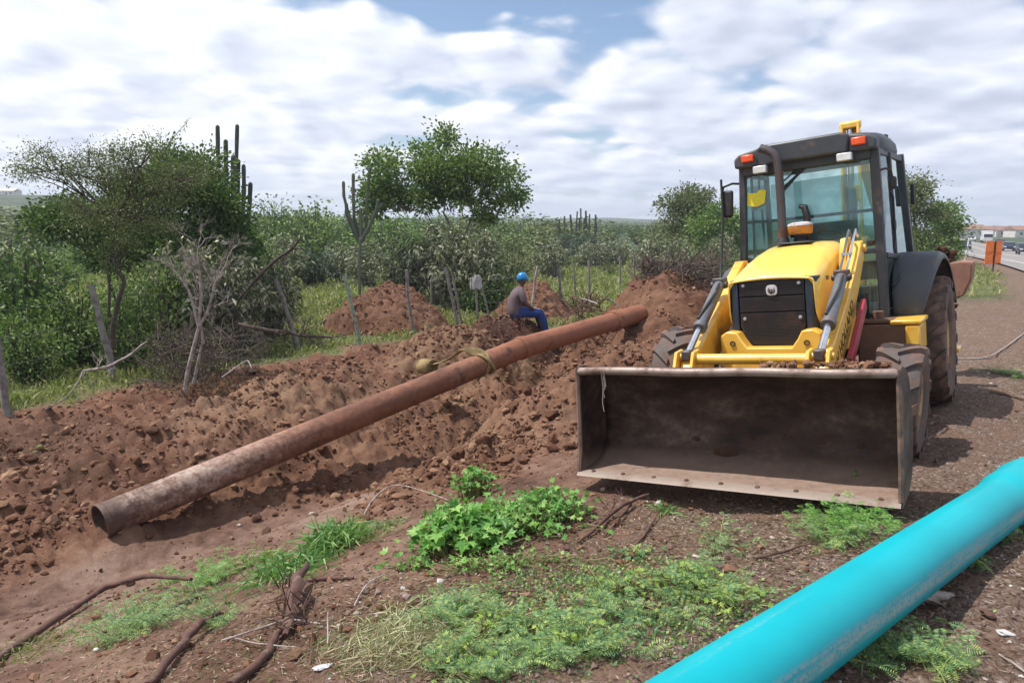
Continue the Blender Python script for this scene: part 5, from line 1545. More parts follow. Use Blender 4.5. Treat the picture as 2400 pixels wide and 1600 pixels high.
tw.build('twigs', MAT['dead'], dt_, smooth=0)['kind'] = 'stuff'

# brush pile of dark cut twigs behind it
Y0 = 12.7
bx, by = at(430, 880, Y0)[:2]; bz = gz(bx, by)
br = empty('brush_pile', (bx, by, bz), 0, 'tangled pile of dark cut twigs and thorny branches behind the dead tree', 'brush pile')
tw = MB()
for k in range(210):
    px_, py_ = random.uniform(345, 560), random.uniform(800, 905)
    p = Vector(rel(px_, py_, Y0, random.uniform(-0.5, 0.8)))
    d = Vector((random.gauss(0.0, 0.6), random.gauss(0, 0.4), random.uniform(0.1, 1.0))).normalized()
    L_ = random.uniform(0.3, 0.75); pts = [p]
    for j in range(4):
        d = (d + Vector((random.gauss(0, 0.22), random.gauss(0, 0.22), random.gauss(-0.05, 0.2)))).normalized(); pts.append(pts[-1] + d * L_ / 3)
    tw.tube(pts, [0.009, 0.008, 0.006, 0.005, 0.003], 4, False)
    if k % 3 == 0: twiggy(tw, pts[2], d, 0.22, 0.006, 2)
o = tw.build('branch_tangle', MAT['twig'], br, smooth=0); o['kind'] = 'stuff'
rg = np.random.default_rng(77)
P_ = np.stack([rg.uniform(-0.7, 0.8, 1400), rg.uniform(-0.4, 0.8, 1400), rg.uniform(0.0, 1.1, 1400)], -1)
V, F_ = leaf_quads(P_, rg.normal(0, 1, P_.shape), 0.045, 0.02, seed=3)
o = link('dry_leaves', fast_mesh('dry_leaves', V, F_), MAT['lf_acacia'], br); o['kind'] = 'stuff'

# second heap of roots and twigs on top of the tallest mound
def rootpile(px0, px1, py0, py1, Y, n, label, mat, seed, L_=0.5, name='brush_pile', rad=0.012):
    random.seed(seed)
    cx, cy = at((px0 + px1) / 2, py1, Y)[:2]; cz = gz(cx, cy)
    r_ = empty(name, (cx, cy, cz), 0, label, 'brush pile')
    tw = MB()
    for k in range(n):
        w0 = at(random.uniform(px0, px1), random.uniform(py0, py1), Y + random.uniform(-0.6, 0.6))
        p = Vector((w0[0] - cx, w0[1] - cy, w0[2] - cz)); d = Vector((random.gauss(0, .8), random.gauss(0, .5), random.gauss(0.25, .5))).normalized(); pts = [p]
        for j in range(4):
            d = (d + Vector([random.gauss(0, 0.35) for _ in range(3)])).normalized(); pts.append(pts[-1] + d * L_ / 4)
        q = random.uniform(0.5, 1.2) * rad
        tw.tube(pts, [q, q, q * .8, q * .6, q * .3], 4, False)
    o = tw.build('branch_tangle', mat, r_, smooth=0); o['kind'] = 'stuff'
    return r_


rootpile(1500, 1680, 612, 668, 17.6, 420, 'dark heap of uprooted twigs and roots crowning the tallest dirt mound', MAT['twig'], 8, 0.6)
rootpile(1325, 1410, 705, 740, 16.0, 90, 'small knot of grey roots near the far end of the rusty pipe', MAT['root'], 9, 0.45)
rootpile(1140, 1230, 755, 800, 15.4, 120, 'matted dark roots on the mound under the worker', MAT['root'], 10, 0.3, rad=0.008)


def branch(name, pxs, rads, mat, label, sub=0, seed=1, cat='branch', lift=0.0, jag=0.12, ground=False):
    """pxs: (px, py, Y) points"""
    random.seed(seed)
    W_ = [Vector(at(*p)) for p in pxs]
    if ground:
        W_ = []
        for p in pxs:
            w0 = at_base(p[0], p[1]); W_.append(Vector((w0[0], w0[1], gz(w0[0], w0[1]) + p[2])))
    pts = []; rr_ = []
    for i in range(len(W_) - 1):
        for j in range(4):
            pa, pb, pc, pd = W_[max(i - 1, 0)], W_[i], W_[i + 1], W_[min(i + 2, len(W_) - 1)]; t_ = j / 4
            q = 0.5 * ((2 * pb) + (pc - pa) * t_ + (2 * pa - 5 * pb + 4 * pc - pd) * t_ ** 2 + (3 * pb - pa - 3 * pc + pd) * t_ ** 3)
            q = q + Vector([random.gauss(0, 1) for _ in range(3)]) * rads[i] * 0.22
            pts.append(q); rr_.append((rads[i] + (rads[i + 1] - rads[i]) * j / 4) * random.uniform(0.86, 1.12))
    pts.append(W_[-1]); rr_.append(rads[-1])
    o_ = pts[0].copy()
    r_ = empty(name, tuple(o_), 0, label, cat)
    mb = MB().tube([p - o_ for p in pts], rr_, 8, jag=jag)
    mb.build('stem', mat, r_, smooth=60)
    if sub:
        tw = MB()
        for _ in range(sub):
            i = random.randint(2, len(pts) - 2); d = (pts[i + 1] - pts[i]).normalized()
            nd = (d + Vector([random.gauss(0, .6) for _ in range(3)]) + Vector((0, 0, .2))).normalized()
            twiggy(tw, pts[i] - o_, nd, (W_[-1] - W_[0]).length * 0.16, max(rr_[i] * 0.45, 0.003), 2, 0.5)
        tw.build('twigs', mat, r_, smooth=0)['kind'] = 'stuff'
    return r_


branch('branch', [(600, 655, 14.5), (640, 615, 14.4), (680, 585, 14.3), (705, 558, 14.2)], [0.035, 0.03, 0.025, 0.012], MAT['bark'], 'bare brown branch slanting up to the right above the pale bushes', 6, 3)
branch('branch', [(560, 700, 14.6), (600, 655, 14.5)], [0.02, 0.034], MAT['bark'], 'lower stub of the bare slanting branch among pale leaves', 0, 4)
branch('branch', [(560, 760, 14.8), (630, 775, 14.8), (700, 785, 14.8), (780, 790, 14.9)], [0.04, 0.045, 0.035, 0.02], MAT['twig'], 'dark fallen branch lying at the foot of the leaning fence post', 9, 5)
branch('branch', [(195, 868, 11.4), (240, 862, 11.4), (290, 840, 11.5), (345, 800, 11.7)], [0.016, 0.022, 0.018, 0.010], MAT['dead'], 'thin pale broken branch in front of the left fence post', 3, 6)
branch('branch', [(195, 868, 11.4), (180, 900, 11.1), (150, 935, 10.8), (105, 960, 10.5)], [0.016, 0.012, 0.010, 0.006], MAT['barkgrey'], 'thin grey branch drooping down onto the soil at the far left', 2, 7)
branch('branch', [(520, 885, 11.6), (560, 855, 11.7), (580, 845, 11.8), (590, 862, 11.6)], [0.012, 0.012, 0.010, 0.006], MAT['dead'], 'small pale forked stick right of the dead tree', 1, 8)
branch('branch', [(1360, 700, 15.6), (1385, 706, 15.5), (1400, 712, 15.4)], [0.02, 0.022, 0.016], MAT['dead'], 'short pale stick on the spoil above the far pipe end', 0, 9)
branch('branch', [(1415, 700, 15.6), (1435, 704, 15.5), (1450, 718, 15.4)], [0.018, 0.02, 0.014], MAT['barkgrey'], 'curved grey stick on the spoil right of the short pale stick', 0, 10)


# ------------------------------------------------------------------ cacti
def ribbed(mb, pts, r_, n=9):
    pts = [Vector(p) for p in pts]; P = []
    for i in range(len(pts) - 1):
        for j in range(5): P.append(pts[i].lerp(pts[i + 1], j / 5))
    tipd = (pts[-1] - pts[-2]).normalized()
    P.append(pts[-1]); rad = [r_ * 0.86] + [r_ * (1 + 0.06 * math.sin(i * 1.9)) for i in range(1, len(P))]
    P += [pts[-1] + tipd * r_ * 0.5, pts[-1] + tipd * r_ * 0.85, pts[-1] + tipd * r_]; rad += [r_ * 0.85, r_ * 0.5, r_ * 0.1]
    o = len(mb.v); mb.tube(P, rad, n * 2)
    m = len(P)
    for i in range(m):
        for k in range(1, n * 2, 2):
            q = o + i * n * 2 + k; c = P[i]; v_ = Vector(mb.v[q]); mb.v[q] = tuple(c + (v_ - c) * 0.74)
    return mb


def cactus(px, pyb, Y, cols, r_, label, mat, trunk=None, group=None):
    bx, by = at(px, pyb, Y)[:2]; bz = gz(bx, by)
    root = empty('columnar_cactus', (bx, by, bz - 0.05), 0, label, 'cactus', group)
    def rl(p, dy=0): w0 = at(p[0], p[1], Y + dy); return (w0[0] - bx, w0[1] - by, w0[2] - bz + 0.05)
    for i, c in enumerate(cols):
        dy = ((i * 37) % 5 - 2) * 0.07
        pts = [rl(p, dy) for p in c]
        if c[0][1] >= pyb - 2: pts[0] = (pts[0][0], pts[0][1], 0.0)
        ribbed(MB(), pts, r_ * (0.9 + 0.2 * ((i * 13) % 4) / 3)).build('stem', mat, root, smooth=25)
    return root


cactus(548, 700, 21.5, [[(545, 700), (548, 560), (553, 420), (556, 296)], [(548, 600), (520, 520), (512, 420), (510, 298)], [(545, 620), (532, 520), (530, 430), (529, 332)],
       [(552, 640), (548, 520), (546, 430), (547, 368)], [(556, 640), (557, 520), (558, 440), (559, 378)], [(560, 660), (566, 540), (572, 450), (571, 390)], [(565, 680), (578, 560), (585, 480), (587, 432)]],
       0.060, 'tall dark columnar cactus cluster rising above the shade tree', MAT['cactus'])
cactus(842, 660, 26.0, [[(842, 660), (842, 610), (845, 560)], [(843, 565), (818, 505), (806, 460), (805, 428)], [(843, 562), (830, 510), (828, 450), (828, 410)], [(846, 560), (846, 520), (845, 490)],
       [(846, 560), (858, 530), (860, 470), (866, 395)], [(846, 565), (868, 525), (882, 490), (886, 470)], [(847, 568), (862, 540), (878, 505), (894, 480)], [(843, 570), (825, 535), (812, 500), (812, 480)]],
       0.056, 'candelabra cactus with pale trunk and upright arms left of the spreading tree', MAT['cactusl'])
for i, (px_, top_, hb) in enumerate(((1312, 515, 0), (1322, 508, 0), (1338, 505, 1), (1352, 497, 0), (1362, 490, 0), (1372, 496, 1), (1383, 503, 0), (1395, 505, 0))):
    cols_ = [[(px_, 566), (px_ + (i % 3 - 1) * 2, 540), (px_ + (i % 2) * 2 - 1, top_)]]
    if i % 2: cols_.append([(px_, 550), (px_ + 6 - (i % 3) * 4, 540), (px_ + 6 - (i % 3) * 4, top_ + 12 + i)])
    cactus(px_, 565, 74 + (i * 5 % 7) * 2, cols_, 0.085 + 0.02 * (i % 3), 'thin upright cactus stem on the skyline above the pasture scrub', MAT['cactus'], group='cactus stems on the skyline')

# ------------------------------------------------------------------ fence
fence = empty('wire_fence', tuple(at(265, 885, 14.0)), 0, 'old wire fence of crooked weathered wooden posts along the pasture', 'fence')
fo = Vector(fence.location)
posts = [  # base px, top px, Y, radius, bend px, material
    ((268, 890), (210, 668), 13.8, 0.060, 10, 'post'), ((700, 795), (645, 655), 17.6, 0.058, 6, 'post'), ((845, 805), (808, 645), 18.4, 0.048, 3, 'postgreen'),
    ((976, 782), (953, 632), 20.0, 0.045, -12, 'post'), ((1002, 770), (1012, 650), 22.3, 0.030, 4, 'post'), ((1074, 762), (1043, 625), 21.5, 0.048, 2, 'post'), ((1085, 760), (1056, 632), 21.9, 0.035, 3, 'post'),
    ((1120, 742), (1112, 640), 22.8, 0.035, 2, 'post'), ((1150, 735), (1122, 645), 23.2, 0.035, 2, 'post'), ((1246, 735), (1260, 624), 23.0, 0.042, -6, 'dead'),
    ((1318, 725), (1309, 624), 26.5, 0.055, 0, 'post'), ((1350, 712), (1343, 610), 29.5, 0.040, 0, 'post'), ((1382, 700), (1380, 608), 31.5, 0.055, 0, 'post'), ((1455, 690), (1453, 600), 35.5, 0.05, 0, 'post'),
    ((1486, 680), (1486, 598), 39, 0.05, 0, 'post'), ((1530, 672), (1532, 592), 43, 0.05, 1, 'post'), ((1600, 668), (1601, 590), 47, 0.05, 0, 'post'), ((1640, 665), (1642, 588), 52, 0.05, 0, 'post'), ((18, 960), (-30, 700), 11.0, 0.06, 4, 'post')]
tops = []
random.seed(12)
for (bpx, tpx, Y, r_, bend, mt) in posts:
    b_ = Vector(at(bpx[0], bpx[1], Y)); b_.z = min(gz(b_.x, b_.y) - 0.1, b_.z); t_ = Vector(at(tpx[0], tpx[1], Y))
    mid = b_.lerp(t_, 0.5) + Vector((bend * mper(Y), 0, 0))
    pts = []
    for k in range(9):
        f = k / 8; pts.append(b_ * (1 - f) ** 2 + mid * 2 * f * (1 - f) + t_ * f * f + Vector((random.gauss(0, .008), random.gauss(0, .008), 0)))
    po = MB().tube([p - b_ for p in pts], [r_ * (1.05 - 0.018 * k) for k in range(9)], 9, jag=0.13).build('post', MAT[mt], fence, smooth=45)
    po.location = b_ - fo
    if mt == 'postgreen': po['label'] = 'post with faded green paint on its upper half'
    tops.append((bpx[0] if Y > 11.5 else -100, b_, t_))
order = sorted([t for t in tops if t[1].y > 0], key=lambda t: t[1].y)
order = [t for i, t in enumerate(order) if i == 0 or (t[1] - order[i - 1][1]).length > 0.9]
wm = []
for hfr in (0.45, 0.68, 0.90):
    pts = []
    for a_, c_ in zip(order[:-1], order[1:]):
        p0 = a_[1].lerp(a_[2], hfr); p1 = c_[1].lerp(c_[2], hfr)
        for k in range(4):
            f = k / 4; pts.append(p0.lerp(p1, f) - Vector((0, 0, 0.18 * f * (1 - f))) - fo)
    MB().tube(pts, 0.0035, 4, False).build('wire', MAT['wire'], fence, smooth=0)

# pale shirt hung on the fence posts
sh = empty('hanging_shirt', tuple(at(1118, 660, 22.7)), 0, 'pale grey shirt hung over a fence post left of the worker', 'shirt')
rows = []
for i in range(9):
    f = i / 8; w_ = 0.10 + 0.10 * min(f * 3, 1)
    rows.append([((k / 6 - 0.5) * 2 * w_ + 0.01 * math.sin(i), -0.07 + 0.03 * math.sin(k * 2.1 + i * 0.3), 0.24 - f * (0.50 + 0.07 * math.sin(k * 1.9))) for k in range(7)])
MB().sheet(rows).build('body', MAT['cloth'], sh, solid=0.012, subsurf=1)
rows = [[(-0.24 + q, -0.05 + 0.02 * math.sin(i), 0.14 - i * 0.075) for q in (-0.03, 0.0, 0.03)] for i in range(7)]
MB().sheet(rows).build('sleeve', MAT['cloth'], sh, solid=0.012)

sh.scale = (0.8, 0.8, 0.85)

# ------------------------------------------------------------------ bushes
random.seed(21)
pbush('darkA', 40, 800, 570, 260, 'dark leafy bush crowding the left edge behind the grass', Y=15.5)
pbush('paleA', 60, 780, 560, 190, 'bush with pale leaf rosettes above the dark bush at the left edge', Y=16.8)
pbush('midA', 180, 850, 640, 190, 'yellow-green shrub under the thorn tree by the left fence post', Y=15.2)
pbush('midB', 60, 880, 720, 170, 'low light green shrub at the lower left of the undergrowth', Y=13.8)
pbush('midA', 310, 830, 650, 150, 'small fresh green shrub between the thorn tree stem and the brush pile', Y=15.0)
pbush('midB', 390, 760, 590, 170, 'broad-leaved green shrub left of the dead tree crown', Y=15.8)
pbush('paleA', 430, 760, 555, 190, 'large pale-leaved bush directly behind the dead tree', Y=16.2)
pbush('paleB', 540, 770, 560, 190, 'large pale-leaved bush right of the dead tree', Y=17.2)
pbush('paleB', 640, 770, 590, 150, 'pale-leaved bush behind the leaning grey post', Y=18.8)
pbush('darkA', 500, 700, 585, 170, 'dark bush under the right side of the shade tree', Y=19.5)
pbush('midA', 590, 700, 520, 140, 'mid green bush at the foot of the tall cactus', Y=24)
pbush('blueA', 738, 672, 582, 120, 'round dark bluish bush standing alone in the pasture grass')
pbush('paleA', 655, 650, 545, 130, 'pale bush left of the round bluish one', Y=33)
pbush('paleB', 800, 648, 565, 100, 'pale-topped bush in front of the candelabra cactus', Y=38)
pbush('paleA', 865, 655, 560, 110, 'pale-topped bush at the right foot of the candelabra cactus', Y=34)
pbush('paleB', 960, 690, 545, 150, 'pale bush behind the broad dirt mound', Y=27)
pbush('paleA', 1035, 700, 520, 170, 'tall pale-leaved bush below the spreading tree', Y=26)
pbush('paleB', 1125, 720, 530, 150, 'tall pale-leaved bush beside the hanging shirt', Y=25.5)
pbush('darkA', 1140, 725, 610, 130, 'dark low bush right of the hanging shirt', Y=25)
pbush('olive', 1200, 650, 560, 130, 'olive shrub behind the seated worker', Y=36)
pbush('paleA', 1292, 655, 556, 100, 'rounded pale-topped bush above the peaked mound')
pbush('blueA', 1340, 600, 545, 140, 'wide dark bluish scrub in the middle pasture', Y=68)
pbush('blueA', 1375, 605, 550, 110, 'dark bluish scrub patch right of the wide one', Y=62)
pbush('paleB', 1388, 628, 560, 80, 'pale bush by the middle of the fence')
pbush('paleA', 1450, 625, 562, 90, 'pale bush further right along the fence')
pbush('paleB', 1530, 640, 548, 110, 'spiky pale grey bush left of the tallest mound', Y=40)
pbush('paleA', 1590, 645, 560, 90, 'spiky pale grey bush above the root heap', Y=38)
pbush('olive', 1665, 640, 570, 110, 'dry olive scrub between the root heap and the cab', Y=36)
pbush('paleB', 1690, 640, 540, 90, 'pale cactus-like scrub close to the cab', Y=42)
pbush('midA', 650, 575, 462, 130, 'light green tree-like bush right of the tall cactus', Y=52)
pbush('midB', 745, 575, 474, 170, 'wide light green bush left of the candelabra cactus', Y=50)
pbush('farC', 910, 590, 500, 160, 'green bush seen under the left of the spreading tree', Y=56)
pbush('midA', 975, 585, 525, 120, 'fresh green bush under the spreading tree', Y=48)
pbush('farA', 1080, 575, 500, 170, 'olive scrub seen below the spreading tree crown', Y=75)
pbush('farC', 1190, 575, 508, 130, 'green bush right of the spreading tree crown', Y=80)
pbush('farA', 1260, 560, 500, 170, 'wide olive bush on the skyline left of the distant cacti', Y=90)
pbush('farA', 1345, 565, 512, 190, 'wide olive thicket around the distant cacti', Y=84)
pbush('farB', 1437, 545, 520, 45, 'small round dark tree on the pasture skyline', Y=150)
pbush('farB', 1495, 560, 518, 58, 'round dark tree alone in the far pasture', Y=120)
pbush('farA', 1540, 575, 520, 90, 'olive scrub left of the round olive tree', Y=90)
pbush('farA', 1570, 620, 545, 130, 'olive undergrowth below the round olive tree', Y=58)
pbush('olive', 2115, 625, 540, 70, 'dry scrub beside the cab rear', Y=40)
pbush('farC', 2175, 625, 545, 110, 'green undergrowth at the foot of the roadside trees', Y=43)
pbush('farA', 2235, 615, 570, 60, 'low scrub at the edge of the road verge', Y=50)
pbush('farB', 2332, 545, 524, 36, 'small round dark tree far beyond the road', Y=330, zoff=0)
pbush('farB', 2395, 545, 526, 40, 'small dark tree far beyond the road at the right edge', Y=330)
random.seed(33)
for k in range(72):
    px_ = random.uniform(-60, 1760); Yk = math.exp(random.uniform(math.log(70), math.log(330)))
    if 1180 < px_ < 1560 and Yk < 150: continue
    X = at(px_, 560, Yk)[0]
    w_ = random.uniform(4, 9) * (1 + Yk / 260); h_ = w_ * random.uniform(0.38, 0.6) * (0.8 if px_ > 1150 else 1.0)
    h_ = min(h_, 3.2 + Yk / 80) * (0.75 if px_ > 1150 else 1.0)
    kd, lb_ = random.choice([('farA', 'distant olive scrub bush in the green belt across the pasture'), ('farB', 'distant dark green bush in the green belt across the pasture'), ('farA', 'distant olive scrub bush in the green belt across the pasture'), ('farC', 'distant fresh green bush in the green belt across the pasture')])
    bush(kd, X, Yk, w_, h_, lb_, 'distant shrubs across the pasture')
for k in range(20):
    px_ = random.uniform(560, 1600); Yk = random.uniform(38, 70)
    X = at(px_, 600, Yk)[0]
    kd, lb_ = random.choice([('olive', 'low dry olive shrub scattered in the pasture grass'), ('paleA', 'low pale-leaved shrub scattered in the pasture grass'), ('farA', 'low green shrub scattered in the pasture grass')])
    bush(kd, X, Yk, random.uniform(1.4, 2.6), random.uniform(0.7, 1.3), lb_, 'low shrubs in the pasture')
for k in range(11):
    px_ = random.uniform(-40, 500); Yk = random.uniform(22, 45)
    X = at(px_, 600, Yk)[0]
    kd, lb_ = random.choice([('darkA', 'dark green bush behind the left trees'), ('midA', 'fresh green bush behind the left trees'), ('farC', 'leafy green bush behind the left trees')])
    bush(kd, X, Yk, random.uniform(2.6, 4.2), random.uniform(1.5, 2.5), lb_, 'bushes behind the left trees')


# ------------------------------------------------------------------ grass and weeds
def scatter_blades(name, XY, hgt, wid, mat, label, cat, seed, lean=0.5, dz=0.0):
    rg = np.random.default_rng(seed); n = len(XY)
    z = ground_z(XY[:, 0], XY[:, 1]) + dz
    P = np.stack([XY[:, 0], XY[:, 1], z], -1)
    D = np.stack([rg.normal(0, lean, n), rg.normal(0, lean, n), np.ones(n)], -1)
    h = hgt * rg.uniform(0.45, 1.3, n)
    V, F_ = leaf_quads(P, D, h, wid, 0.10, 0.22, seed)
    o = link(name, fast_mesh(name, V, F_), mat)
    return tag(o, label, cat, kind='stuff')


rg = np.random.default_rng(50)
n = 135000
th = rg.uniform(-0.66, 0.40, n); rr_ = np.exp(rg.uniform(math.log(10.5), math.log(75), n))
X = np.stack([rr_ * np.sin(th), rr_ * np.cos(th)], -1)
dug, gr_, sm_, rd_ = masks(X[:, 0], X[:, 1])
cl = fbm(X[:, 0], X[:, 1], 0.8, 3, 90)
k = rg.uniform(0, 1, n) < gr_ * np.clip(0.62 + 1.0 * cl, 0.30, 1)
X = X[k]; dist = np.hypot(X[:, 0], X[:, 1])
hh_ = np.where(dist > 22, 0.30, 0.20) * (0.7 + 0.9 * np.clip(cl[k] + 0.3, 0, 1)) * (1 + dist / 110)
scatter_blades('grass', X, hh_, 0.020 + dist * 0.0011, MAT['lf_grass'], 'green and straw coloured pasture grass beyond the fence', 'grass', 51)
# verge grass by the road
n = 9000
a = rg.uniform(0, 1, n); X = np.stack([rg.uniform(9, 30, n), rg.uniform(17.5, 46, n)], -1)
rd_ = road_dist(X[:, 0], X[:, 1]); msk = masks(X[:, 0], X[:, 1])[1]
k = (rd_ < -1.0) & (rd_ > -6.5) & (rg.uniform(0, 1, n) < msk)
X = X[k]
scatter_blades('verge_grass', X, 0.26, 0.045, MAT['lf_grass'], 'patch of green grass on the road verge behind the loader', 'grass', 52)


def clump_grass(px, py, n, rad, h, w, mat, label, seed, lean=0.75, name='grass_tuft'):
    w0 = at_base(px, py); cx, cy = w0[0], w0[1]; cz = gz(cx, cy)
    rg = np.random.default_rng(seed)
    r_ = rg.normal(0, rad, (n, 2)); z = ground_z(cx + r_[:, 0], cy + r_[:, 1]) - cz
    D = np.stack([r_[:, 0] * 3 + rg.normal(0, lean, n), r_[:, 1] * 3 + rg.normal(0, lean, n), np.ones(n) * 0.8], -1)
    V, F_ = leaf_quads(np.concatenate([r_, z[:, None]], 1), D, h * rg.uniform(0.5, 1.3, n), w, 0.12, 0.35, seed)
    o = empty(name, (cx, cy, cz), 0, label, 'grass tuft')
    link('blades', fast_mesh('blades', V, F_), mat, o)['kind'] = 'stuff'
    return o


clump_grass(788, 1290, 420, 0.075, 0.34, 0.014, MAT['lf_gtuft'], 'tall bright grass tuft left of the big leafy weed', 1, 0.45)
clump_grass(685, 1345, 420, 0.11, 0.26, 0.013, MAT['lf_gtuft'], 'flattened bright grass tuft lower left of the tall tuft', 2, 1.1)
clump_grass(610, 1320, 160, 0.10, 0.12, 0.012, MAT['lf_grass'], 'small yellowish grass tuft beside the flattened one', 3, 1.0)
clump_grass(850, 1270, 150, 0.12, 0.14, 0.010, MAT['lf_grass'], 'thin pale grass beside the arching twig', 4, 1.2)
clump_grass(1560, 1190, 60, 0.04, 0.14, 0.012, MAT['lf_gtuft'], 'few grass blades at the bucket cutting edge', 5, 0.9)
clump_grass(60, 1520, 260, 0.16, 0.10, 0.008, MAT['lf_grass'], 'short grass at the lower left corner', 6, 0.9)
clump_grass(2310, 1235, 160, 0.10, 0.12, 0.012, MAT['lf_gtuft'], 'grass tuft sticking out beyond the turquoise pipe', 7, 0.8)


def lobed_leaf_mesh(P, D, S, seed):
    """five-lobed soft leaves: a fan of ten triangles each, cupped"""
    rg = np.random.default_rng(seed); n = len(P)
    prof = []
    for k in range(11):
        a = -2.2 + 4.4 * k / 10
        r_ = (1.0 if k % 2 == 1 else 0.52) * (1.0 - 0.10 * abs(a))
        prof.append((r_ * math.cos(a), r_ * math.sin(a)))
    prof = np.array([(0, 0)] + [(0.30 + x * 0.70, y * 0.80) for x, y in prof])
    D = D / np.linalg.norm(D, axis=1, keepdims=True)
    up = rg.normal(0, 0.42, (n, 3)) + np.array([0, -0.25, 1.0])
    Sx = np.cross(up, D); Sx /= np.linalg.norm(Sx, axis=1, keepdims=True); N = np.cross(D, Sx)
    V = P[:, None] + S[:, None, None] * (prof[None, :, :1] * D[:, None] + prof[None, :, 1:] * Sx[:, None] + ((np.abs(prof[:, 1]) * 0.22 - prof[:, 0] ** 2 * 0.25)[None, :, None]) * N[:, None])
    F_ = np.array([(0, k, k + 1) for k in range(1, 11)])
    F_ = (F_[None] + (np.arange(n) * 12)[:, None, None]).reshape(-1, 3)
    return V.reshape(-1, 3), F_


def broadleaf(px, py, wx, wy, n, size, h, label, seed, mat='lf_weed', name='leafy_weed'):
    w0 = at_base(px, py); cx, cy = w0[0], w0[1]; cz = gz(cx, cy)
    rg = np.random.default_rng(seed); random.seed(seed)
    root = empty(name, (cx, cy, cz), 0, label, 'weed')
    st_ = MB(); P, D, S = [], [], []
    for k in range(n):
        q = rg.normal(0, 0.45, 2); x, y = q[0] * wx, q[1] * wy
        g = gz(cx + x, cy + y) - cz; hh = h * max(0.25, 1 - 0.5 * (q @ q)) * rg.uniform(0.4, 1.1)
        tip = np.array([x + rg.normal(0, 0.05), y + rg.normal(0, 0.05), g + hh])
        st_.tube([(x * 0.75, y * 0.75, g - 0.01), tuple((np.array([x * 0.9, y * 0.9, g + hh * 0.55]))), tuple(tip)], [0.0035, 0.003, 0.002], 4, False)
        P.append(tip); D.append(np.array([q[0] * 0.9 + rg.normal(0, .6), q[1] * 0.9 - 0.25 + rg.normal(0, .6), rg.normal(0.0, .22)])); S.append(size * rg.uniform(0.45, 1.15))
    V, F_ = lobed_leaf_mesh(np.array(P), np.array(D), np.array(S), seed)
    link('leaves', fast_mesh('leaves', V, F_, 3), MAT[mat], root)
    st_.build('stems', MAT['lf_grass'], root, smooth=0)['kind'] = 'stuff'
    return root


broadleaf(1075, 1285, 0.30, 0.26, 300, 0.085, 0.27, 'big bright green lobed-leaf weed in the middle foreground', 61)
broadleaf(1190, 1245, 0.42, 0.34, 480, 0.048, 0.22, 'dense small-leaved green weed patch touching the big lobed one', 62)
broadleaf(1290, 1215, 0.28, 0.25, 260, 0.052, 0.22, 'bright green weed clump nearest the left corner of the bucket', 63)
broadleaf(1110, 1170, 0.20, 0.16, 110, 0.06, 0.24, 'upright green weed at the back of the weed patch', 64)
broadleaf(960, 1330, 0.12, 0.10, 40, 0.045, 0.08, 'small yellow-green seedling left of the big weed', 65)
broadleaf(1180, 1330, 0.5, 0.12, 170, 0.028, 0.06, 'low fringe of tiny green weeds in front of the big weed', 66)
broadleaf(900, 1240, 0.20, 0.10, 70, 0.025, 0.05, 'low dusty green seedlings beside the arching twig', 67, 'lf_fern')
broadleaf(1480, 1310, 0.10, 0.07, 34, 0.04, 0.05, 'small pale weed on bare soil in front of the bucket', 68, 'lf_fern')
broadleaf(1990, 1165, 0.05, 0.04, 14, 0.035, 0.22, 'single yellow-green shoot standing against the bucket edge', 69)


def fronds(P, D, L, npair, lw, seed):
    """feathery leaves: a row of paired leaflets each"""
    rg = np.random.default_rng(seed); n = len(P)
    D = D / np.linalg.norm(D, axis=1, keepdims=True)
    up = np.array([0, 0, 1.0]) + rg.normal(0, 0.35, (n, 3))
    S = np.cross(up, D); S /= np.linalg.norm(S, axis=1, keepdims=True); N = np.cross(D, S)
    V = []
    for k in range(npair):
        f = (k + 1) / (npair + 0.5)
        c = P + D * (L * f)[:, None] + N * (L * (0.25 * f - 0.45 * f * f))[:, None]
        ll = L * 0.36 * math.sin(math.pi * (0.15 + 0.8 * f)); w_ = L * lw
        for sg in (-1, 1):
            dd = S * sg + D * 0.45 - N * 0.12
            V += [c, c + dd * (ll * 0.5)[:, None] + D * w_[:, None], c + dd * ll[:, None], c + dd * (ll * 0.5)[:, None] - D * w_[:, None]]
    V = np.stack(V, 1).reshape(-1, 3)
    return V, np.arange(len(V)).reshape(-1, 4)


def fern_weed(px, py, wx, wy, n, size, h, label, seed, mat='lf_fern', npair=8):
    w0 = at_base(px, py); cx, cy = w0[0], w0[1]; cz = gz(cx, cy)
    rg = np.random.default_rng(seed); random.seed(seed)
    root = empty('feathery_weed', (cx, cy, cz), 0, label, 'weed')
    nst = max(n // 6, 2); P, D, L = [], [], []; st_ = MB()
    for k in range(nst):
        q = rg.normal(0, 0.45, 2); x, y = q[0] * wx, q[1] * wy
        g = gz(cx + x, cy + y) - cz; a = rg.uniform(0, 6.28); hh = h * rg.uniform(0.4, 1.1); ln = hh * rg.uniform(0.5, 1.8)
        p0 = np.array([x, y, g]); p2 = p0 + np.array([math.cos(a) * ln, math.sin(a) * ln, hh]); p1 = p0 + (p2 - p0) * 0.5 + np.array([0, 0, hh * 0.2])
        st_.tube([tuple(p0), tuple(p1), tuple(p2)], [0.0024, 0.0018, 0.001], 4, False)
        for j in range(6):
            f = (j + 1) / 6; p = p0 * (1 - f) ** 2 + p1 * 2 * f * (1 - f) + p2 * f * f; b_ = a + (1.1 if j % 2 else -1.1) + rg.normal(0, .3)
            P.append(p); D.append(np.array([math.cos(b_), math.sin(b_), rg.uniform(-0.1, 0.45)])); L.append(size * rg.uniform(0.6, 1.2))
    V, F_ = fronds(np.array(P), np.array(D), np.array(L), npair, 0.040, seed)
    link('fronds', fast_mesh('fronds', V, F_), MAT[mat], root)
    st_.build('stems', MAT['lf_fern'], root, smooth=0)['kind'] = 'stuff'
    return root


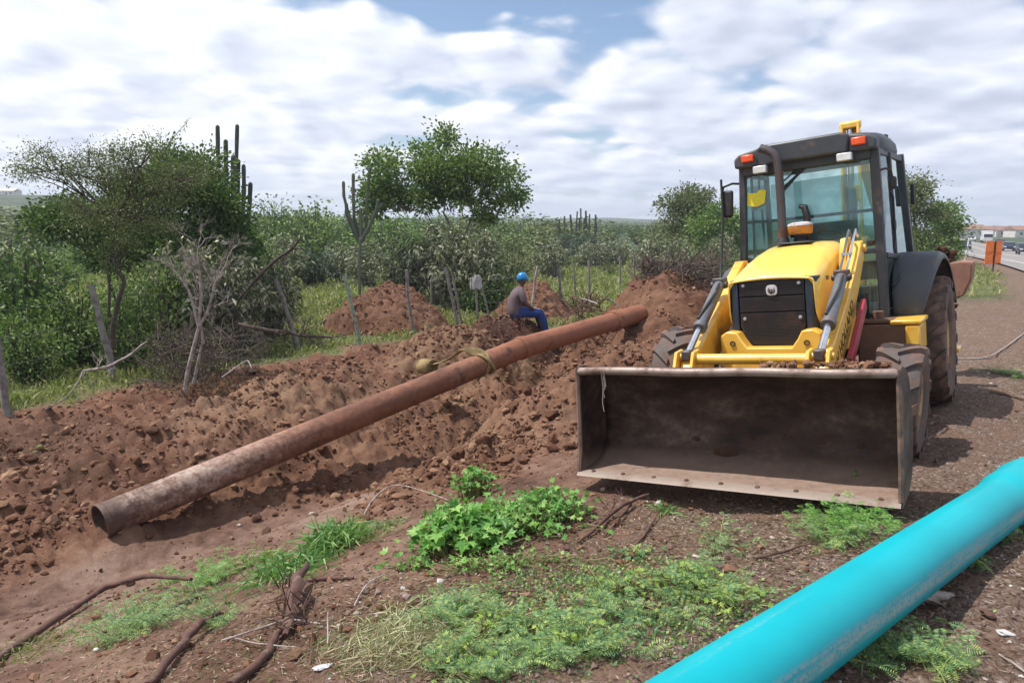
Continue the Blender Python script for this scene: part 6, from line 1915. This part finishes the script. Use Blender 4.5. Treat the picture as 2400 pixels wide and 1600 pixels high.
fern_weed(1260, 1500, 0.42, 0.26, 210, 0.080, 0.12, 'wide feathery weed mat in the lower middle foreground', 81)
fern_weed(1500, 1450, 0.45, 0.24, 190, 0.075, 0.12, 'feathery weed mat right of the wide one, near the turquoise pipe', 82)
fern_weed(1650, 1400, 0.28, 0.20, 170, 0.070, 0.12, 'feathery weed mat touching the upper edge of the turquoise pipe', 83)
fern_weed(1080, 1450, 0.28, 0.16, 150, 0.080, 0.12, 'greyish feathery weed behind the dry grass patch', 84)
fern_weed(1340, 1560, 0.40, 0.10, 200, 0.080, 0.12, 'feathery weed mat at the bottom edge left of the turquoise pipe', 85)
fern_weed(1140, 1580, 0.26, 0.10, 160, 0.070, 0.10, 'dark green feathery weed in the bottom middle', 86)
fern_weed(1690, 1300, 0.13, 0.13, 80, 0.060, 0.16, 'slender feathery shoot rising from the soil in front of the bucket', 87)
fern_weed(1990, 1235, 0.30, 0.20, 360, 0.070, 0.13, 'bright feathery weed below the right end of the bucket', 88, 'lf_weed')
fern_weed(1950, 1275, 0.18, 0.12, 160, 0.070, 0.10, 'yellow-green feathery weed just above the turquoise pipe', 89, 'lf_fern')
fern_weed(2130, 1560, 0.30, 0.18, 300, 0.07, 0.10, 'dark feathery weed in the shade below the turquoise pipe', 90)
fern_weed(2250, 1330, 0.20, 0.14, 150, 0.065, 0.09, 'feathery weed below the socket end of the turquoise pipe', 91)
fern_weed(2330, 1250, 0.16, 0.10, 100, 0.06, 0.09, 'small feathery weed past the turquoise pipe at the right', 92)
fern_weed(500, 1360, 0.22, 0.16, 260, 0.070, 0.17, 'bright mossy feathery weed at the end of the long root', 93, 'lf_weed', 6)
fern_weed(400, 1360, 0.12, 0.08, 90, 0.055, 0.09, 'small bright green weed above the long root', 94, 'lf_weed', 6)
fern_weed(300, 1490, 0.28, 0.20, 380, 0.065, 0.16, 'mossy green and yellow weed patch under the long root', 95, 'lf_fern', 6)
fern_weed(520, 1460, 0.14, 0.13, 170, 0.065, 0.17, 'dark green leafy weed between the cut roots', 96, 'lf_fern', 6)
fern_weed(95, 1068, 0.10, 0.08, 60, 0.05, 0.05, 'small green weed on the bare soil at the far left', 97, 'lf_weed', 6)
fern_weed(2370, 880, 0.30, 0.5, 260, 0.08, 0.06, 'low dusty green weeds on the verge at the right edge', 98, 'lf_fern', 6)
fern_weed(2160, 640, 0.6, 0.4, 120, 0.16, 0.3, 'dusty roadside weed behind the loader', 99, 'lf_fern', 6)

for q, (px_, py_, n_, lb_) in enumerate(((1190, 1480, 70, 'yellow-green round-leaved seedlings inside the wide feathery mat'), (1340, 1540, 60, 'yellow-green seedlings at the bottom beside the feathery mat'), (1600, 1390, 90, 'leafy light green weed among the feathery mats by the turquoise pipe'), (1450, 1400, 60, 'light green leafy weed behind the feathery mats'), (1120, 1560, 50, 'yellow-green seedlings at the bottom edge right of the straw'), (1700, 1430, 50, 'leafy green weed against the turquoise pipe'))):
    broadleaf(px_, py_, 0.22, 0.14, n_, 0.032, 0.11, lb_, 130 + q, 'lf_yellow')

# flattened dry grass and litter
def zone(name, px, py, sx_, sy_, n, L, w, mat, label, seed, cat='dry grass', up=0.35, rot=0.0):
    w0 = at_base(px, py); rg = np.random.default_rng(seed)
    x = w0[0] + rg.normal(0, sx_, n); y = w0[1] + rg.normal(0, sy_, n)
    P = np.stack([x, y, ground_z(x, y) + 0.006], -1)
    a = rg.normal(rot, 1.0, n)
    D = np.stack([np.cos(a), np.sin(a), rg.uniform(0.0, up, n)], -1)
    V, F_ = leaf_quads(P, D, L * rg.uniform(0.4, 1.3, n), w, 0.03, 0.03, seed)
    return tag(link(name, fast_mesh(name, V, F_), MAT[mat]), label, cat, kind='stuff')


zone('dry_grass', 1000, 1480, 0.22, 0.16, 2600, 0.11, 0.0065, 'straw', 'matted straw coloured grass left of the feathery weeds', 3)
zone('dry_grass', 960, 1530, 0.22, 0.14, 1300, 0.12, 0.006, 'lf_dry', 'dry pale straw lying over the matted grass', 4)
zone('weed_cover', 1380, 1370, 0.35, 0.16, 2600, 0.022, 0.012, 'lf_fern', 'thin cover of tiny green weeds on the soil in the middle', 5, 'ground cover', 0.9)
zone('weed_cover', 1480, 1480, 0.5, 0.22, 3000, 0.026, 0.014, 'lf_fern', 'tiny leaves filling between the feathery weeds', 6, 'ground cover', 0.9)
zone('weed_cover', 350, 1430, 0.4, 0.25, 2200, 0.020, 0.010, 'lf_fern', 'mossy green ground cover around the cut roots', 7, 'ground cover', 0.9)
for q, (px_, py_, sx_, sy_, n_) in enumerate(((1000, 1420, 1.0, 0.5, 2600), (1700, 1250, 0.9, 0.45, 2600), (2200, 1350, 0.9, 0.8, 2600), (600, 1500, 0.7, 0.45, 2200), (1900, 1150, 2.0, 1.5, 2200))):
    zone('litter', px_, py_, sx_, sy_, int(n_ * 1.5), 0.045, 0.0065, 'lf_dry' if q % 2 else 'litter', 'scattered bits of straw, bark and dry leaves on the soil', 20 + q, 'plant litter', 0.12)

# ------------------------------------------------------------------ roots and sticks in the foreground
branch('root', [(-60, 1590, .03), (0, 1540, .03), (130, 1460, .05), (250, 1392, .08), (340, 1380, .12), (450, 1382, .10)], [0.027, 0.027, 0.026, 0.024, 0.020, 0.014], MAT['root'], 'long reddish brown root running from the lower left corner', 0, 31, 'root', ground=True)
branch('root', [(345, 1610, .02), (430, 1530, .04), (470, 1490, .07), (515, 1460, .06)], [0.021, 0.024, 0.024, 0.016], MAT['root'], 'thick cut root pointing away at the lower left, right of the long one', 0, 32, 'root', ground=True)
branch('root', [(350, 1470, .02), (420, 1430, .03), (480, 1400, .02)], [0.011, 0.015, 0.011], MAT['root'], 'short dark root below the end of the long root', 0, 33, 'root', ground=True)
branch('root', [(545, 1620, .02), (620, 1545, .03), (650, 1505, .05), (680, 1480, .05)], [0.022, 0.022, 0.018, 0.013], MAT['root'], 'brown root leading up to the torn stump', 0, 34, 'root', ground=True)
stp = branch('torn_stump', [(672, 1500, .02), (685, 1460, .08), (700, 1420, .12), (722, 1362, .13)], [0.020, 0.034, 0.036, 0.016], MAT['root'], 'torn fibrous reddish root stump standing in the foreground soil', 0, 35, 'stump', jag=0.3, ground=True)
random.seed(41)
fb = MB(); so_ = Vector(stp.location)
for k in range(60):
    w0 = at_base(random.uniform(655, 725), random.uniform(1385, 1500)); p = Vector((w0[0], w0[1], gz(w0[0], w0[1]) + random.uniform(0.01, 0.12))) - so_
    d = Vector((random.gauss(-.2, .5), random.gauss(-.2, .6), random.gauss(.3, .5))).normalized()
    fb.tube([p, p + d * 0.06, p + d * 0.12 + Vector((random.gauss(0, .02), random.gauss(0, .02), 0))], [0.006, 0.004, 0.002], 4, False)
fb.build('fibres', MAT['root'], stp, smooth=0)['kind'] = 'stuff'
branch('root', [(722, 1362, .02), (790, 1365, .02), (830, 1360, .02)], [0.014, 0.012, 0.008], MAT['root'], 'short root lying to the right of the torn stump', 0, 42, 'root', ground=True)
branch('stick', [(520, 1515, .03), (620, 1490, .05), (680, 1478, .06), (750, 1474, .03)], [0.005, 0.006, 0.006, 0.004], MAT['dead'], 'thin pale stick crossing the brown root below the stump', 0, 43, 'stick', ground=True)
branch('stick', [(540, 1505, .02), (600, 1520, .03), (700, 1530, .03)], [0.004, 0.004, 0.003], MAT['dead'], 'thin pale twig just below the crossing stick', 0, 44, 'stick', ground=True)
branch('stick', [(728, 1560, .0), (735, 1500, .12), (745, 1470, .16)], [0.004, 0.004, 0.003], MAT['root'], 'upright reddish twig in front of the stump', 0, 45, 'stick', ground=True)
branch('stick', [(770, 1480, .12), (768, 1520, .03)], [0.004, 0.003], MAT['dead'], 'short upright straw twig right of the reddish twig', 0, 46, 'stick', ground=True)
branch('twig', [(842, 1240, .0), (870, 1205, .07), (920, 1182, .11), (985, 1180, .11), (1050, 1208, .10)], [0.006, 0.006, 0.005, 0.005, 0.004], MAT['dead'], 'pale twig arching over the soil into the leafy weed', 0, 47, 'twig', jag=0.05, ground=True)
branch('stick', [(1355, 1278, .02), (1400, 1240, .03), (1460, 1195, .06), (1520, 1160, .06)], [0.008, 0.014, 0.016, 0.012], MAT['root'], 'brown stick sticking out from under the bucket', 2, 48, 'stick', ground=True)
branch('stick', [(1415, 1260, .01), (1450, 1220, .03), (1480, 1185, .03)], [0.006, 0.010, 0.008], MAT['root'], 'second thinner stick right beside the one under the bucket', 0, 49, 'stick', ground=True)
branch('stick', [(1485, 1290, .01), (1515, 1255, .02), (1545, 1200, .03)], [0.006, 0.008, 0.006], MAT['root'], 'dark curved root piece in front of the bucket', 0, 50, 'stick', ground=True)
branch('stick', [(1762, 1325, .01), (1830, 1312, .02), (1900, 1290, .03)], [0.004, 0.009, 0.004], MAT['root'], 'dark stick on the litter between the weeds and the turquoise pipe', 0, 51, 'stick', ground=True)
branch('stick', [(1160, 1402, .01), (1215, 1398, .02), (1262, 1408, .01)], [0.004, 0.007, 0.004], MAT['root'], 'small dark stick behind the feathery weeds', 0, 52, 'stick', ground=True)
branch('stick', [(955, 1425, .01), (1000, 1418, .02), (1045, 1400, .01)], [0.004, 0.006, 0.004], MAT['root'], 'reddish stick above the matted dry grass', 0, 53, 'stick', ground=True)
branch('stick', [(830, 1420, .01), (860, 1385, .03), (900, 1360, .03)], [0.004, 0.005, 0.003], MAT['dead'], 'pale root fibre on the soil right of the stump', 0, 54, 'stick', ground=True)
branch('stick', [(2340, 1545, .01), (2375, 1570, .02), (2410, 1590, .01)], [0.004, 0.005, 0.004], MAT['dead'], 'pale straw stick at the bottom right corner', 0, 55, 'stick', ground=True)
branch('cable', [(2230, 842, .01), (2270, 846, .01), (2310, 842, .02), (2350, 822, .02), (2400, 782, .02), (2470, 730, .02)], [0.011] * 6, MAT['dead'], 'thin pale cable curving over the verge at the right', 0, 56, 'cable', jag=0.0, ground=True)
branch('stick', [(2320, 925, .01), (2370, 928, .01), (2430, 935, .01)], [0.008, 0.009, 0.006], MAT['root'], 'dark straight stick on the verge at the right edge', 0, 57, 'stick', ground=True)


def stone(px, py, size, mat, label, seed, sq=(1, .8, .6), name='stone', cat='stone', jit=0.16):
    w0 = at_base(px, py); random.seed(seed); x, y = w0[0], w0[1]
    o = MB().ico((0, 0, 0), size, 2, sq, jit).build(name, mat, None, smooth=30)
    o.location = (x, y, gz(x, y) + size * 0.25); o.rotation_euler = (0.2, 0.1, seed)
    return tag(o, label, cat)


stone(590, 885, 0.16, MAT['soil_tan'], 'flat pale clod on the ridge right of the dead tree', 1, (1.3, .8, .35))
stone(305, 1355, 0.05, MAT['soil_dark'], 'dark round clod on the smooth mud above the long root', 2)
stone(560, 1215, 0.028, MAT['scrap'], 'small pale stone on the mud below the rusty pipe', 3)
stone(600, 1200, 0.06, MAT['soil_dark'], 'dark clod just below the pipe shadow', 4)
stone(625, 1235, 0.06, MAT['soil_dark'], 'wide dark clod below the pipe shadow', 5, (1.6, .8, .5))
stone(1025, 1120, 0.05, MAT['soil_dark'], 'dark clod behind the leafy weed', 6)
stone(730, 1185, 0.035, MAT['scrap'], 'pale pinkish stone in front of the pipe shadow', 7)
stone(945, 1385, 0.018, MAT['white'], 'tiny white pebble in the soil below the leafy weed', 8)
stone(365, 1110, 0.09, MAT['soil_dark'], 'dark lump of wet soil above the near end of the pipe', 9)
stone(80, 1120, 0.07, MAT['soil_dark'], 'dark clod on the mud at the far left', 10)
stone(690, 1545, 0.05, MAT['soil_tan'], 'flat yellowish flake of soil at the bottom of the picture', 11, (1, .8, .3))
stone(225, 1525, 0.018, MAT['white'], 'small white scrap among the mossy weeds', 12)
stone(1335, 1290, 0.04, MAT['root'], 'reddish crumpled leaf by the stick in front of the bucket', 13, (1, .9, .5), 'dry_leaf', 'leaf', 0.35)
stone(2315, 1450, 0.035, MAT['root'], 'reddish crumpled scrap on the verge below the turquoise pipe', 14, (1, .9, .4), 'dry_leaf', 'leaf', 0.35)
stone(2355, 1490, 0.03, MAT['cloth'], 'pale crumpled plastic scrap near the bottom right corner', 15, (1.2, .8, .4), 'plastic_scrap', 'litter', 0.35)
stone(755, 1570, 0.035, MAT['cloth'], 'pale thin plastic scrap at the bottom left of the dry grass', 16, (1.3, .9, .15), 'plastic_scrap', 'litter', 0.25)
stone(1545, 1165, 0.045, MAT['scrap'], 'pale broken root lump under the bucket edge', 17, (1, .6, .6))
# torn piece of white sack under the blue pipe
w0 = at_base(2165, 1405)
random.seed(3)
rows = []
for i in range(8):
    rows.append([(-0.20 + 0.40 * j / 7 + 0.01 * math.sin(i * 2), -0.08 + 0.16 * i / 7 + 0.012 * math.sin(j * 1.7), 0.055 + 0.025 * math.sin(j * 0.9 + i * 0.8) + random.uniform(-.006, .006) - 0.03 * (j / 7)) for j in range(8)])
o = MB().sheet(rows).build('torn_sack', MAT['scrap'], None, smooth=60, solid=0.006, subsurf=1)
o.location = (w0[0], w0[1], gz(w0[0], w0[1])); o.rotation_euler = (0.1, 0.15, 0.5)
tag(o, 'torn dirty white sack lying under the turquoise pipe', 'sack')


# ------------------------------------------------------------------ worker
def person():
    S = Vector(at(1212, 745, 16.0)); S.z += 0.02
    root = empty('person', tuple(S), R(14), 'person in blue cap, grey T-shirt and blue trousers sitting on a dirt mound', 'person')
    # local +X = facing direction
    def skin(name, verts, edges, rad, mat, parent, rootv=0, sub=2):
        me = bpy.data.meshes.new(name); me.from_pydata(verts, edges, []); me.update()
        o = link(name, me, mat, parent)
        md = o.modifiers.new('skin', 'SKIN'); md.use_smooth_shade = True; md.branch_smoothing = 0.6
        for i, r_ in enumerate(rad):
            me.skin_vertices[0].data[i].radius = r_ if isinstance(r_, tuple) else (r_, r_)
        me.skin_vertices[0].data[rootv].use_root = True
        s2 = o.modifiers.new('sub', 'SUBSURF'); s2.levels = s2.render_levels = sub
        return o
    # whole body as one skin: pelvis, spine, neck, head, arms, legs
    v = [(0, 0, 0.10), (-0.03, 0, 0.26), (-0.005, 0, 0.42), (0.04, 0, 0.52), (0.075, 0, 0.60), (0.10, 0, 0.665), (0.112, 0, 0.735),
         (0.03, 0.165, 0.50), (0.10, 0.235, 0.29), (0.27, 0.19, 0.16), (0.35, 0.14, 0.15),
         (0.03, -0.165, 0.50), (0.10, -0.235, 0.29), (0.27, -0.19, 0.17), (0.35, -0.14, 0.15),
         (0.06, 0.09, 0.09), (0.44, 0.15, 0.08), (0.56, 0.15, -0.30), (0.66, 0.16, -0.34),
         (0.06, -0.09, 0.09), (0.44, -0.15, 0.04), (0.54, -0.15, -0.32), (0.64, -0.16, -0.36)]
    e = [(0, 1), (1, 2), (2, 3), (3, 4), (4, 5), (5, 6), (3, 7), (7, 8), (8, 9), (9, 10), (3, 11), (11, 12), (12, 13), (13, 14), (0, 15), (15, 16), (16, 17), (17, 18), (0, 19), (19, 20), (20, 21), (21, 22)]
    r_ = [0.11, 0.105, 0.115, 0.085, 0.056, 0.088, 0.088, 0.055, 0.046, 0.036, 0.028, 0.055, 0.046, 0.036, 0.028, 0.075, 0.060, 0.045, 0.035, 0.075, 0.060, 0.045, 0.035]
    body = skin('body', v, e, r_, MAT['skin'], root)
    # T-shirt and trousers follow the body as loose shells with folds
    rows = []
    for q, (z, cx, hx, hy) in enumerate(((0.05, -0.02, 0.150, 0.185), (0.12, -0.045, 0.150, 0.185), (0.20, -0.055, 0.142, 0.178), (0.28, -0.045, 0.138, 0.178), (0.36, -0.03, 0.142, 0.188), (0.43, -0.01, 0.138, 0.202), (0.49, 0.015, 0.122, 0.210), (0.535, 0.035, 0.098, 0.185), (0.565, 0.052, 0.076, 0.118), (0.585, 0.064, 0.064, 0.072))):
        row = []
        for k in range(33):
            a = 2 * math.pi * k / 32
            w_ = 1 + 0.025 * math.sin(a * 5 + z * 22) * (1 - z) + 0.02 * math.sin(a * 3 - z * 40)
            row.append((cx + hx * w_ * math.cos(a), hy * w_ * math.sin(a), z + 0.004 * math.sin(a * 7)))
        rows.append(row)
    sm = MB().sheet(rows)
    for sy_ in (-1, 1):
        sm.tube([(0.02, sy_ * 0.13, 0.505), (0.035, sy_ * 0.185, 0.475), (0.06, sy_ * 0.215, 0.41), (0.085, sy_ * 0.232, 0.335), (0.09, sy_ * 0.235, 0.32)], [0.070, 0.074, 0.070, 0.066, 0.064], 14, False)
    sm.build('shirt', MAT['shirt'], root, smooth=80, solid=0.004, subsurf=1)
    tm = MB().ico((-0.01, 0, 0.075), 0.165, 3, (0.95, 1.15, 0.72), 0.01)
    for sy_ in (-1, 1):
        tm.tube([(0.0, sy_ * 0.085, 0.085), (0.12, sy_ * 0.10, 0.09), (0.26, sy_ * 0.125, 0.088), (0.38, sy_ * 0.142, 0.085), (0.455, sy_ * 0.15, 0.055), (0.50, sy_ * 0.15, -0.03), (0.53, sy_ * 0.15, -0.14), (0.555, sy_ * 0.15, -0.25), (0.56, sy_ * 0.15, -0.31)],
                [0.108, 0.104, 0.095, 0.088, 0.088, 0.080, 0.072, 0.070, 0.072], 16, False, jag=0.025)
    tm.build('trousers', MAT['jeans'], root, smooth=80, subsurf=1)
    for sy_ in (-1, 1):
        skin('boot', [(0.55, sy_ * 0.15, -0.33), (0.57, sy_ * 0.15, -0.39), (0.70, sy_ * 0.16, -0.40)], [(0, 1), (1, 2)], [0.052, 0.052, 0.042], MAT['black'], root, sub=1)
    # hands with curled fingers on the knee, pale work gloves
    for sy_ in (-1, 1):
        hp = Vector((0.37, sy_ * 0.135, 0.15))
        g = skin('glove', [tuple(hp), tuple(hp + Vector((0.07, -sy_ * 0.01, -0.01)))], [(0, 1)], [(0.028, 0.022), (0.038, 0.018)], MAT['cloth'], root, sub=1)
        for k in range(4):
            b_ = hp + Vector((0.10, (k - 1.5) * 0.019, -0.005)); ln = (0.028, 0.034, 0.032, 0.026)[k]
            skin('finger', [tuple(b_), tuple(b_ + Vector((ln, 0, -0.008))), tuple(b_ + Vector((ln * 1.6, 0, -0.032))), tuple(b_ + Vector((ln * 1.6, 0, -0.055)))], [(0, 1), (1, 2), (2, 3)], [0.009, 0.009, 0.008, 0.007], MAT['cloth'], g, sub=1)
        tb_ = hp + Vector((0.03, -sy_ * 0.028, 0))
        skin('thumb', [tuple(tb_), tuple(tb_ + Vector((0.03, -sy_ * 0.022, -0.004))), tuple(tb_ + Vector((0.055, -sy_ * 0.022, -0.018)))], [(0, 1), (1, 2)], [0.011, 0.010, 0.008], MAT['cloth'], g, sub=1)
    # head details: nose, ears, mouth, eyes and the cap
    hd = Vector((0.108, 0, 0.70))
    MB().ico(hd + Vector((0.092, 0, -0.005)), 0.016, 2, (1.1, 0.8, 1.3)).build('nose', MAT['skin'], root)
    for sy_ in (-1, 1):
        MB().ico(hd + Vector((-0.005, sy_ * 0.082, 0.0)), 0.024, 2, (0.8, 0.35, 1.2)).build('ear', MAT['skin'], root)
        MB().ico(hd + Vector((0.078, sy_ * 0.030, 0.022)), 0.010, 2).build('eye', MAT['black'], root)
    MB().box(hd + Vector((0.088, 0, -0.045)), (0.01, 0.045, 0.008)).build('mouth', MAT['red'], root, bevel=0.003)
    cp = MB().lathe([(0.1 * q, h_) for q, h_ in ((1.02, -0.02), (1.06, 0.0), (1.04, 0.03), (0.94, 0.065), (0.72, 0.095), (0.40, 0.112), (0.02, 0.118))], hd + Vector((-0.012, 0, 0.035)), (-0.12, 0, 1), 24)
    c_ = cp.build('cap', MAT['helmet'], root, solid=0.004)
    MB().prism([(0.07, -0.07), (0.12, -0.065), (0.155, -0.03), (0.16, 0.03), (0.12, 0.065), (0.07, 0.07)], hd.z + 0.030, hd.z + 0.036, 2).build('cap_peak', MAT['helmet'], c_).location = (0.10, 0, 0)
    root.scale = (1.08, 1.08, 1.14)
    return root


person()

# ------------------------------------------------------------------ along the road
def ground_at(px, Y):
    X = at(px, 560, Y)[0]; return X, Y, max(gz(X, Y), -9)


def car(px, Y, rz, paint, label, kind='car', scale=1.0):
    X = at(px, 560, Y)[0]; z = float(road_z(X, Y)) + 0.03
    root = empty('car' if kind == 'car' else 'truck', (X, Y, z), rz, label, kind)
    if kind == 'car':
        b_ = [(-2.05, 0.35), (2.05, 0.32), (2.12, 0.62), (1.95, 0.82), (1.05, 0.93), (0.35, 1.38), (-1.05, 1.42), (-1.75, 0.98), (-2.10, 0.90)]
        MB().prism([(x, z_) for x, z_ in b_], -0.85, 0.85, 0).build('body', paint, root, bevel=0.07, seg=3) if False else None
        body = MB(); V0 = [(-0.85, x, z_) for x, z_ in b_]; body.prism(b_, -0.85, 0.85, 0); body.build('body', paint, root, bevel=0.08, seg=3)
        for (y0, z0, y1, z1, nm) in ((1.00, 0.95, 0.42, 1.34, 'windscreen'), (-1.70, 1.0, -1.12, 1.38, 'rear_window')):
            MB().bar((0, y0, z0 + 0.025), (0, y1, z1 + 0.025), 1.36, 0.03).build(nm, MAT['carglass'], root, bevel=0.01)
        for sx_ in (-1, 1):
            MB().prism([(0.80, 0.98), (0.30, 1.32), (-1.0, 1.35), (-1.5, 1.0)], sx_ * 0.85, sx_ * 0.862, 0).build('side_window', MAT['carglass'], root)
            for y in (-1.3, 1.3):
                MB().cyl((sx_ * 0.68, y, 0.30), (sx_ * 0.88, y, 0.30), 0.31, 20).build('wheel', MAT['black'], root)
            MB().box((sx_ * 0.62, 2.06, 0.66), (0.32, 0.10, 0.14)).build('headlight', MAT['white'], root, bevel=0.02)
            MB().box((sx_ * 0.66, -2.06, 0.78), (0.28, 0.08, 0.16)).build('tail_light', MAT['orange'], root, bevel=0.02)
    else:
        MB().box((0, -1.4, 1.75), (2.3, 5.2, 2.5)).build('cargo_box', paint, root, bevel=0.05)
        MB().box((0, 2.3, 1.35), (2.2, 1.7, 2.0)).build('cab', paint, root, bevel=0.15)
        MB().box((0, 3.16, 1.75), (1.9, 0.04, 0.75)).build('windscreen', MAT['carglass'], root)
        for sx_ in (-1, 1):
            for y in (-3.0, 2.3): MB().cyl((sx_ * 0.80, y, 0.48), (sx_ * 1.12, y, 0.48), 0.48, 20).build('wheel', MAT['black'], root)
    root.scale = (scale,) * 3
    return root


ra = -math.atan2(59, 111)
car(2366, 118, ra + math.pi, MAT['carblue'], 'dark blue car on the road to the right of the orange sign')
car(2263, 108, ra, MAT['carblue'], 'dark car on the road just left of the orange sign') if False else None
car(2263, 125, ra + math.pi, MAT['carblue'], 'dark car parked at the road edge beside the white post')
car(2406, 96, ra + math.pi, MAT['carblue'], 'dark car cut off by the right edge of the picture')
car(2345, 150, ra + math.pi, MAT['cabgrey'], 'grey car partly hidden behind the orange sign')
car(2313, 190, ra + math.pi, MAT['carwhite'], 'white truck far down the road above the orange sign', 'truck')
car(2278, 210, ra + math.pi, MAT['carwhite'], 'small white car far down the road above the white post')

# orange warning sign: net panel in two halves on a rough wooden post
Ys = 31.0
p_ = at(2322, 652, Ys); gs_ = gz(p_[0], Ys)
sg = empty('warning_sign', (p_[0], Ys, gs_), 0.35, 'orange rectangular road work sign on a wooden post, seen from behind', 'sign')
zb, zt = at(2322, 617, Ys)[2] - gs_, at(2322, 565, Ys)[2] - gs_
hw_ = 25 * mper(Ys) * 1.05
zm = zb + (zt - zb) * 0.42
for (z0, z1, nm) in ((zb, zm - 0.01, 'lower_panel'), (zm + 0.01, zt, 'upper_panel')):
    rows = [[(-hw_ + 2 * hw_ * k / 10, 0.01 * math.sin(k * 1.3), z0 + (z1 - z0) * i / 4) for k in range(11)] for i in range(5)]
    MB().sheet(rows).build(nm, MAT['signo'], sg, solid=0.012)
for q in range(3):
    z_ = (zb + 0.02, zm, zt - 0.02)[q]
    MB().box((0, -0.012, z_), (hw_ * 2.02, 0.03, 0.035)).build('batten', MAT['signo'], sg)
MB().tube([(0.03, -0.03, -0.1), (0.035, -0.03, (zt) * 0.5), (0.03, -0.03, zt + 0.02)], [0.035, 0.033, 0.030], 8, jag=0.08).build('post', MAT['bark'], sg)
# white marker post
Yp = 58.0
X_, Y_ = at(2262, 600, Yp)[:2]; g_ = gz(X_, Y_)
zt_ = at(2268, 552, Yp)[2] - g_
wp_ = empty('marker_post', (X_, Y_, g_), 0, 'thin white roadside marker post left of the orange sign', 'post')
MB().tube([(0, 0, -0.1), (0.10, 0, zt_ * 0.5), (0.2, 0, zt_)], [0.06, 0.06, 0.055], 10).build('shaft', MAT['white'], wp_)
MB().box((0.19, 0, zt_ - 0.12), (0.14, 0.14, 0.10)).build('band', MAT['cabgrey'], wp_)


def house(px, pyb, Y, w, d, h, label, rz=0.0, rm='roof'):
    X = at(px, 560, Y)[0]; g_ = gz(X, Y)
    r_ = empty('house', (X, Y, g_), rz, label, 'house')
    MB().box((0, 0, h / 2), (w, d, h)).build('wall', MAT['wall'], r_)
    MB().prism([(-d / 2 - .4, h), (d / 2 + .4, h), (0, h + d * 0.22)], -w / 2 - .3, w / 2 + .3, 0).build('roof', MAT[rm], r_)
    MB().box((w * .1, -d / 2 - 0.02, 1.05), (1.0, 0.06, 2.1)).build('door', MAT['bark'], r_)
    for k in (-.32, .34):
        MB().box((w * k, -d / 2 - 0.02, 1.6), (1.2, 0.06, 1.0)).build('window', MAT['carglass'], r_)
    return r_


house(2252, 552, 300, 16, 8, 3.4, 'long pale low house at the end of the road, leftmost')
house(2290, 550, 320, 10, 7, 3.2, 'small pale house behind the white truck')
house(2362, 550, 330, 16, 8, 3.0, 'pale low building right of the small round tree')
house(2402, 552, 320, 14, 8, 3.2, 'pale building at the right edge of the skyline')
house(30, 470, 480, 12, 8, 3, 'pale building on the dark hill at the far left', 0, 'wall')


# ------------------------------------------------------------------ air: faint haze over the far country
hz = MB().box((0, 0, 28), (5400, 5400, 76)).build('haze', None if False else bpy.data.materials.new('haze_air'), None, smooth=0)
hm = hz.data.materials[0]; hm.use_nodes = True
for n_ in list(hm.node_tree.nodes): hm.node_tree.nodes.remove(n_)
hb = NB(hm.node_tree)
hv = hb.n('ShaderNodeVolumePrincipled'); hv.inputs['Color'].default_value = (0.80, 0.88, 1.0, 1); hv.inputs['Density'].default_value = 0.00055; hv.inputs['Anisotropy'].default_value = 0.2
ho = hb.n('ShaderNodeOutputMaterial'); hb.link(hv.outputs[0], ho.inputs['Volume'])
tag(hz, kind='stuff')
